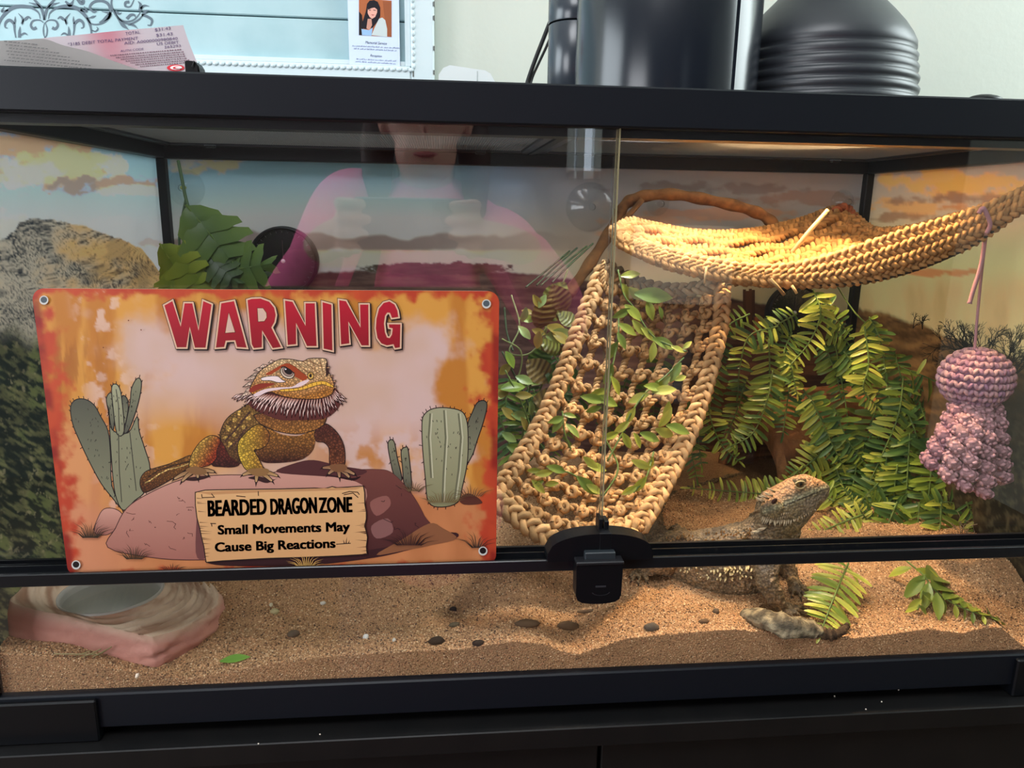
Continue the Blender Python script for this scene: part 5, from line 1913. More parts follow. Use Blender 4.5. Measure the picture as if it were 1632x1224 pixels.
# fern hanging in the middle, in front of the log
fa = thing('hanging_fern', at(1290, 500, .30), 'bright fern spray hanging beneath the middle of the hammock', 'fern')
for pts, n, ln, kd in (
        ([(1296, 462, .30), (1308, 500, .285), (1290, 545, .27), (1258, 584, .26)], 13, 34, [0, 1, 3]),
        ([(1255, 560, .27), (1262, 590, .265), (1270, 628, .26)], 11, 24, [0, 1, 3]),
        ([(1240, 520, .29), (1195, 535, .28), (1180, 580, .275), (1176, 625, .27)], 12, 30, [0, 1, 2]),
        ([(1225, 540, .28), (1226, 600, .27), (1214, 650, .265), (1172, 706, .26)], 14, 36, [0, 1, 3]),
        ([(1262, 590, .28), (1255, 640, .27), (1248, 690, .265)], 10, 34, [0, 1, 2]),
        ([(1280, 620, .28), (1318, 680, .27), (1345, 735, .262)], 11, 36, [0, 2]),
        ([(1300, 480, .30), (1330, 505, .30), (1352, 530, .295)], 8, 30, [0, 2]),
        ([(1195, 500, .30), (1160, 520, .30), (1148, 560, .295), (1135, 600, .29)], 9, 26, [0, 2])):
    frond(fa, pts, n, ln, [FERN[k] for k in kd], rf)
leafy(fa, [(1330, 450, .32), (1360, 495, .31), (1385, 520, .30)], [], IVY, rf)
# fern at the right
fb = thing('hanging_fern', at(1395, 510, .30), 'fern with many fronds hanging by the right corner post', 'fern')
for pts, n, ln, kd in (
        ([(1385, 505, .30), (1402, 540, .29), (1412, 595, .28)], 13, 32, [0, 1, 2]),
        ([(1378, 520, .29), (1384, 580, .28), (1376, 620, .27), (1398, 648, .265)], 14, 36, [0, 1, 3]),
        ([(1345, 560, .29), (1372, 600, .28), (1384, 640, .27)], 10, 30, [0, 2]),
        ([(1440, 600, .28), (1432, 660, .26), (1408, 720, .25), (1386, 768, .24)], 15, 36, [0, 1, 2]),
        ([(1410, 600, .29), (1418, 650, .27), (1400, 700, .26)], 10, 30, [0, 2]),
        ([(1330, 540, .31), (1340, 600, .30), (1350, 660, .29), (1352, 710, .285)], 11, 32, [2, 0]),
        ([(1440, 640, .27), (1462, 700, .25), (1470, 760, .24)], 10, 34, [2, 0]),
        ([(1450, 610, .28), (1490, 640, .27), (1500, 700, .26)], 9, 30, [2])):
    frond(fb, pts, n, ln, [FERN[k] for k in kd], rf)
leafy(fb, [(1435, 585, .27), (1480, 603, .26), (1525, 625, .25)], [(1450, 592, 70, 32), (1462, 596, -60, 26), (1480, 604, 80, 40), (1492, 606, -50, 26), (1508, 614, 110, 36), (1520, 620, 60, 34), (1470, 598, 110, 30)], FERN[:3], rf)
# low ferns behind the lizard
fc_ = thing('trailing_fern', atz(1440, 850, .05), 'dark green fern trailing onto the sand right of the lizard', 'fern')
for pts, n, ln, kd in (
        ([(1450, 690, .25), (1446, 760, .235), (1442, 830, .22)], 12, 40, [2, 0]),
        ([(1486, 720, .24), (1480, 790, .22), (1470, 850, .20)], 12, 36, [2, 0]),
        ([(1415, 720, .25), (1404, 780, .24), (1398, 845, .23)], 12, 36, [2, 0, 1]),
        ([(1545, 760, .20), (1560, 800, .19), (1566, 845, .18)], 9, 30, [2]),
        ([(1515, 750, .22), (1524, 790, .21), (1530, 835, .20)], 9, 32, [2, 0]),
        ([(1370, 700, .26), (1362, 760, .25), (1352, 800, .24)], 11, 34, [0, 2]),
        ([(1400, 855, .19), (1372, 815, .19), (1345, 778, .20)], 12, 17, [3]),
        ([(1395, 832, .22), (1425, 852, .20), (1450, 866, .19)], 7, 34, [0, 1]),
        ([(1460, 800, .21), (1490, 830, .20), (1510, 856, .19)], 7, 38, [1, 0])):
    frond(fc_, pts, n, ln, [FERN[k] for k in kd], rf)
fd = thing('trailing_fern', atz(1250, 790, .05), 'bright fern spray lying behind the head of the lizard', 'fern')
for pts, n, ln, kd in (
        ([(1280, 770, .25), (1230, 786, .25), (1180, 784, .255), (1100, 778, .265)], 16, 30, [1, 0, 3]),
        ([(1330, 800, .22), (1300, 780, .235), (1270, 748, .25)], 8, 34, [1, 0]),
        ([(1375, 820, .17), (1330, 838, .165), (1280, 862, .155)], 9, 28, [3, 1]),
        ([(1330, 700, .27), (1300, 730, .265), (1262, 760, .26)], 9, 36, [1, 2]),
        ([(1370, 740, .26), (1345, 775, .25), (1330, 810, .24)], 9, 32, [2, 0]),
        ([(1230, 835, .20), (1180, 845, .205), (1120, 862, .20)], 9, 20, [3, 1])):
    frond(fd, pts, n, ln, [FERN[k] for k in kd], rf)
fe = thing('fern_sprig', atz(1330, 950, .04), 'fern sprig lying on the sand in front of the lizard', 'fern')
frond(fe, [(1352, 898, .016), (1336, 935, .020), (1322, 970, .016), (1310, 1003, .006)], 12, 46, [FERN[0], FERN[1], FERN[3]], rf, ground=True, face=(0, -.5, .9))
ff = thing('leafy_sprig', atz(1480, 940, .04), 'sprig of broad pointed leaves lying on the sand at the right', 'sprig')
leafy(ff, [(1440, 890, .016), (1470, 915, .016), (1490, 940, .014), (1520, 962, .010), (1560, 978, .007), (1592, 986, .004)],
      [(1452, 905, 165, 40), (1460, 908, 20, 50), (1472, 918, 130, 44), (1478, 922, -20, 36), (1480, 930, 100, 40), (1488, 938, -30, 34), (1492, 945, 80, 42), (1505, 955, -40, 26),
       (1500, 952, 70, 30), (1520, 962, -60, 22), (1522, 964, 80, 22), (1534, 968, -60, 18), (1536, 970, 80, 20), (1548, 974, -60, 16), (1550, 976, 85, 18), (1562, 979, -50, 14), (1566, 981, 70, 14), (1578, 984, -40, 14), (1588, 986, 20, 16)],
      IVY[:2], rf, face=(0, -.5, .9), ground=True)
leafy(ff, [(1475, 915, .015), (1470, 945, .012), (1462, 972, .006)], [(1474, 925, 150, 34), (1470, 945, 30, 30), (1468, 955, 140, 26), (1464, 965, 40, 22), (1462, 970, 170, 22)], IVY[:2], rf, face=(0, -.5, .9), ground=True)
# more fronds filling the mass between the log and the right wall
xi = 0
for lab, loc, fr_list in (
        ('deep green fern fronds just above the mouth of the log', (1240, 600, .31), [
            ([(1262, 530, .31), (1250, 560, .30), (1252, 590, .295)], 8, 28), ([(1310, 540, .31), (1330, 590, .30), (1340, 630, .295)], 9, 30),
            ([(1270, 500, .315), (1236, 520, .31), (1215, 545, .305)], 9, 26), ([(1320, 520, .315), (1350, 545, .31), (1370, 590, .30)], 9, 28), ([(1190, 600, .285), (1176, 650, .275), (1160, 690, .27)], 10, 28)]),
        ('dark fern fronds right of the log beside the octopus toy', (1440, 700, .28), [
            ([(1425, 560, .30), (1440, 620, .29), (1445, 680, .28)], 11, 34), ([(1400, 640, .29), (1380, 700, .28), (1370, 750, .27)], 11, 36), ([(1465, 640, .27), (1480, 690, .26), (1478, 740, .25)], 10, 34),
            ([(1430, 740, .24), (1425, 790, .23), (1430, 840, .22)], 10, 36), ([(1500, 760, .23), (1496, 800, .22), (1480, 845, .20)], 9, 34), ([(1380, 770, .25), (1388, 810, .24), (1402, 846, .23)], 9, 34)]),
        ('pale bright fern fronds draped over the front of the log', (1230, 680, .26), [
            ([(1232, 590, .265), (1222, 640, .255), (1200, 690, .25), (1165, 712, .245)], 12, 36), ([(1290, 630, .26), (1318, 690, .252), (1342, 740, .248)], 11, 38),
            ([(1330, 650, .26), (1350, 700, .255), (1376, 735, .25)], 9, 32)]),
        ('dark leafy fern fronds touching the sand at the right end', (1460, 830, .18), [
            ([(1430, 800, .19), (1415, 835, .18), (1400, 868, .17)], 8, 36), ([(1465, 800, .19), (1462, 840, .18), (1455, 872, .17)], 8, 38), ([(1500, 800, .18), (1498, 840, .17), (1490, 870, .16)], 8, 36),
            ([(1400, 770, .21), (1372, 800, .20), (1352, 838, .19)], 8, 34), ([(1540, 800, .17), (1552, 830, .165), (1556, 856, .16)], 7, 26), ([(1385, 800, .20), (1420, 815, .195), (1452, 840, .19)], 8, 32)]),
        ('fern fronds lying low between the log and the glass on the right', (1380, 800, .25), [
            ([(1345, 690, .28), (1320, 730, .275), (1300, 765, .27)], 9, 34), ([(1390, 690, .27), (1370, 730, .265), (1345, 760, .26)], 9, 34), ([(1330, 740, .26), (1350, 790, .24), (1380, 830, .22)], 10, 32),
            ([(1410, 800, .23), (1440, 820, .22), (1470, 826, .21)], 8, 34), ([(1480, 810, .21), (1510, 800, .20), (1540, 812, .19)], 8, 30), ([(1450, 720, .26), (1420, 760, .255), (1410, 800, .25)], 10, 34)])):
    fx2 = thing('hanging_fern', at(*loc), lab, 'fern')
    for pts, n, ln in fr_list:
        xi += 1
        frond(fx2, pts, n, ln, [FERN[0], FERN[2], FERN[xi % 2]], rf)
# ferns behind the net and left of the log
fg = thing('hanging_fern', at(1130, 620, .28), 'shaded fern hanging between the rope net and the log', 'fern')
for pts, n, ln, kd in (
        ([(1142, 590, .27), (1130, 650, .26), (1148, 706, .25), (1178, 735, .245)], 14, 30, [0, 2, 1]),
        ([(1120, 620, .28), (1112, 680, .27), (1118, 740, .26)], 11, 30, [2, 0]),
        ([(1150, 540, .29), (1142, 590, .285), (1132, 640, .28)], 9, 26, [2, 0]),
        ([(1095, 660, .27), (1100, 710, .265), (1110, 760, .26)], 9, 30, [0, 2]),
        ([(1060, 560, .30), (1045, 620, .30), (1040, 680, .30)], 10, 34, [2, 0]),
        ([(1000, 600, .30), (980, 660, .30), (960, 710, .30)], 9, 34, [2]),
        ([(930, 620, .27), (900, 680, .26), (880, 730, .25)], 9, 34, [2, 0])):
    frond(fg, pts, n, ln, [FERN[k] for k in kd], rf)
# light green vine woven into the net
vn = thing('leafy_vine', at(1000, 600, .14), 'yellow-green leafy vine threaded through the rope net', 'vine')
leafy(vn, [(985, 430, .205), (995, 470, .195), (1010, 490, .19), (1040, 535, .175), (1080, 555, .165), (1095, 560, .16)],
      [(990, 440, -10, 32), (992, 452, 65, 30), (1002, 458, 40, 34), (1012, 468, 5, 62), (1032, 478, 75, 34), (1050, 488, 70, 22), (996, 486, 40, 38), (1004, 492, 150, 30), (1008, 510, 50, 32), (1022, 522, 40, 34),
       (1040, 540, 20, 42), (1042, 545, 95, 32), (1088, 556, -40, 20), (1070, 552, 20, 24)], IVY, rf)
leafy(vn, [(986, 505, .19), (985, 540, .175), (975, 590, .16), (968, 640, .145), (962, 690, .13), (985, 745, .11), (962, 790, .095)],
      [(986, 516, 30, 34), (984, 530, 60, 30), (984, 545, 120, 34), (976, 580, 110, 36), (974, 600, 60, 34), (966, 620, 150, 34), (962, 640, 195, 36), (958, 648, 160, 26), (950, 632, 20, 40)], IVY, rf)
leafy(vn, [(1090, 570, .16), (1060, 600, .15), (1030, 625, .14), (1005, 660, .13), (992, 690, .125), (968, 735, .11)],
      [(1085, 578, 120, 36), (1068, 600, 140, 40), (1048, 606, 100, 16), (1075, 606, -20, 22), (1055, 620, 195, 26), (1034, 628, 160, 36), (1040, 625, -10, 40), (1066, 640, 100, 32), (1012, 650, 120, 30), (1002, 672, 140, 30), (1020, 690, 20, 36),
       (1050, 680, -50, 36), (1062, 678, 15, 42), (1045, 684, 20, 34), (992, 690, 60, 30), (985, 690, 160, 26), (1010, 690, 60, 28)], IVY, rf)
leafy(vn, [(896, 655, .14), (900, 690, .13), (912, 720, .125)], [(898, 665, 160, 24), (896, 664, 120, 30), (902, 676, 40, 30), (898, 660, 10, 22)], IVY, rf)
leafy(vn, [(850, 755, .095), (890, 750, .095), (920, 760, .095), (960, 790, .085)],
      [(862, 750, 180, 22), (880, 752, 170, 26), (866, 766, 150, 20), (890, 770, 175, 24), (900, 752, 200, 28), (920, 760, 40, 44), (935, 772, 30, 30), (936, 742, 10, 34), (930, 728, 40, 30), (848, 765, 45, 30)], IVY, rf)
leafy(vn, [(1042, 720, .12), (1030, 760, .10), (1010, 785, .09)], [(1040, 728, 110, 30), (1036, 745, 200, 30), (1030, 760, 130, 36), (1015, 775, 150, 28)], IVY, rf)
# mixed plant between sign and net
RIBL = [leaf_mesh('leaf', .75, 'oval', b, t_, .08, .15, 1, 30) for b, t_ in (((66, 84, 40), (140, 146, 62)), ((84, 66, 44), (150, 128, 70)), ((52, 86, 40), (96, 130, 52)))]
SMALL = [leaf_mesh('leaf', .5, 'oval', b, t_) for b, t_ in (((60, 96, 40), (150, 176, 66)), ((70, 110, 60), (168, 190, 110)), ((90, 92, 40), (190, 170, 80)))]
mx_ = thing('mixed_foliage', at(850, 600, .26), 'tangle of ribbed and small plastic leaves between the sign and net', 'plant')
leafy(mx_, [(905, 430, .30), (880, 500, .28), (860, 560, .27), (840, 640, .26), (830, 720, .25)],
      [(900, 450, 120, 58), (905, 475, 150, 62), (880, 480, 140, 40), (890, 500, 30, 36)], RIBL[:1], rf, (92, 100, 50), .0012)
leafy(mx_, [(870, 520, .27), (860, 550, .265), (868, 600, .26), (850, 640, .255)],
      [(868, 552, 110, 50), (862, 545, 20, 42), (868, 590, 20, 66), (850, 635, 10, 60), (840, 575, 40, 54), (880, 640, 160, 34), (850, 650, 20, 44), (872, 470, 100, 60), (880, 455, 60, 50)], RIBL, rf, (110, 118, 60), .0011)
leafy(mx_, [(815, 470, .28), (828, 520, .27), (812, 560, .26), (840, 565, .255), (865, 545, .25)],
      [(850, 500, 200, 20), (852, 510, 190, 24), (848, 525, 20, 24), (872, 520, 20, 40), (880, 530, 30, 36), (870, 535, 0, 50), (845, 540, 230, 28), (860, 528, 100, 30)], SMALL, rf, (130, 140, 90), .0010)
leafy(mx_, [(805, 590, .24), (830, 640, .235), (850, 690, .23), (870, 720, .225)],
      [(798, 620, -10, 40), (800, 650, 40, 30), (815, 660, 10, 30), (830, 665, 60, 26), (835, 690, 20, 30), (800, 690, 30, 28), (808, 710, 20, 34), (845, 640, 80, 24), (822, 630, 0, 26)], SMALL, rf, (100, 120, 60), .0009)
leafy(mx_, [(800, 540, .25), (830, 560, .25), (826, 600, .25), (800, 640, .24)], [(806, 560, 60, 30), (815, 580, 140, 28), (822, 600, 20, 30), (810, 625, 170, 26), (870, 470, 120, 24), (850, 470, 60, 26), (838, 490, 100, 26)], SMALL, rf, (120, 130, 76), .0009)
for pts in ([(920, 395, .36), (885, 425, .33), (855, 455, .31)], [(908, 400, .36), (872, 430, .33), (838, 458, .31)], [(935, 392, .36), (895, 425, .33), (862, 455, .31)], [(945, 388, .36), (905, 425, .33), (880, 450, .31)], [(902, 500, .28), (906, 530, .27), (894, 552, .26)], [(804, 490, .28), (808, 530, .27), (818, 560, .26)], [(800, 560, .26), (840, 640, .25), (850, 700, .24)]):
    leafy(mx_, pts, [], SMALL, rf, (58, 72, 44), .0012)
frond(mx_, [(800, 640, .30), (820, 690, .30), (838, 740, .30)], 9, 32, [FERN[2]], rf)
frond(mx_, [(850, 620, .30), (860, 670, .30), (850, 720, .30)], 9, 30, [FERN[2]], rf)
frond(mx_, [(880, 560, .31), (900, 600, .31), (905, 650, .31)], 8, 28, [FERN[2]], rf)
for pts, n, ln in (([(812, 600, .29), (806, 650, .285), (815, 700, .28)], 9, 34), ([(835, 600, .30), (850, 650, .295), (845, 690, .29)], 9, 32), ([(795, 660, .27), (812, 710, .265), (822, 750, .26)], 8, 34)):
    frond(mx_, pts, n, ln, [FERN[2], FERN[0]], rf)
# split-leaf plant at the left
MONB = MB()


def monstera(cb, ct, nm):
    mb = MB()
    for s in (-1, 1):
        k = 5
        for i in range(k):
            t0, t1 = i / k, (i + .92) / k
            w0 = .52 * math.sin(min(1, (t0 + .10) * 1.02) * math.pi) ** .6 if i else .30
            wm = .52 * math.sin(min(.97, (t0 + t1) / 2 + .06) * math.pi) ** .6
            rows = []
            cols = []
            for q in np.linspace(0, 1, 5):
                taper = 1 - .55 * q ** 2
                c0 = (t0 + t1) / 2 + .16 * q
                hw = (t1 - t0) / 2 * (1.42 if q < .55 else taper * 1.3)
                x = s * wm * q
                z = -.10 * q ** 2 - .14 * c0 ** 2 + .015
                rows.append([(x, c0 - hw, z), (x, c0, z + .018 * (1 - q)), (x, c0 + hw, z)])
                cols.append([mix(lin(cb), lin(ct), .2 + .6 * q)] * 3)
            mb.grid(np.array(rows), np.array(cols), flip=(s > 0))
    mb.tube([(0, -.05, .02), (0, .5, -.01), (0, 1, -.13)], [.018, .014, .006], 5, mix(lin(cb), lin(ct), .6))
    return mb.mesh(nm, M_LEAF, True)


MON = [monstera((64, 98, 46), (118, 146, 66), 'leaf'), monstera((96, 124, 36), (160, 176, 58), 'leaf'), monstera((48, 74, 42), (84, 108, 62), 'leaf')]
mo = thing('split_leaf_plant', at(300, 400, .36), 'hanging plastic plant with split glossy leaves in the left corner', 'plant')
bs = base_of(mo)
st = part('stalk', MB().tube(spline([at(284, 256, .40), at(290, 285, .395), at(296, 315, .385), at(305, 345, .375), at(318, 385, .365), at(318, 430, .355)], 40), .0019, 7, lin((70, 96, 60))), M_STEM, mo, smooth=True)
part('stalk', MB().tube(spline([at(296, 318, .385), at(290, 350, .38), at(286, 390, .375), at(300, 430, .365)], 30), .0014, 6, lin((64, 90, 60))), M_STEM, mo, smooth=True)
part('stalk_bead', MB().ellipsoid(at(292, 299, .393), (.0038, .003, .0026), 10, 6, lin((150, 160, 90))), M_STEM, mo, smooth=True)
for px, py, ang, L_, k, fx_ in ((300, 332, 50, 122, 0, .3), (258, 392, 58, 92, 1, -.5), (296, 388, 72, 100, 1, .1), (308, 426, 8, 108, 2, .1), (345, 436, -12, 84, 0, .4), (292, 395, 110, 70, 1, -.3), (330, 408, 40, 62, 2, .3), (275, 430, 95, 60, 1, 0)):
    a = math.radians(ang)
    Y = .350 + .01 * rf.uniform(-1, 1)
    p0, p1 = at(px, py, Y), at(px + L_ * math.cos(a), py + L_ * math.sin(a), Y - .01)
    inst('leaf', MON[k], st, orient(p0, p1 - p0, (fx_, -.9, .35), np.linalg.norm(p1 - p0), bs))

# ================================================================== GAUGES ON THE BACK WALL
M_DIAL = mat('dial_face', rgb(30, 28, 30), .25, .6)
for px, py, r, lab in ((452, 416, .0425, 'round black dial gauge on the back wall above the warning sign'), (1265, 498, .0375, 'round black dial gauge behind the fern in the middle')):
    c = at(px, py, .438)
    g = thing('dial_gauge', (c[0], .445, c[2]), lab, 'gauge', 'round gauges on the back wall')
    part('bezel', MB().lathe([(r, .0), (r, -.010), (r - .001, -.0125), (r - .0035, -.0125), (r - .0045, -.0105), (r - .0045, -.009)], (c[0], .4455, c[2]), 56, axis='y'), M_BLK, g, smooth=True)
    part('dial', MB().lathe([(r - .0045, -.009), (0, -.0092)], (c[0], .4455, c[2]), 56, axis='y'), M_DIAL, g)
    part('lens', MB().lathe([(r - .004, -.0108), (r * .6, -.0116), (0, -.012)], (c[0], .4455, c[2]), 40, axis='y'), glass_mat('gauge_lens', 1.5) if 'gauge_lens' not in MATS else MATS['gauge_lens'], g, smooth=True)
    mk = MB()
    for a in np.linspace(-.75 * math.pi, .75 * math.pi, 25):
        d = np.array([math.sin(a), 0, math.cos(a)])
        e_ = np.array([d[2], 0, -d[0]]) * .0003
        p = np.array([c[0], .4360, c[2]])
        mk.poly([p + d * (r - .008) - e_, p + d * (r - .008) + e_, p + d * (r - .0055) + e_, p + d * (r - .0055) - e_], (.16, .16, .16))
    part('dial_marks', mk, M_INK, g, kind='stuff')
    part('needle', MB().box(c[0] - .0006, c[0] + .0006, .4352, .4357, c[2], c[2] + r * .6), mat('needle_red', rgb(70, 50, 50), .4), g)
    part('pivot', MB().lathe([(.0026, 0), (.0024, -.0012), (0, -.0014)], (c[0], .4352, c[2]), 16, axis='y'), mat('pivot_white', rgb(220, 215, 215), .4), g, smooth=True)

# ================================================================== LOG HIDE
lg = thing('log_hide', (.80, .35, .045), 'hollow brown bark log hide under the fern', 'log')
M_BARK = mat('log_bark', rough=.85, spec=.25, vcol=True, bump=(220, .8, .003))
c0 = np.array([.733, .335, .040])
dL = np.array([.97, .22, 0])
dL /= np.linalg.norm(dL)
eL = np.array([dL[1], -dL[0], 0])
th = np.linspace(-.06, math.pi + .06, 60)
ln_ = np.linspace(0, .155, 30)
TH, LN = np.meshgrid(th, ln_)
rid = 1 + .07 * (fbm(TH * 6, LN * 10, 300, 4) - .5) + .09 * (fbm(TH * 16, LN * 6, 305, 3) - .5)
shp = lambda a, b, r_: c0 + np.cos(TH)[..., None] * eL * a * (r_[..., None] if hasattr(r_, 'shape') else r_) + np.sin(TH)[..., None] * np.array([0, 0, 1]) * b * (r_[..., None] if hasattr(r_, 'shape') else r_) + LN[..., None] * dL
outer, inner = shp(.070, .118, rid), shp(.056, .066, 1 + .06 * (fbm(TH * 8, LN * 20, 310, 3) - .5))
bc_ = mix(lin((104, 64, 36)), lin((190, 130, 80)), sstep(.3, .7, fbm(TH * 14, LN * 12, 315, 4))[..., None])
lm = MB().grid(outer, bc_).grid(inner, bc_ * .55, flip=True)  # inside repeats the bark colour, darkened as shade of the hollow
rim_ = np.stack([outer[0] + (inner[0] - outer[0]) * t + dL * (-.006 * math.sin(t * math.pi)) for t in np.linspace(0, 1, 8)])
rc_ = mix(lin((120, 82, 50)), lin((168, 120, 76)), fbm(np.tile(th * 20, (8, 1)), np.arange(8)[:, None] * .6 + np.zeros((8, 60)), 320, 3)[..., None])
lm.grid(rim_, rc_, flip=True)
rim2 = np.stack([outer[-1] + (inner[-1] - outer[-1]) * t for t in np.linspace(0, 1, 4)])
lm.grid(rim2, lin((110, 76, 46)))
part('bark_shell', lm, M_BARK, lg, smooth=True)
lk = MB().ellipsoid(c0 + dL * .06 + np.array([0, -.04, .075]), (.012, .010, .014), 12, 8, lin((110, 70, 40)))
part('knot', lk, M_BARK, lg, smooth=True)
# dry grass tuft at the right wall and twig by the log
dg = MB()
for k in range(70):
    a = atz(rf.uniform(1545, 1610), rf.uniform(850, 862), .035)
    a = at(rf.uniform(1530, 1610), 856, .16)
    d = np.array([rf.uniform(-1, 1), rf.uniform(-.6, .6), rf.uniform(.2, 1.2)])
    L_ = rf.uniform(.012, .032)
    dg.tube(spline([a, a + d * L_ * .5 + np.array([0, 0, .003]), a + d * L_ + np.array([rf.uniform(-.008, .008), 0, -.003])], 5), .00035, 3, lin((150, 136, 110)))
solo('dry_moss', dg, M_STEM, 'wiry tuft of dry moss on the sand by the right wall', 'moss', kind='stuff')

# ================================================================== WATER DISH
dish = thing('water_dish', (.076, .07, .012), 'pinkish stone-look water dish half sunk in the sand at the left', 'water dish')
M_DISH = mat('dish_resin', rough=.6, spec=.3, vcol=True, bump=(90, .5, .003))
zt_ = .070
out_px = [(38, 975, .055), (40, 960, .07), (70, 945, .10), (110, 935, .125), (180, 925, .14), (250, 922, .145), (310, 925, .13), (345, 940, .105), (352, 960, .08), (340, 985, .06), (310, 1010, .045), (270, 1035, .033), (235, 1052, .026), (200, 1040, .030), (130, 1020, .038), (80, 1000, .046)]
# plan outline at the rim height, anticlockwise from the left front corner
plan = np.array([(.0075, .050), (.009, .033), (.030, .0285), (.060, .0265), (.090, .0215), (.113, .0180), (.124, .0215), (.141, .040), (.151, .060), (.154, .082), (.146, .104), (.120, .120), (.085, .126), (.050, .124), (.022, .112), (.0085, .085)])
pl_s = np.array(smooth([tuple(p) for p in plan], 10))
m_ = len(pl_s)
cen = np.array([.076, .074])
BCX, BCY, BR = .070, .0695, .0385
ang_ = np.arctan2(pl_s[:, 1] - cen[1], pl_s[:, 0] - cen[0])


def dish_top(x, y):
    return .0725 - .235 * np.clip(x - .008, 0, .15) + .05 * np.clip(y - .03, 0, .1)


rows, cols = [], []
lev = [('s', t) for t in np.linspace(-.15, 1, 16)] + [('t', t) for t in np.linspace(.03, 1, 22)]
strat = np.sin(ang_ * 2 + 1) * .8
right = sstep(.085, .13, pl_s[:, 0])
for kind_, t in lev:
    if kind_ == 's':
        zt = dish_top(pl_s[:, 0], pl_s[:, 1])
        z = .012 + (zt - .012) * t
        bulge = 1.0 + .035 * math.sin(max(t, 0) * math.pi) - .03 * max(0, t - .85) / .15
        gro = (fbm(ang_ * 2.2, z * 340 + 1.5 * np.sin(ang_ * 3), 400, 3) - .5) * (.05 + .08 * right)
        q = cen + (pl_s - cen) * (bulge + gro)[:, None]
        zz_ = z
        n_ = fbm(ang_ * 4, z * 300, 410, 4)[:, None]
        cc_ = mix(lin((176, 118, 104)), lin((212, 156, 140)), n_)
        cc_ = mix(cc_, lin((208, 182, 156)), sstep(.80, 1.0, t) * .7)
    else:
        rb = BR + .0015
        circ = np.stack([BCX + rb * np.cos(ang_), BCY + rb * .92 * np.sin(ang_)], -1)
        q0 = cen + (pl_s - cen) * .97
        q = q0 + (circ - q0) * t
        zz_ = dish_top(q[:, 0], q[:, 1]) * (1 - t ** 3) + .0590 * t ** 3
        rad_ = np.hypot(q[:, 0] - cen[0], q[:, 1] - cen[1])
        zz_ = zz_ + .0026 * np.sin(rad_ * 1250 + 3 * fbm(q[:, 0] * 60, q[:, 1] * 60, 420, 3)) * (.3 + .7 * right) * math.sin(t * math.pi) ** .5
        n_ = fbm(rad_ * 260 + 2 * fbm(q[:, 0] * 40, q[:, 1] * 40, 421, 2), ang_ * 1.5, 411, 4)[:, None]
        cc_ = mix(lin((160, 124, 100)), lin((218, 194, 168)), sstep(.25, .7, n_))
    rows.append(np.concatenate([q, zz_[:, None]], 1))
    cols.append(cc_)
G = np.array(rows)
Gc = np.concatenate([G, G[:, :1]], 1)
Cc = np.concatenate([np.array(cols), np.array(cols)[:, :1]], 1)
part('rock_body', MB().grid(Gc, Cc), M_DISH, dish, smooth=True)
a_ = np.linspace(0, TAU, 49)
bs_ = []
for rb, z in ((BR + .002, .0575), (BR + .002, .0605), (BR + .0005, .0605), (BR - .0005, .057), (BR - .0015, .040), (BR - .004, .024), (.02, .022), (.0, .022)):
    bs_.append(np.stack([BCX + rb * np.cos(a_), BCY + rb * .92 * np.sin(a_), np.full(49, z)], -1))
part('basin', MB().grid(np.array(bs_), (.33, .34, .33)), mat('basin_grey', rgb(168, 168, 160), .35, .5), dish, smooth=True)
M_WATER = glass_mat('water', 1.33, (.88, .90, .88), .02)
wr = [np.stack([BCX + rb * np.cos(a_), BCY + rb * .92 * np.sin(a_), np.full(49, .0530)], -1) for rb in (BR - .001, .02, .0)]
part('water', MB().grid(np.array(wr)), M_WATER, dish, smooth=True)

# ================================================================== CROCHET OCTOPUS
oc_Y = .14
oc = thing('crochet_octopus', at(1555, 600, oc_Y), 'lilac crochet octopus toy hanging on a string from the hammock', 'toy')
M_YARN = mat('lilac_yarn', rough=.9, spec=.1, vcol=True, bump=(1100, .6, .001))
hc = at(1555, 603, oc_Y)
sx = pxm(1555, 600, oc_Y)
HR = np.array([54 * sx, 50 * sx, 47 * sx])
stitch = MB()
YC_ = lambda: mix(lin((156, 116, 138)), lin((204, 162, 158)), rng.uniform(0, 1))
part('head_core', MB().ellipsoid(hc, HR * .92, 28, 18, lin((128, 90, 108))), M_YARN, oc, smooth=True)  # darker than the stitches: shade of their gaps put into its colour
for i in range(12):
    phi = math.pi * (.05 + .87 * i / 11)
    rr_ = math.sin(phi)
    cnt = max(5, int(25 * rr_))
    for k in range(cnt):
        a = TAU * (k + .5 * (i % 2)) / cnt
        d = np.array([rr_ * math.cos(a), rr_ * math.sin(a), math.cos(phi)])
        p = hc + d * HR * .93
        t1 = np.array([-math.sin(a), math.cos(a), 0])
        t2 = np.cross(d, t1)
        for s in (-1, 1):
            ax1 = t1 * .55 + t2 * s * .84
            ax1 /= np.linalg.norm(ax1)
            ax2 = np.cross(d, ax1)
            R_ = np.stack([ax1, ax2, d], 1)
            stitch.ellipsoid(p + t1 * s * .0019, (.0042, .0022, .0024), 6, 5, YC_(), R_)
part('head_stitches', stitch, M_YARN, oc, smooth=True, kind='stuff')
tent = [((1530, 642), (1506, 690), (1479, 742), -.020), ((1543, 646), (1528, 700), (1508, 762), -.032), ((1557, 648), (1550, 705), (1539, 777), -.038), ((1570, 647), (1572, 705), (1569, 787), -.034),
        ((1584, 641), (1592, 695), (1597, 770), -.022), ((1528, 640), (1506, 685), (1490, 725), .018), ((1556, 644), (1556, 700), (1556, 760), .026), ((1580, 640), (1594, 685), (1600, 730), .016)]
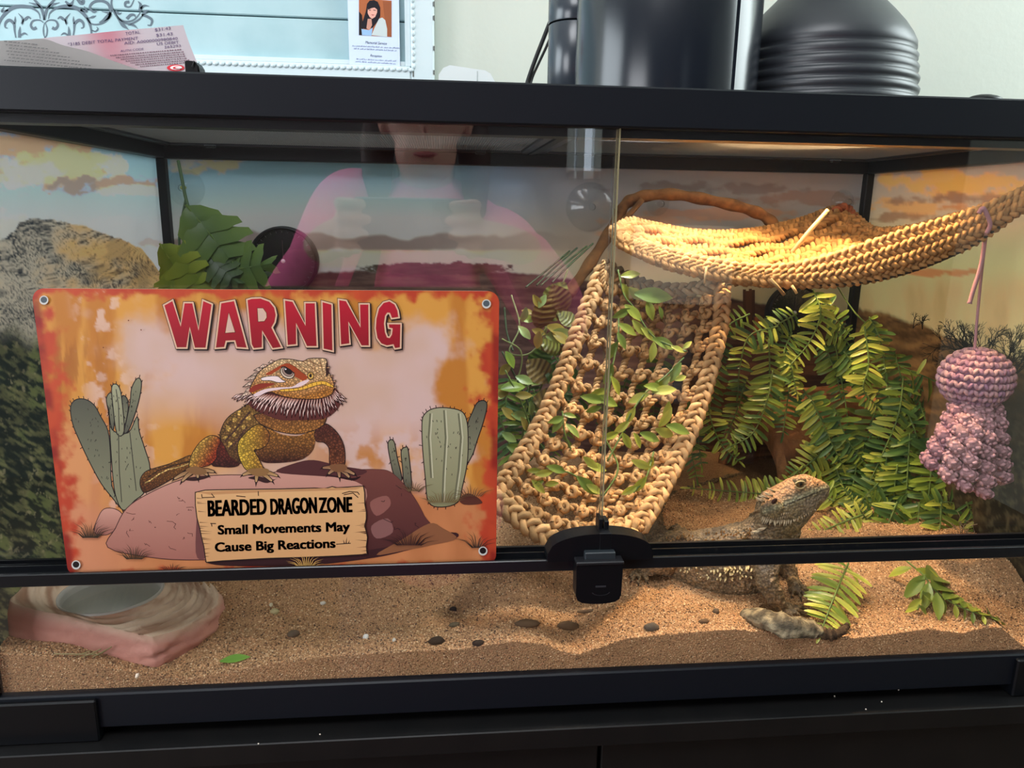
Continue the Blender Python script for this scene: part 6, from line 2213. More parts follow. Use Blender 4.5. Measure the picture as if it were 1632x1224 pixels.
for a, b, c, dyy in tent:
    ax = spline([at(*a, oc_Y + dyy * .35), at(*b, oc_Y + dyy), at(*c, oc_Y + dyy)], 120)
    ax, s = resample(ax, .0006)
    t, n_, b_ = frames(ax, (0, -1, 0))
    ph = s / (21 * sx) * TAU + rng.uniform(0, 6)
    R_h = np.linspace(5.0, 6.6, len(ax)) * sx
    helix = ax + b_ * (R_h * np.cos(ph))[:, None] + n_ * (R_h * np.sin(ph))[:, None]
    rad = np.linspace(7.6, 9.2, len(ax)) * sx * (1 + .10 * np.sin(ph * 9)) * (1 + .04 * rng.normal(size=len(ax)))
    rad[:3] *= .7
    rad[-4:] *= np.array([.9, .8, .65, .4])
    base_c = mix(lin((172, 128, 140)), lin((200, 158, 158)), rng.uniform(0, 1))
    cc = base_c[None] * (1 + .16 * np.sin(ph * 9))[:, None] * (1 + .05 * rng.normal(size=(len(ax), 1)))
    tm = MB().tube(helix, rad * .93, 9, cc * .62)  # tube darkened beneath its stitches, painting the shade of the creases
    th_, nh, bh = frames(helix, (0, -1, 0))
    arc_ = np.concatenate([[0], np.cumsum(np.linalg.norm(np.diff(helix, axis=0), axis=1))])
    for q in np.arange(.001, arc_[-1], .0040):
        i = int(np.searchsorted(arc_, q))
        i = min(i, len(helix) - 1)
        for k in range(6):
            aa_ = TAU * k / 6
            dn = nh[i] * math.cos(aa_) + bh[i] * math.sin(aa_)
            s_ = 1 if k % 2 else -1
            x1 = th_[i] * .75 + np.cross(th_[i], dn) * s_ * .65
            x1 /= np.linalg.norm(x1)
            tm.ellipsoid(helix[i] + dn * rad[i] * .86, (.0034, .0019, .0016), 5, 3, base_c * rng.uniform(.9, 1.15), np.stack([x1, np.cross(dn, x1), dn], 1))
    part('tentacle', tm, M_YARN, oc, smooth=True)
M_STR = mat('lilac_string', rgb(176, 132, 140), .85, .1, bump=(1500, .4, .0005))
part('string', MB().tube(spline([at(1553, 560, .14), at(1558, 500, .14), at(1565, 430, .139), at(1572, 372, .133)], 30), .0013, 6), M_STR, oc, smooth=True)
part('string', MB().tube(spline([at(1571, 372, .131), at(1564, 420, .131), at(1552, 460, .131), at(1545, 484, .131)], 24), np.concatenate([np.full(23, .0019), [.0024]]), 6), M_STR, oc, smooth=True)
kn_ = MB()
kn_.tube(spline([at(1560, 340, .120), at(1566, 332, .118), at(1572, 340, .118), at(1578, 358, .119), at(1572, 372, .121)], 24), .0021, 6)
kn_.ellipsoid(at(1572, 370, .126), (.0032, .0030, .0036), 10, 7)
part('knot', kn_, M_STR, oc, smooth=True)

# ================================================================== BEARDED DRAGON
liz = thing('bearded_dragon', atz(1150, 950, .04), 'live bearded dragon with raised head standing on the sand', 'lizard')
secs = [  # outer/lower pixel, inner/upper pixel, depth, half width (m)
    ((1182, 752), (1182, 755.5), .335, .0011), ((1150, 760), (1151, 765), .325, .0017), ((1110, 772), (1112, 779), .312, .0026), ((1074, 783), (1079, 793), .292, .0038), ((1049, 793), (1062, 805), .262, .0056), ((1031, 813), (1057, 820), .228, .0085),
    ((1021, 840), (1058, 838), .196, .012), ((1024, 872), (1066, 850), .166, .0165), ((1048, 902), (1078, 848), .142, .021), ((1085, 928), (1098, 847), .122, .026), ((1120, 945), (1125, 846), .108, .030), ((1155, 953), (1152, 842), .098, .0315),
    ((1190, 952), (1176, 838), .092, .030), ((1218, 938), (1190, 832), .088, .026), ((1233, 905), (1200, 824), .086, .0215), ((1242, 878), (1207, 808), .084, .0185), ((1248, 862), (1217, 788), .083, .0178),
    ((1268, 846), (1240, 775), .082, .0172), ((1286, 826), (1262, 763), .081, .0150), ((1303, 806), (1283, 757), .080, .0122), ((1313, 796), (1302, 763), .079, .0088), ((1319, 789), (1315, 769), .0785, .0052), ((1322, 781), (1321, 774), .078, .002)]
A3 = np.array([at(*a, y) for a, b, y, h in secs])
B3 = np.array([at(*b, y) for a, b, y, h in secs])
H3 = np.array([h for a, b, y, h in secs])
NS = 170
A3, B3 = spline(A3, NS), spline(B3, NS)
H3 = np.interp(np.linspace(0, 1, NS), np.linspace(0, 1, len(secs)), H3)
C3 = (A3 + B3) / 2
t3 = np.gradient(C3, axis=0)
t3 /= np.linalg.norm(t3, axis=1)[:, None]
a1 = (B3 - A3) / 2
a2 = np.cross(t3, a1)
a2 /= np.linalg.norm(a2, axis=1)[:, None] + 1e-9
aa = np.linspace(0, TAU, 29)[:-1]
G = C3[:, None] + np.sign(np.cos(aa))[None, :, None] * np.abs(np.cos(aa))[None, :, None] ** .9 * a1[:, None] + np.sin(aa)[None, :, None] * (a2 * H3[:, None])[:, None]
lb = MB()
nr_ = 28
fs_ = [(i * nr_ + k, i * nr_ + (k + 1) % nr_, (i + 1) * nr_ + (k + 1) % nr_, (i + 1) * nr_ + k) for i in range(NS - 1) for k in range(nr_)]
fs_ += [tuple(range(nr_ - 1, -1, -1)), tuple((NS - 1) * nr_ + k for k in range(nr_))]
lb.add(G.reshape(-1, 3), fs_)


def limb(pts, rads):
    P = spline([np.asarray(p) for p in pts], 30)
    r = np.interp(np.linspace(0, 1, 30), np.linspace(0, 1, len(rads)), rads)
    lb.tube(P, r, 12)
    lb.ellipsoid(P[0], (r[0],) * 3, 12, 8)
    lb.ellipsoid(P[-1], (r[-1] * 1.05,) * 3, 10, 6)


claws = []


def paw(px, py, tips, r=.0019, lift=.0035):
    c = onsand(px, py, lift)
    lb.ellipsoid(c, (.0062, .0062, .0036), 12, 8)
    for tx_, ty_ in tips:
        e_ = onsand(tx_, ty_, .0016)
        mid = (c + e_) / 2 + np.array([0, 0, .0030])
        P = spline([c, mid, e_], 10)
        lb.tube(P, np.linspace(r * 1.15, r * .7, 10), 8)
        lb.ellipsoid(mid, (r * 1.15,) * 3, 8, 6)
        d = e_ - mid
        d /= np.linalg.norm(d)
        claws.append((e_ - d * .001, e_ + d * .0045 + np.array([0, 0, -.0006])))
    return c


p_n = paw(1252, 974, [(1266, 992), (1280, 988), (1288, 980), (1284, 970), (1262, 966)])
limb([at(1222, 890, .066), at(1222, 925, .052), at(1238, 955, .046), p_n + np.array([-.004, .002, .005])], [.0125, .0095, .0075, .0050])
p_f = paw(1268, 940, [(1262, 950), (1276, 953), (1284, 950), (1290, 944), (1286, 936)], .0015)
limb([at(1232, 885, .105), at(1252, 905, .098), at(1262, 925, .092), p_f + np.array([0, .001, .004])], [.0110, .0090, .0070, .0045])
p_h = paw(1022, 914, [(1004, 918), (1006, 926), (1018, 930), (1032, 928)], .0020)
limb([at(1075, 895, .118), at(1050, 896, .100), at(1034, 902, .102), p_h + np.array([.002, .002, .004])], [.0135, .0115, .0085, .0055])
p_k = paw(1078, 852, [(1066, 856), (1074, 862), (1088, 860)], .0018)
limb([at(1085, 860, .165), at(1076, 852, .195), p_k + np.array([0, 0, .004])], [.012, .010, .006])
# brow ridges, jowls and the throat bag
for yo in (-1, 1):
    e_ = at(1274, 768, .080 + yo * .0098)
    lb.ellipsoid(e_ + np.array([0, 0, .0015]), (.0068, .0032, .0036), 12, 8)
    lb.ellipsoid(at(1230, 812, .083 + yo * .0140), (.0110, .0060, .0105), 14, 9)
lb.ellipsoid(at(1250, 846, .082), (.0150, .0130, .0110), 16, 10)
tmp = bpy.data.objects.new('tmp', lb.mesh('tmp', None))
COL.objects.link(tmp)
rm = tmp.modifiers.new('r', 'REMESH')
rm.mode = 'VOXEL'
rm.voxel_size = .0010
sm_ = tmp.modifiers.new('s', 'SMOOTH')
sm_.iterations = 3
dg_ = bpy.context.evaluated_depsgraph_get()
me = bpy.data.meshes.new_from_object(tmp.evaluated_get(dg_))
bpy.data.objects.remove(tmp)
me.name = 'body'
nv = len(me.vertices)
V = np.zeros(nv * 3)
me.vertices.foreach_get('co', V)
V = V.reshape(-1, 3)
NN = np.zeros(nv * 3)
me.vertices.foreach_get('normal', NN)
NN = NN.reshape(-1, 3)
PX, PY = project(V)
# keeled scales: a fine cell pattern raised on the back and flank
hgt = np.maximum(0, fbm(V[:, 0] * 420, V[:, 2] * 420 + V[:, 1] * 300, 500, 2) - .45)
hd_ = sstep(1205, 1225, PX)
V2 = V + NN * (hgt * .0042 * (1 - .75 * hd_ * sstep(870, 840, PY)))[:, None] - base_of(liz)
me.vertices.foreach_set('co', V2.ravel())
up_ = NN[:, 2:3]
n1 = fbm(V[:, 0] * 90, V[:, 2] * 90 + V[:, 1] * 60, 505, 4)[:, None]
bodyc = mix(lin((104, 88, 64)), lin((166, 138, 100)), n1)
bodyc = mix(bodyc, lin((150, 138, 116)), sstep(-.1, -.75, up_) * .7)
bodyc = mix(bodyc, lin((96, 82, 66)), (sstep(.5, .62, fbm(V[:, 0] * 60, V[:, 1] * 60, 507, 3)) * sstep(.1, .6, NN[:, 2]))[:, None] * .55)
headm = (sstep(1206, 1222, PX) * sstep(872, 850, PY) * sstep(1330, 1325, PX))[:, None]
hc_ = mix(lin((112, 98, 68)), lin((150, 132, 94)), n1)
hc_ = mix(hc_, lin((176, 130, 86)), sstep(.25, .7, up_) * sstep(830, 800, PY)[:, None])
sline = PY - (803 + (775 - 803) * (PX - 1249) / 71)
hc_ = mix(hc_, lin((150, 150, 118)), (np.exp(-((sline - 0) / 5) ** 2))[:, None] * .8)
hc_ = mix(hc_, lin((96, 84, 60)), (np.exp(-((sline + 9) / 3) ** 2) * sstep(1300, 1285, PX))[:, None] * .6)
hc_ = mix(hc_, lin((140, 128, 108)), (sstep(4, 10, sline) * sstep(1262, 1290, PX))[:, None] * .7)
hc_ = mix(hc_, lin((112, 92, 68)), (sstep(12, 24, sline) * sstep(1275, 1240, PX))[:, None] * .6)
colv = mix(bodyc, hc_, headm)
mouth = (np.abs(sline - 3) < 1.1) & (PX > 1249) & (PX < 1322)
colv[mouth] = lin((66, 56, 44))
colv = colv * (1 + .5 * (hgt[:, None] - .1))
ca_ = me.color_attributes.new('Col', 'FLOAT_COLOR', 'POINT')
ca_.data.foreach_set('color', np.concatenate([np.clip(colv, 0, 1), np.ones((nv, 1))], 1).astype(np.float32).ravel())
me.polygons.foreach_set('use_smooth', np.ones(len(me.polygons), bool))
M_LIZ, _nt, _b = new_mat('lizard_skin')
_v = _nt.nodes.new('ShaderNodeVertexColor')
_v.layer_name = 'Col'
_tc = _nt.nodes.new('ShaderNodeTexCoord')
_vo = _nt.nodes.new('ShaderNodeTexVoronoi')
_vo.inputs['Scale'].default_value = 480
_nt.links.new(_tc.outputs['Object'], _vo.inputs['Vector'])
_mr = _nt.nodes.new('ShaderNodeMapRange')
_mr.inputs['From Max'].default_value = .75
_mr.inputs['To Min'].default_value = 1.45
_mr.inputs['To Max'].default_value = .40
_nt.links.new(_vo.outputs['Distance'], _mr.inputs['Value'])
_mx = _nt.nodes.new('ShaderNodeMix')
_mx.data_type = 'RGBA'
_mx.blend_type = 'MULTIPLY'
_mx.inputs['Factor'].default_value = 1
_nt.links.new(_v.outputs['Color'], _mx.inputs['A'])
_nt.links.new(_mr.outputs[0], _mx.inputs['B'])
_nt.links.new(_mx.outputs['Result'], _b.inputs['Base Color'])
_bp = _nt.nodes.new('ShaderNodeBump')
_bp.invert = True
_bp.inputs['Strength'].default_value = .7
_bp.inputs['Distance'].default_value = .0012
_nt.links.new(_vo.outputs['Distance'], _bp.inputs['Height'])
_nt.links.new(_bp.outputs[0], _b.inputs['Normal'])
_b.inputs['Roughness'].default_value = .6
me.materials.clear()
me.materials.append(M_LIZ)
bo_ = bpy.data.objects.new('body', me)
COL.objects.link(bo_)
bo_.parent = liz
M_SPINE = mat('spine_scale', rough=.55, spec=.3, vcol=True)


def cone(mb, a, b, r, col, col2=None):
    mb.tube([a, (np.asarray(a) + b) / 2 + np.array([0, -.0003, 0]), b], [r, r * .7, r * .08], 6, np.array([col2 if col2 is not None else col, col, col]))


rz = random.Random(9)
sp = MB()
CR, CRD = lin((186, 170, 140)), lin((110, 92, 68))
for k in range(24):      # fringe of the beard
    t = k / 23
    x, y = np.interp(t, [0, .3, .7, 1], [1217, 1236, 1268, 1296]), np.interp(t, [0, .3, .7, 1], [823, 829, 825, 808])
    Y = .083 - np.interp(t, [0, .3, .7, 1], [.0175, .0185, .0165, .0125])
    a = at(x, y, Y + .001)
    L_ = np.interp(t, [0, .5, 1], [9, 11, 6]) * rz.uniform(.6, 1.2)
    b = at(x + np.interp(t, [0, 1], [-3, 3]) + rz.uniform(-2, 2), y + L_, Y - .0035)
    cone(sp, a, b, .0010, CR * rz.uniform(.6, 1.1), CRD)
for row in range(3):
    for k in range(20):
        t = (k + .5 * (row % 2)) / 20
        x, y = np.interp(t, [0, .3, .7, 1], [1222, 1242, 1272, 1298]), np.interp(t, [0, .3, .7, 1], [818, 820, 812, 800]) - row * 5 + 9
        Y = .083 - np.interp(t, [0, .3, .7, 1], [.0178, .0180, .016, .0115]) + .001
        cone(sp, at(x, y - 2, Y + .001), at(x - 1, y + 5, Y - .0025), .0009, lin((150, 134, 106)), lin((96, 82, 60)))
part('beard_spines', sp, M_SPINE, liz, smooth=True, kind='stuff')
fl = MB()
for k in range(64):      # pale cones along the flank
    t = rz.uniform(0, 1)
    x = 1085 + 135 * t
    y = np.interp(t, [0, .4, 1], [903, 914, 908]) + rz.uniform(-9, 9)
    Y0 = np.interp(x, [1085, 1155, 1220], [.122, .098, .088]) - np.interp(x, [1085, 1155, 1220], [.024, .0300, .0255]) * .97
    a = at(x, y, Y0 + .002)
    a = at(x, y, Y0 - .0015)
    b = at(x + rz.uniform(-3, 4), y + rz.uniform(2, 7), Y0 - .0075)
    cone(fl, a, b, .0013, lin((226, 204, 150)), lin((170, 140, 96)))
for k in range(70):      # smaller ones on the back
    t = rz.uniform(0, 1)
    x = 1060 + 140 * t
    y = np.interp(t, [0, 1], [862, 850]) + rz.uniform(-8, 12)
    Y0 = np.interp(x, [1060, 1155, 1220], [.138, .098, .088]) - np.interp(x, [1060, 1155, 1220], [.016, .0240, .0200])
    a = at(x, y, Y0 + .003)
    cone(fl, a, at(x + 1, y - 3, Y0 - .004), .0009, lin((190, 156, 110)))
part('flank_spines', fl, M_SPINE, liz, smooth=True, kind='stuff')
nk = MB()
for k in range(7):
    x, y = 1210 + k * 3.2, 795 - k * 2.4 + (k % 2) * 4
    cone(nk, at(x + 5, y + 3, .068), at(x - 8, y - 4 + (k % 3) * 2, .066), .0011, CR, CRD)
for k in range(6):
    x, y = 1205 + k * 3, 848 - k * 1.5
    cone(nk, at(x + 3, y - 2, .066), at(x - 8, y + (k % 3) * 3, .064), .0010, CR, CRD)
part('neck_spines', nk, M_SPINE, liz, smooth=True, kind='stuff')
ec = at(1275, 772, .0680)
ey = part('eye', MB().ellipsoid(ec + np.array([0, .0022, 0]), (.0036, .0034, .0031), 18, 12, lin((110, 84, 44))), mat('lizard_eye', rough=.08, spec=.6, vcol=True), liz, smooth=True, label='glossy amber eye')
part('pupil', MB().ellipsoid(ec + np.array([.0003, -.0010, .0003]), (.0016, .0008, .0017), 14, 8, (.008, .007, .006)), MATS['lizard_eye'], ey, smooth=True)
ld = MB()
for s in (1, -1):
    ld.tube([ec + np.array([.0046 * math.cos(a), -.0006 - .0006 * math.sin(abs(a)), s * .0034 * math.sin(a)]) for a in np.linspace(.15, math.pi - .15, 12)], .0007, 6, lin((176, 160, 116)))
part('eyelid', ld, M_SPINE, liz, smooth=True)
part('ear_opening', MB().ellipsoid(at(1234, 799, .0655), (.0022, .0012, .0034), 12, 8, lin((52, 26, 20)), np.array([[.8, 0, .6], [0, 1, 0], [-.6, 0, .8]])), M_SPINE, liz, smooth=True)
part('nostril', MB().ellipsoid(at(1303, 772, .0712), (.0009, .0006, .0007), 8, 6, lin((46, 34, 26))), M_SPINE, liz, smooth=True)
for a, b in claws:
    cl_ = MB()
    cone(cl_, a, b, .0008, lin((40, 32, 26)))
    part('claw', cl_, M_SPINE, liz, smooth=True)

# ================================================================== BITS ON THE SAND
M_WOOD = mat('weathered_wood', rough=.9, spec=.15, vcol=True, bump=(260, .9, .003))
rt_ = thing('gnarled_root', onsand(1260, 1005, 0), 'grey gnarled root with a curved dark tip in front of the lizard', 'root')
rp_ = spline([onsand(1185, 978, .001), onsand(1215, 985, .006), onsand(1250, 996, .008), onsand(1290, 1002, .006), onsand(1312, 1009, .004)], 60)
th_ = np.arange(16) * TAU / 16
rad_ = np.interp(np.linspace(0, 1, 60), [0, .2, .5, .8, 1], [.005, .010, .0125, .0085, .0045])
t, n_, b_ = frames(rp_, (0, 0, 1))
dis = 1 + .6 * (fbm(np.tile(th_ * 1.3, (60, 1)), np.arange(60)[:, None] * .22 + np.zeros((60, 16)), 600, 4) - .5)
G = rp_[:, None] + (np.cos(th_)[None, :, None] * b_[:, None] + .75 * np.sin(th_)[None, :, None] * n_[:, None]) * (rad_[:, None] * dis)[..., None]
gc = mix(lin((84, 76, 62)), lin((160, 146, 116)), sstep(.35, .65, fbm(np.tile(th_ * 2, (60, 1)), np.arange(60)[:, None] * .3 + np.zeros((60, 16)), 605, 4))[..., None])
part('wood', MB().grid(np.concatenate([G, G[:, :1]], 1), np.concatenate([gc, gc[:, :1]], 1)), M_WOOD, rt_, smooth=True)
tipP = spline([onsand(1300, 1004, .004), onsand(1318, 1011, .004), onsand(1336, 1009, .006), onsand(1348, 1000, .009), onsand(1351, 994, .011)], 30)
part('dark_tip', MB().tube(tipP, np.linspace(.0056, .0018, 30) * (1 + .2 * rng.normal(size=30) * .6), 10, mix(lin((40, 32, 26)), lin((90, 70, 50)), rng.uniform(0, 1, (30, 1)))), M_WOOD, rt_, smooth=True)
part('pale_splinter', MB().tube([onsand(1290, 1003, .006), onsand(1306, 1014, .003)], [.0010, .0005], 5, lin((206, 190, 150))), M_WOOD, rt_)
# green leaf
gl_ = leaf_mesh('leaf_blade', .34, 'oval', (84, 140, 48), (120, 176, 66), .08, .1)
p0, p1 = onsand(351, 1054, .003), onsand(398, 1044, .003)
lf = bpy.data.objects.new('fallen_leaf', gl_)
COL.objects.link(lf)
lf.matrix_world = orient(p0, p1 - p0, (0, -.35, .9), np.linalg.norm(p1 - p0), np.zeros(3))
tag(lf, 'single fresh green leaf lying on the sand right of the water dish', 'leaf')
M_PEB = mat('pebble', rough=.8, spec=.2, vcol=True, bump=(500, .5, .001))


def pebble(name, px, py, rx, ry, col, lab, cat, grp=None):
    c = onsand(px, py, 0)
    s = pxm(px, py, c[1])
    mb = MB().ellipsoid((0, 0, 0), (1, 1, 1), 12, 8)
    v = mb.v[0]
    v = v * (1 + .5 * (fbm(v[:, 0] * 1.6 + px, v[:, 2] * 1.6 + v[:, 1], 700, 3) - .5))[:, None]
    mb.v[0] = v * np.array([rx * s, ry * s * 1.2, ry * s]) + c + np.array([0, 0, ry * s * .35])
    mb.c[0] = lin(col) * (.85 + .3 * fbm(v[:, 0] * 3 + px, v[:, 2] * 3, 705, 3))[:, None]
    return solo(name, mb, M_PEB, lab, cat, grp, smooth=True)


pebble('shell_chip', 583, 1017, 5, 5, (226, 226, 220), 'white shell chip on the sand in the middle front', 'shell')
pebble('shell_chip', 515, 962, 5, 3, (206, 206, 194), 'small white chip on the sand behind the larger shell chip', 'shell')
pebble('shell_chip', 437, 976, 8, 5, (176, 168, 124), 'yellowish grit lump on the sand right of the dish', 'stone')
pebble('shell_chip', 432, 965, 3, 3, (206, 200, 170), 'tiny pale chip just behind the yellowish grit lump', 'shell')
pebble('shell_chip', 219, 1078, 3, 4, (216, 200, 180), 'pale crumb in the sand dip under the water dish', 'crumb')
pebble('shell_chip', 628, 1021, 3, 3, (206, 204, 194), 'tiny white crumb right of the white shell chip', 'crumb')
pebble('pebble', 1039, 1002, 13, 7, (84, 76, 66), 'dark grey pebble on the sand right of the door lock', 'pebble')
pebble('pebble', 1141, 976, 5, 5, (96, 82, 66), 'small dark pebble on the sand under the belly of the lizard', 'pebble')
pebble('pebble', 724, 997, 9, 4, (106, 96, 74), 'flat brownish stone on the sand left of the middle', 'pebble')
pebble('pebble', 468, 1012, 10, 6, (92, 80, 66), 'brown clod on the sand between green leaf and white chip', 'clod')
for k, (x, y, rx, ry, lab) in enumerate(((695, 1024, 13, 7, 'dark dried dropping on the sand left of two others'), (762, 1027, 10, 5, 'dark dropping on the sand just right of the first'), (722, 972, 6, 4, 'small dark dropping behind the other dark droppings'),
                                         (905, 1000, 18, 7, 'dark clod on the sand below the door lock'), (938, 975, 20, 3, 'thin dark dropping on the sand close under the lock'), (840, 996, 20, 7, 'dark sand clod left below the door lock'), (1122, 992, 9, 4, 'brown crumb on the sand left of the gnarled root'))):
    pebble('dropping', x, y, rx, ry, (52, 40, 30) if k < 3 else (96, 76, 56), lab, 'dropping' if k < 3 else 'clod', 'dark bits on the sand')
sg = MB()
for k in range(5):
    a = onsand(120 + k * 9, 1045 + (k % 2) * 3, .002)
    sg.tube([a, a + np.array([.010, .002, .002 + .001 * k])], .0005, 4, lin((128, 116, 70)))
sg.tube([onsand(86, 1042, .003), onsand(158, 1043, .004)], .0006, 4, lin((150, 136, 90)))
solo('dry_sprig', sg, M_STEM, 'thin dry sprig on the sand against the front of the dish', 'sprig')
fr_ = MB()
fr_.tube([at(14, 1010, .10), at(17, 985, .10), at(16, 960, .10)], .0009, 4, lin((150, 160, 90)))
solo('grass_stalk', fr_, M_STEM, 'single thin grass stalk by the left wall', 'grass stalk')
# dust specks along the cabinet and crumbs on the track
dus = MB()
for px, py, z in ((1330, 1110, ZC), (1405, 1119, ZC), (1380, 1131, ZC), (1432, 1100, ZC), (510, 1171, ZC), (412, 1186, ZC)):
    c = atz(px, py, z)
    dus.ellipsoid(c + np.array([0, 0, .0004]), (.0007, .0006, .0005), 6, 4)
for px in list(range(1125, 1420, 24)) + [830, 850, 1520, 1590]:
    c = atz(px + rz.uniform(-8, 8), 885, ZR0 + .004)
    dus.ellipsoid((c[0], -.004, ZR0 + .0044), (.0008, .0006, .0005), 6, 4)
solo('dust_crumbs', dus, mat('crumb', rgb(216, 206, 190), .8), 'pale crumbs of sand on the door track and cabinet top', 'crumbs', kind='stuff')
nl = MB()
c = atz(1615, 1103, ZC)
nl.tube([c + np.array([-.006, 0, .002]), c + np.array([.002, -.003, .0015]), c + np.array([.005, -.005, .001])], [.0016, .0012, .0005], 8)
solo('screw', nl, mat('screw_steel', rgb(170, 160, 150), .3, .6, metal=.8), 'small pale screw lying on the cabinet top at the right', 'screw', smooth=True)

# ================================================================== PHOTOGRAPHER (seen only as a reflection in the glass)
per = thing('person', (.32, -.98, RZ0), 'person in pink hooded sweatshirt kneeling before the tank, holding up a phone', 'person')
M_SKIN = mat('skin', rgb(206, 158, 138), .5, .3, bump=(300, .05, .001))
M_HOOD = mat('pink_fleece', rgb(246, 116, 166), .9, .1, bump=(500, .3, .002))
M_JEAN = mat('dark_denim', rgb(44, 50, 70), .85, .2, bump=(700, .3, .001))
M_HAIR = mat('brown_hair', rgb(58, 38, 28), .5, .3, bump=(200, .5, .003))


def solid(name, mb, vox, m, parent, iters=4):
    tmp = bpy.data.objects.new('tmp', mb.mesh('tmp', None))
    COL.objects.link(tmp)
    r = tmp.modifiers.new('r', 'REMESH')
    r.mode = 'VOXEL'
    r.voxel_size = vox
    s = tmp.modifiers.new('s', 'SMOOTH')
    s.iterations = iters
    me = bpy.data.meshes.new_from_object(tmp.evaluated_get(bpy.context.evaluated_depsgraph_get()))
    bpy.data.objects.remove(tmp)
    me.name = name
    n = len(me.vertices)
    v = np.zeros(n * 3)
    me.vertices.foreach_get('co', v)
    me.vertices.foreach_set('co', (v.reshape(-1, 3) - base_of(parent)).ravel())
    me.polygons.foreach_set('use_smooth', np.ones(len(me.polygons), bool))
    me.materials.clear()
    me.materials.append(m)
    o = bpy.data.objects.new(name, me)
    COL.objects.link(o)
    o.parent = parent
    return o


def chain(mb, pts, rads, flat=1.0):
    P = spline([np.asarray(p, float) for p in pts], 40)
    r = np.interp(np.linspace(0, 1, 40), np.linspace(0, 1, len(rads)), rads)
    mb.tube(P, r, 16, flat=flat)
    for i in (0, -1):
        mb.ellipsoid(P[i], (r[i],) * 3, 14, 8)


PHC = np.array([.300, -.5475, .352])
HX = .32
sk = MB()
hcx = np.array([HX, -.90, .530])
sk.ellipsoid(hcx + np.array([0, .000, .020]), (.074, .092, .095), 24, 16)
sk.ellipsoid(hcx + np.array([0, .022, -.055]), (.056, .066, .064), 20, 12)
sk.ellipsoid(hcx + np.array([0, .094, -.012]), (.012, .018, .020), 12, 8)
sk.ellipsoid(hcx + np.array([0, .078, -.066]), (.024, .010, .010), 12, 6)
for s in (-1, 1):
    sk.ellipsoid(hcx + np.array([s * .076, -.005, .0]), (.012, .022, .032), 12, 8)
chain(sk, [hcx + np.array([0, -.015, -.05]), (HX, -.955, .40), (HX, -.97, .33)], [.050, .052, .060])
for s in (-1, 1):
    w = np.array([HX + s * .150, -.60, .315])
    palm = np.array([PHC[0] + s * .083, -.562, .345])
    chain(sk, [(HX + s * .20, -.70, .255), w, palm + np.array([s * .01, -.012, -.01])], [.033, .026, .028])
    sk.ellipsoid(palm + np.array([s * .006, -.010, .0]), (.016, .024, .044), 16, 10)
    for k in range(4):
        z = palm[2] + .034 - k * .0205
        L_ = [.050, .056, .052, .042][k]
        chain(sk, [palm + np.array([s * .012, .004, z - palm[2]]), (palm[0] + s * .006, -.5410, z), (palm[0] - s * (L_ - .030), -.5395, z - .001)], [.0095, .0090, .0075])
    chain(sk, [palm + np.array([s * .006, -.022, .010]), (palm[0] - s * .008, -.580, palm[2] + .030), (palm[0] - s * .022, -.563, palm[2] + .036)], [.012, .0105, .0085])
solid('body', sk, .0035, M_SKIN, per)
ho = MB()
chain(ho, [(HX, -.975, .345), (HX, -.985, .22), (HX, -.995, .02), (HX, -1.0, -.16), (HX, -1.0, -.27)], [.105, .150, .145, .150, .165], .72)
for s in (-1, 1):
    chain(ho, [(HX + s * .10, -.975, .350 - .02 * s), (HX + s * .155, -.955, .335 - .035 * s), (HX + s * .235, -.86, .17), (HX + s * .215, -.745, .225), (HX + s * .158, -.62, .303)], [.058, .066, .060, .054, .040])
chain(ho, [(HX - .10, -.99, .375), (HX, -1.045, .385), (HX + .10, -.99, .36)], [.040, .058, .040])
solid('hooded_sweatshirt', ho, .008, M_HOOD, per)
je = MB()
je.ellipsoid((HX, -1.0, -.30), (.168, .130, .12), 20, 12)
for s in (-1, 1):
    chain(je, [(HX + s * .085, -1.0, -.32), (HX + s * .115, -.93, -.52), (HX + s * .12, -.875, RZ0 + .065)], [.098, .082, .064])
    chain(je, [(HX + s * .12, -.875, RZ0 + .062), (HX + s * .12, -1.06, RZ0 + .060), (HX + s * .12, -1.27, RZ0 + .050)], [.060, .058, .042])
solid('trousers', je, .009, M_JEAN, per)
for s in (-1, 1):
    sh_ = MB()
    chain(sh_, [(HX + s * .12, -1.27, RZ0 + .048), (HX + s * .12, -1.36, RZ0 + .042), (HX + s * .12, -1.44, RZ0 + .032)], [.044, .040, .028])
    solid('shoe', sh_, .007, mat('shoe_grey', rgb(90, 90, 96), .7), per)
hr = MB()
hr.ellipsoid(hcx + np.array([0, -.022, .040]), (.086, .096, .090), 20, 12)
for s in (-1, 1):
    chain(hr, [hcx + np.array([s * .060, -.030, .05]), hcx + np.array([s * .088, -.030, -.04]), hcx + np.array([s * .092, -.03, -.16])], [.036, .034, .022])
chain(hr, [hcx + np.array([0, -.07, .05]), hcx + np.array([0, -.10, -.06]), hcx + np.array([0, -.10, -.17])], [.06, .06, .045])
solid('hair', hr, .006, M_HAIR, per)
for s in (-1, 1):
    e_ = hcx + np.array([s * .031, .082, .010])
    ey_ = part('eye', MB().ellipsoid(e_, (.011, .008, .007), 14, 8), mat('eye_white', rgb(225, 220, 215), .2), per, smooth=True)
    part('iris', MB().ellipsoid(e_ + np.array([0, .0055, 0]), (.005, .004, .005), 10, 6), mat('iris_brown', rgb(60, 40, 26), .2), ey_, smooth=True)
part('mouth', MB().ellipsoid(hcx + np.array([0, .0885, -.066]), (.022, .004, .005), 14, 6), mat('lip_pink', rgb(176, 92, 92), .4), per, smooth=True)
ph = thing('phone', PHC, 'dark phone held up in both hands by the kneeling person', 'phone')
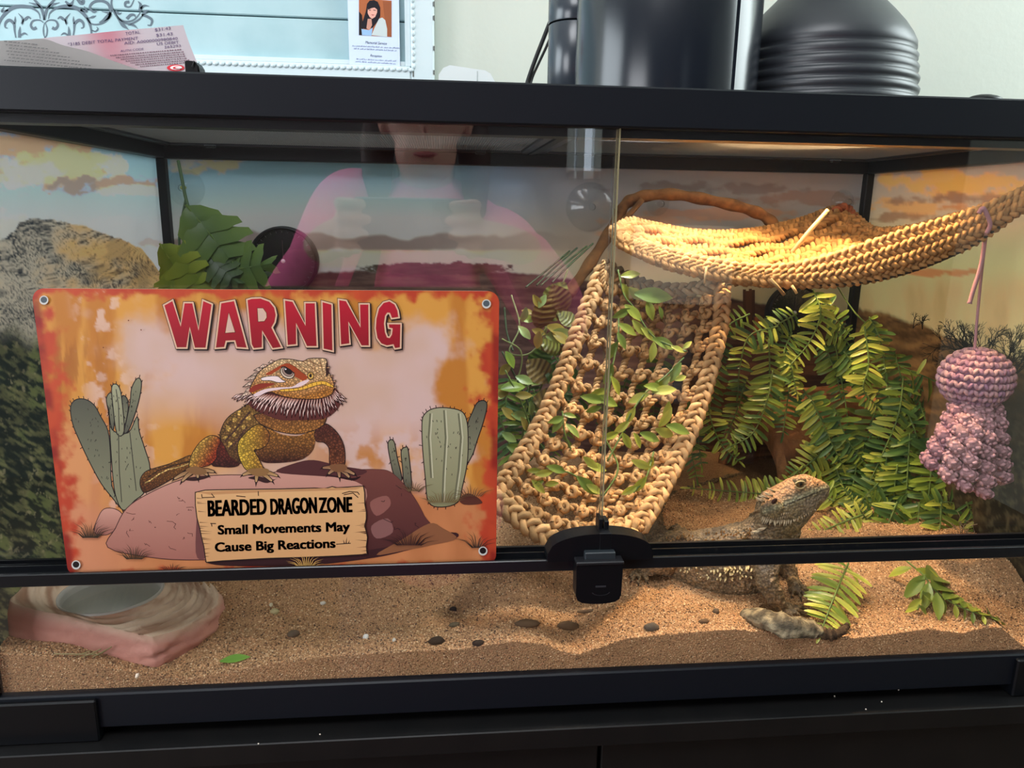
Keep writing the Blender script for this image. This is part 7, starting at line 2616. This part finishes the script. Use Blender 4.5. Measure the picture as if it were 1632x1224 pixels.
part('case', MB().box(PHC[0] - .074, PHC[0] + .074, -.5515, -.5435, PHC[2] - .036, PHC[2] + .036, bev=.002), mat('phone_case', rgb(40, 42, 46), .35, .5), ph)
part('screen', MB().box(PHC[0] - .071, PHC[0] + .071, -.5519, -.5514, PHC[2] - .033, PHC[2] + .033), mat('phone_screen', rgb(12, 12, 14), .1, .6), ph)
cb_ = part('camera_bump', MB().box(PHC[0] + .034, PHC[0] + .070, -.5437, -.5415, PHC[2] - .004, PHC[2] + .032, bev=.001), MATS['phone_case'], ph)
for a, b in ((.043, .024), (.061, .024), (.052, .006)):
    part('lens', MB().lathe([(.0065, 0), (.0065, .0016), (.005, .0018), (0, .0014)], (PHC[0] + a, -.5416, PHC[2] + b), 20, axis='y'), mat('lens_black', rgb(8, 8, 12), .05, .7), cb_, smooth=True)
# table lamp with a white shade in the room behind, mirrored in the glass
tl = (1.05, -1.62)
tb = thing('side_table', (tl[0], tl[1], RZ0), 'small dark side table carrying the white-shaded lamp', 'table')
part('table_top', MB().box(tl[0] - .25, tl[0] + .25, tl[1] - .22, tl[1] + .22, -.205, -.18, bev=.004), mat('table_wood', rgb(70, 48, 34), .5), tb)
for a in (-.22, .22):
    for b in (-.19, .19):
        part('leg', MB().box(tl[0] + a - .02, tl[0] + a + .02, tl[1] + b - .02, tl[1] + b + .02, RZ0, -.205, bev=.003), MATS['table_wood'], tb)
lp_ = thing('table_lamp', (tl[0], tl[1], -.18), 'table lamp with white drum shade standing on the side table', 'lamp')
part('base', MB().lathe([(0, -.18), (.075, -.18), (.07, -.165), (.03, -.15), (.045, -.08), (.05, 0), (.03, .08), (.012, .10), (.012, .16), (0, .16)], (*tl, 0), 32), mat('lamp_ceramic', rgb(120, 124, 128), .3), lp_, smooth=True)
M_SHADE = mat('shade_linen', rgb(238, 234, 224), .8, .1, transl=.4)
part('shade', MB().lathe([(.150, .125), (.142, .335), (.139, .335), (.147, .125)], (*tl, 0), 40), M_SHADE, lp_, smooth=True)
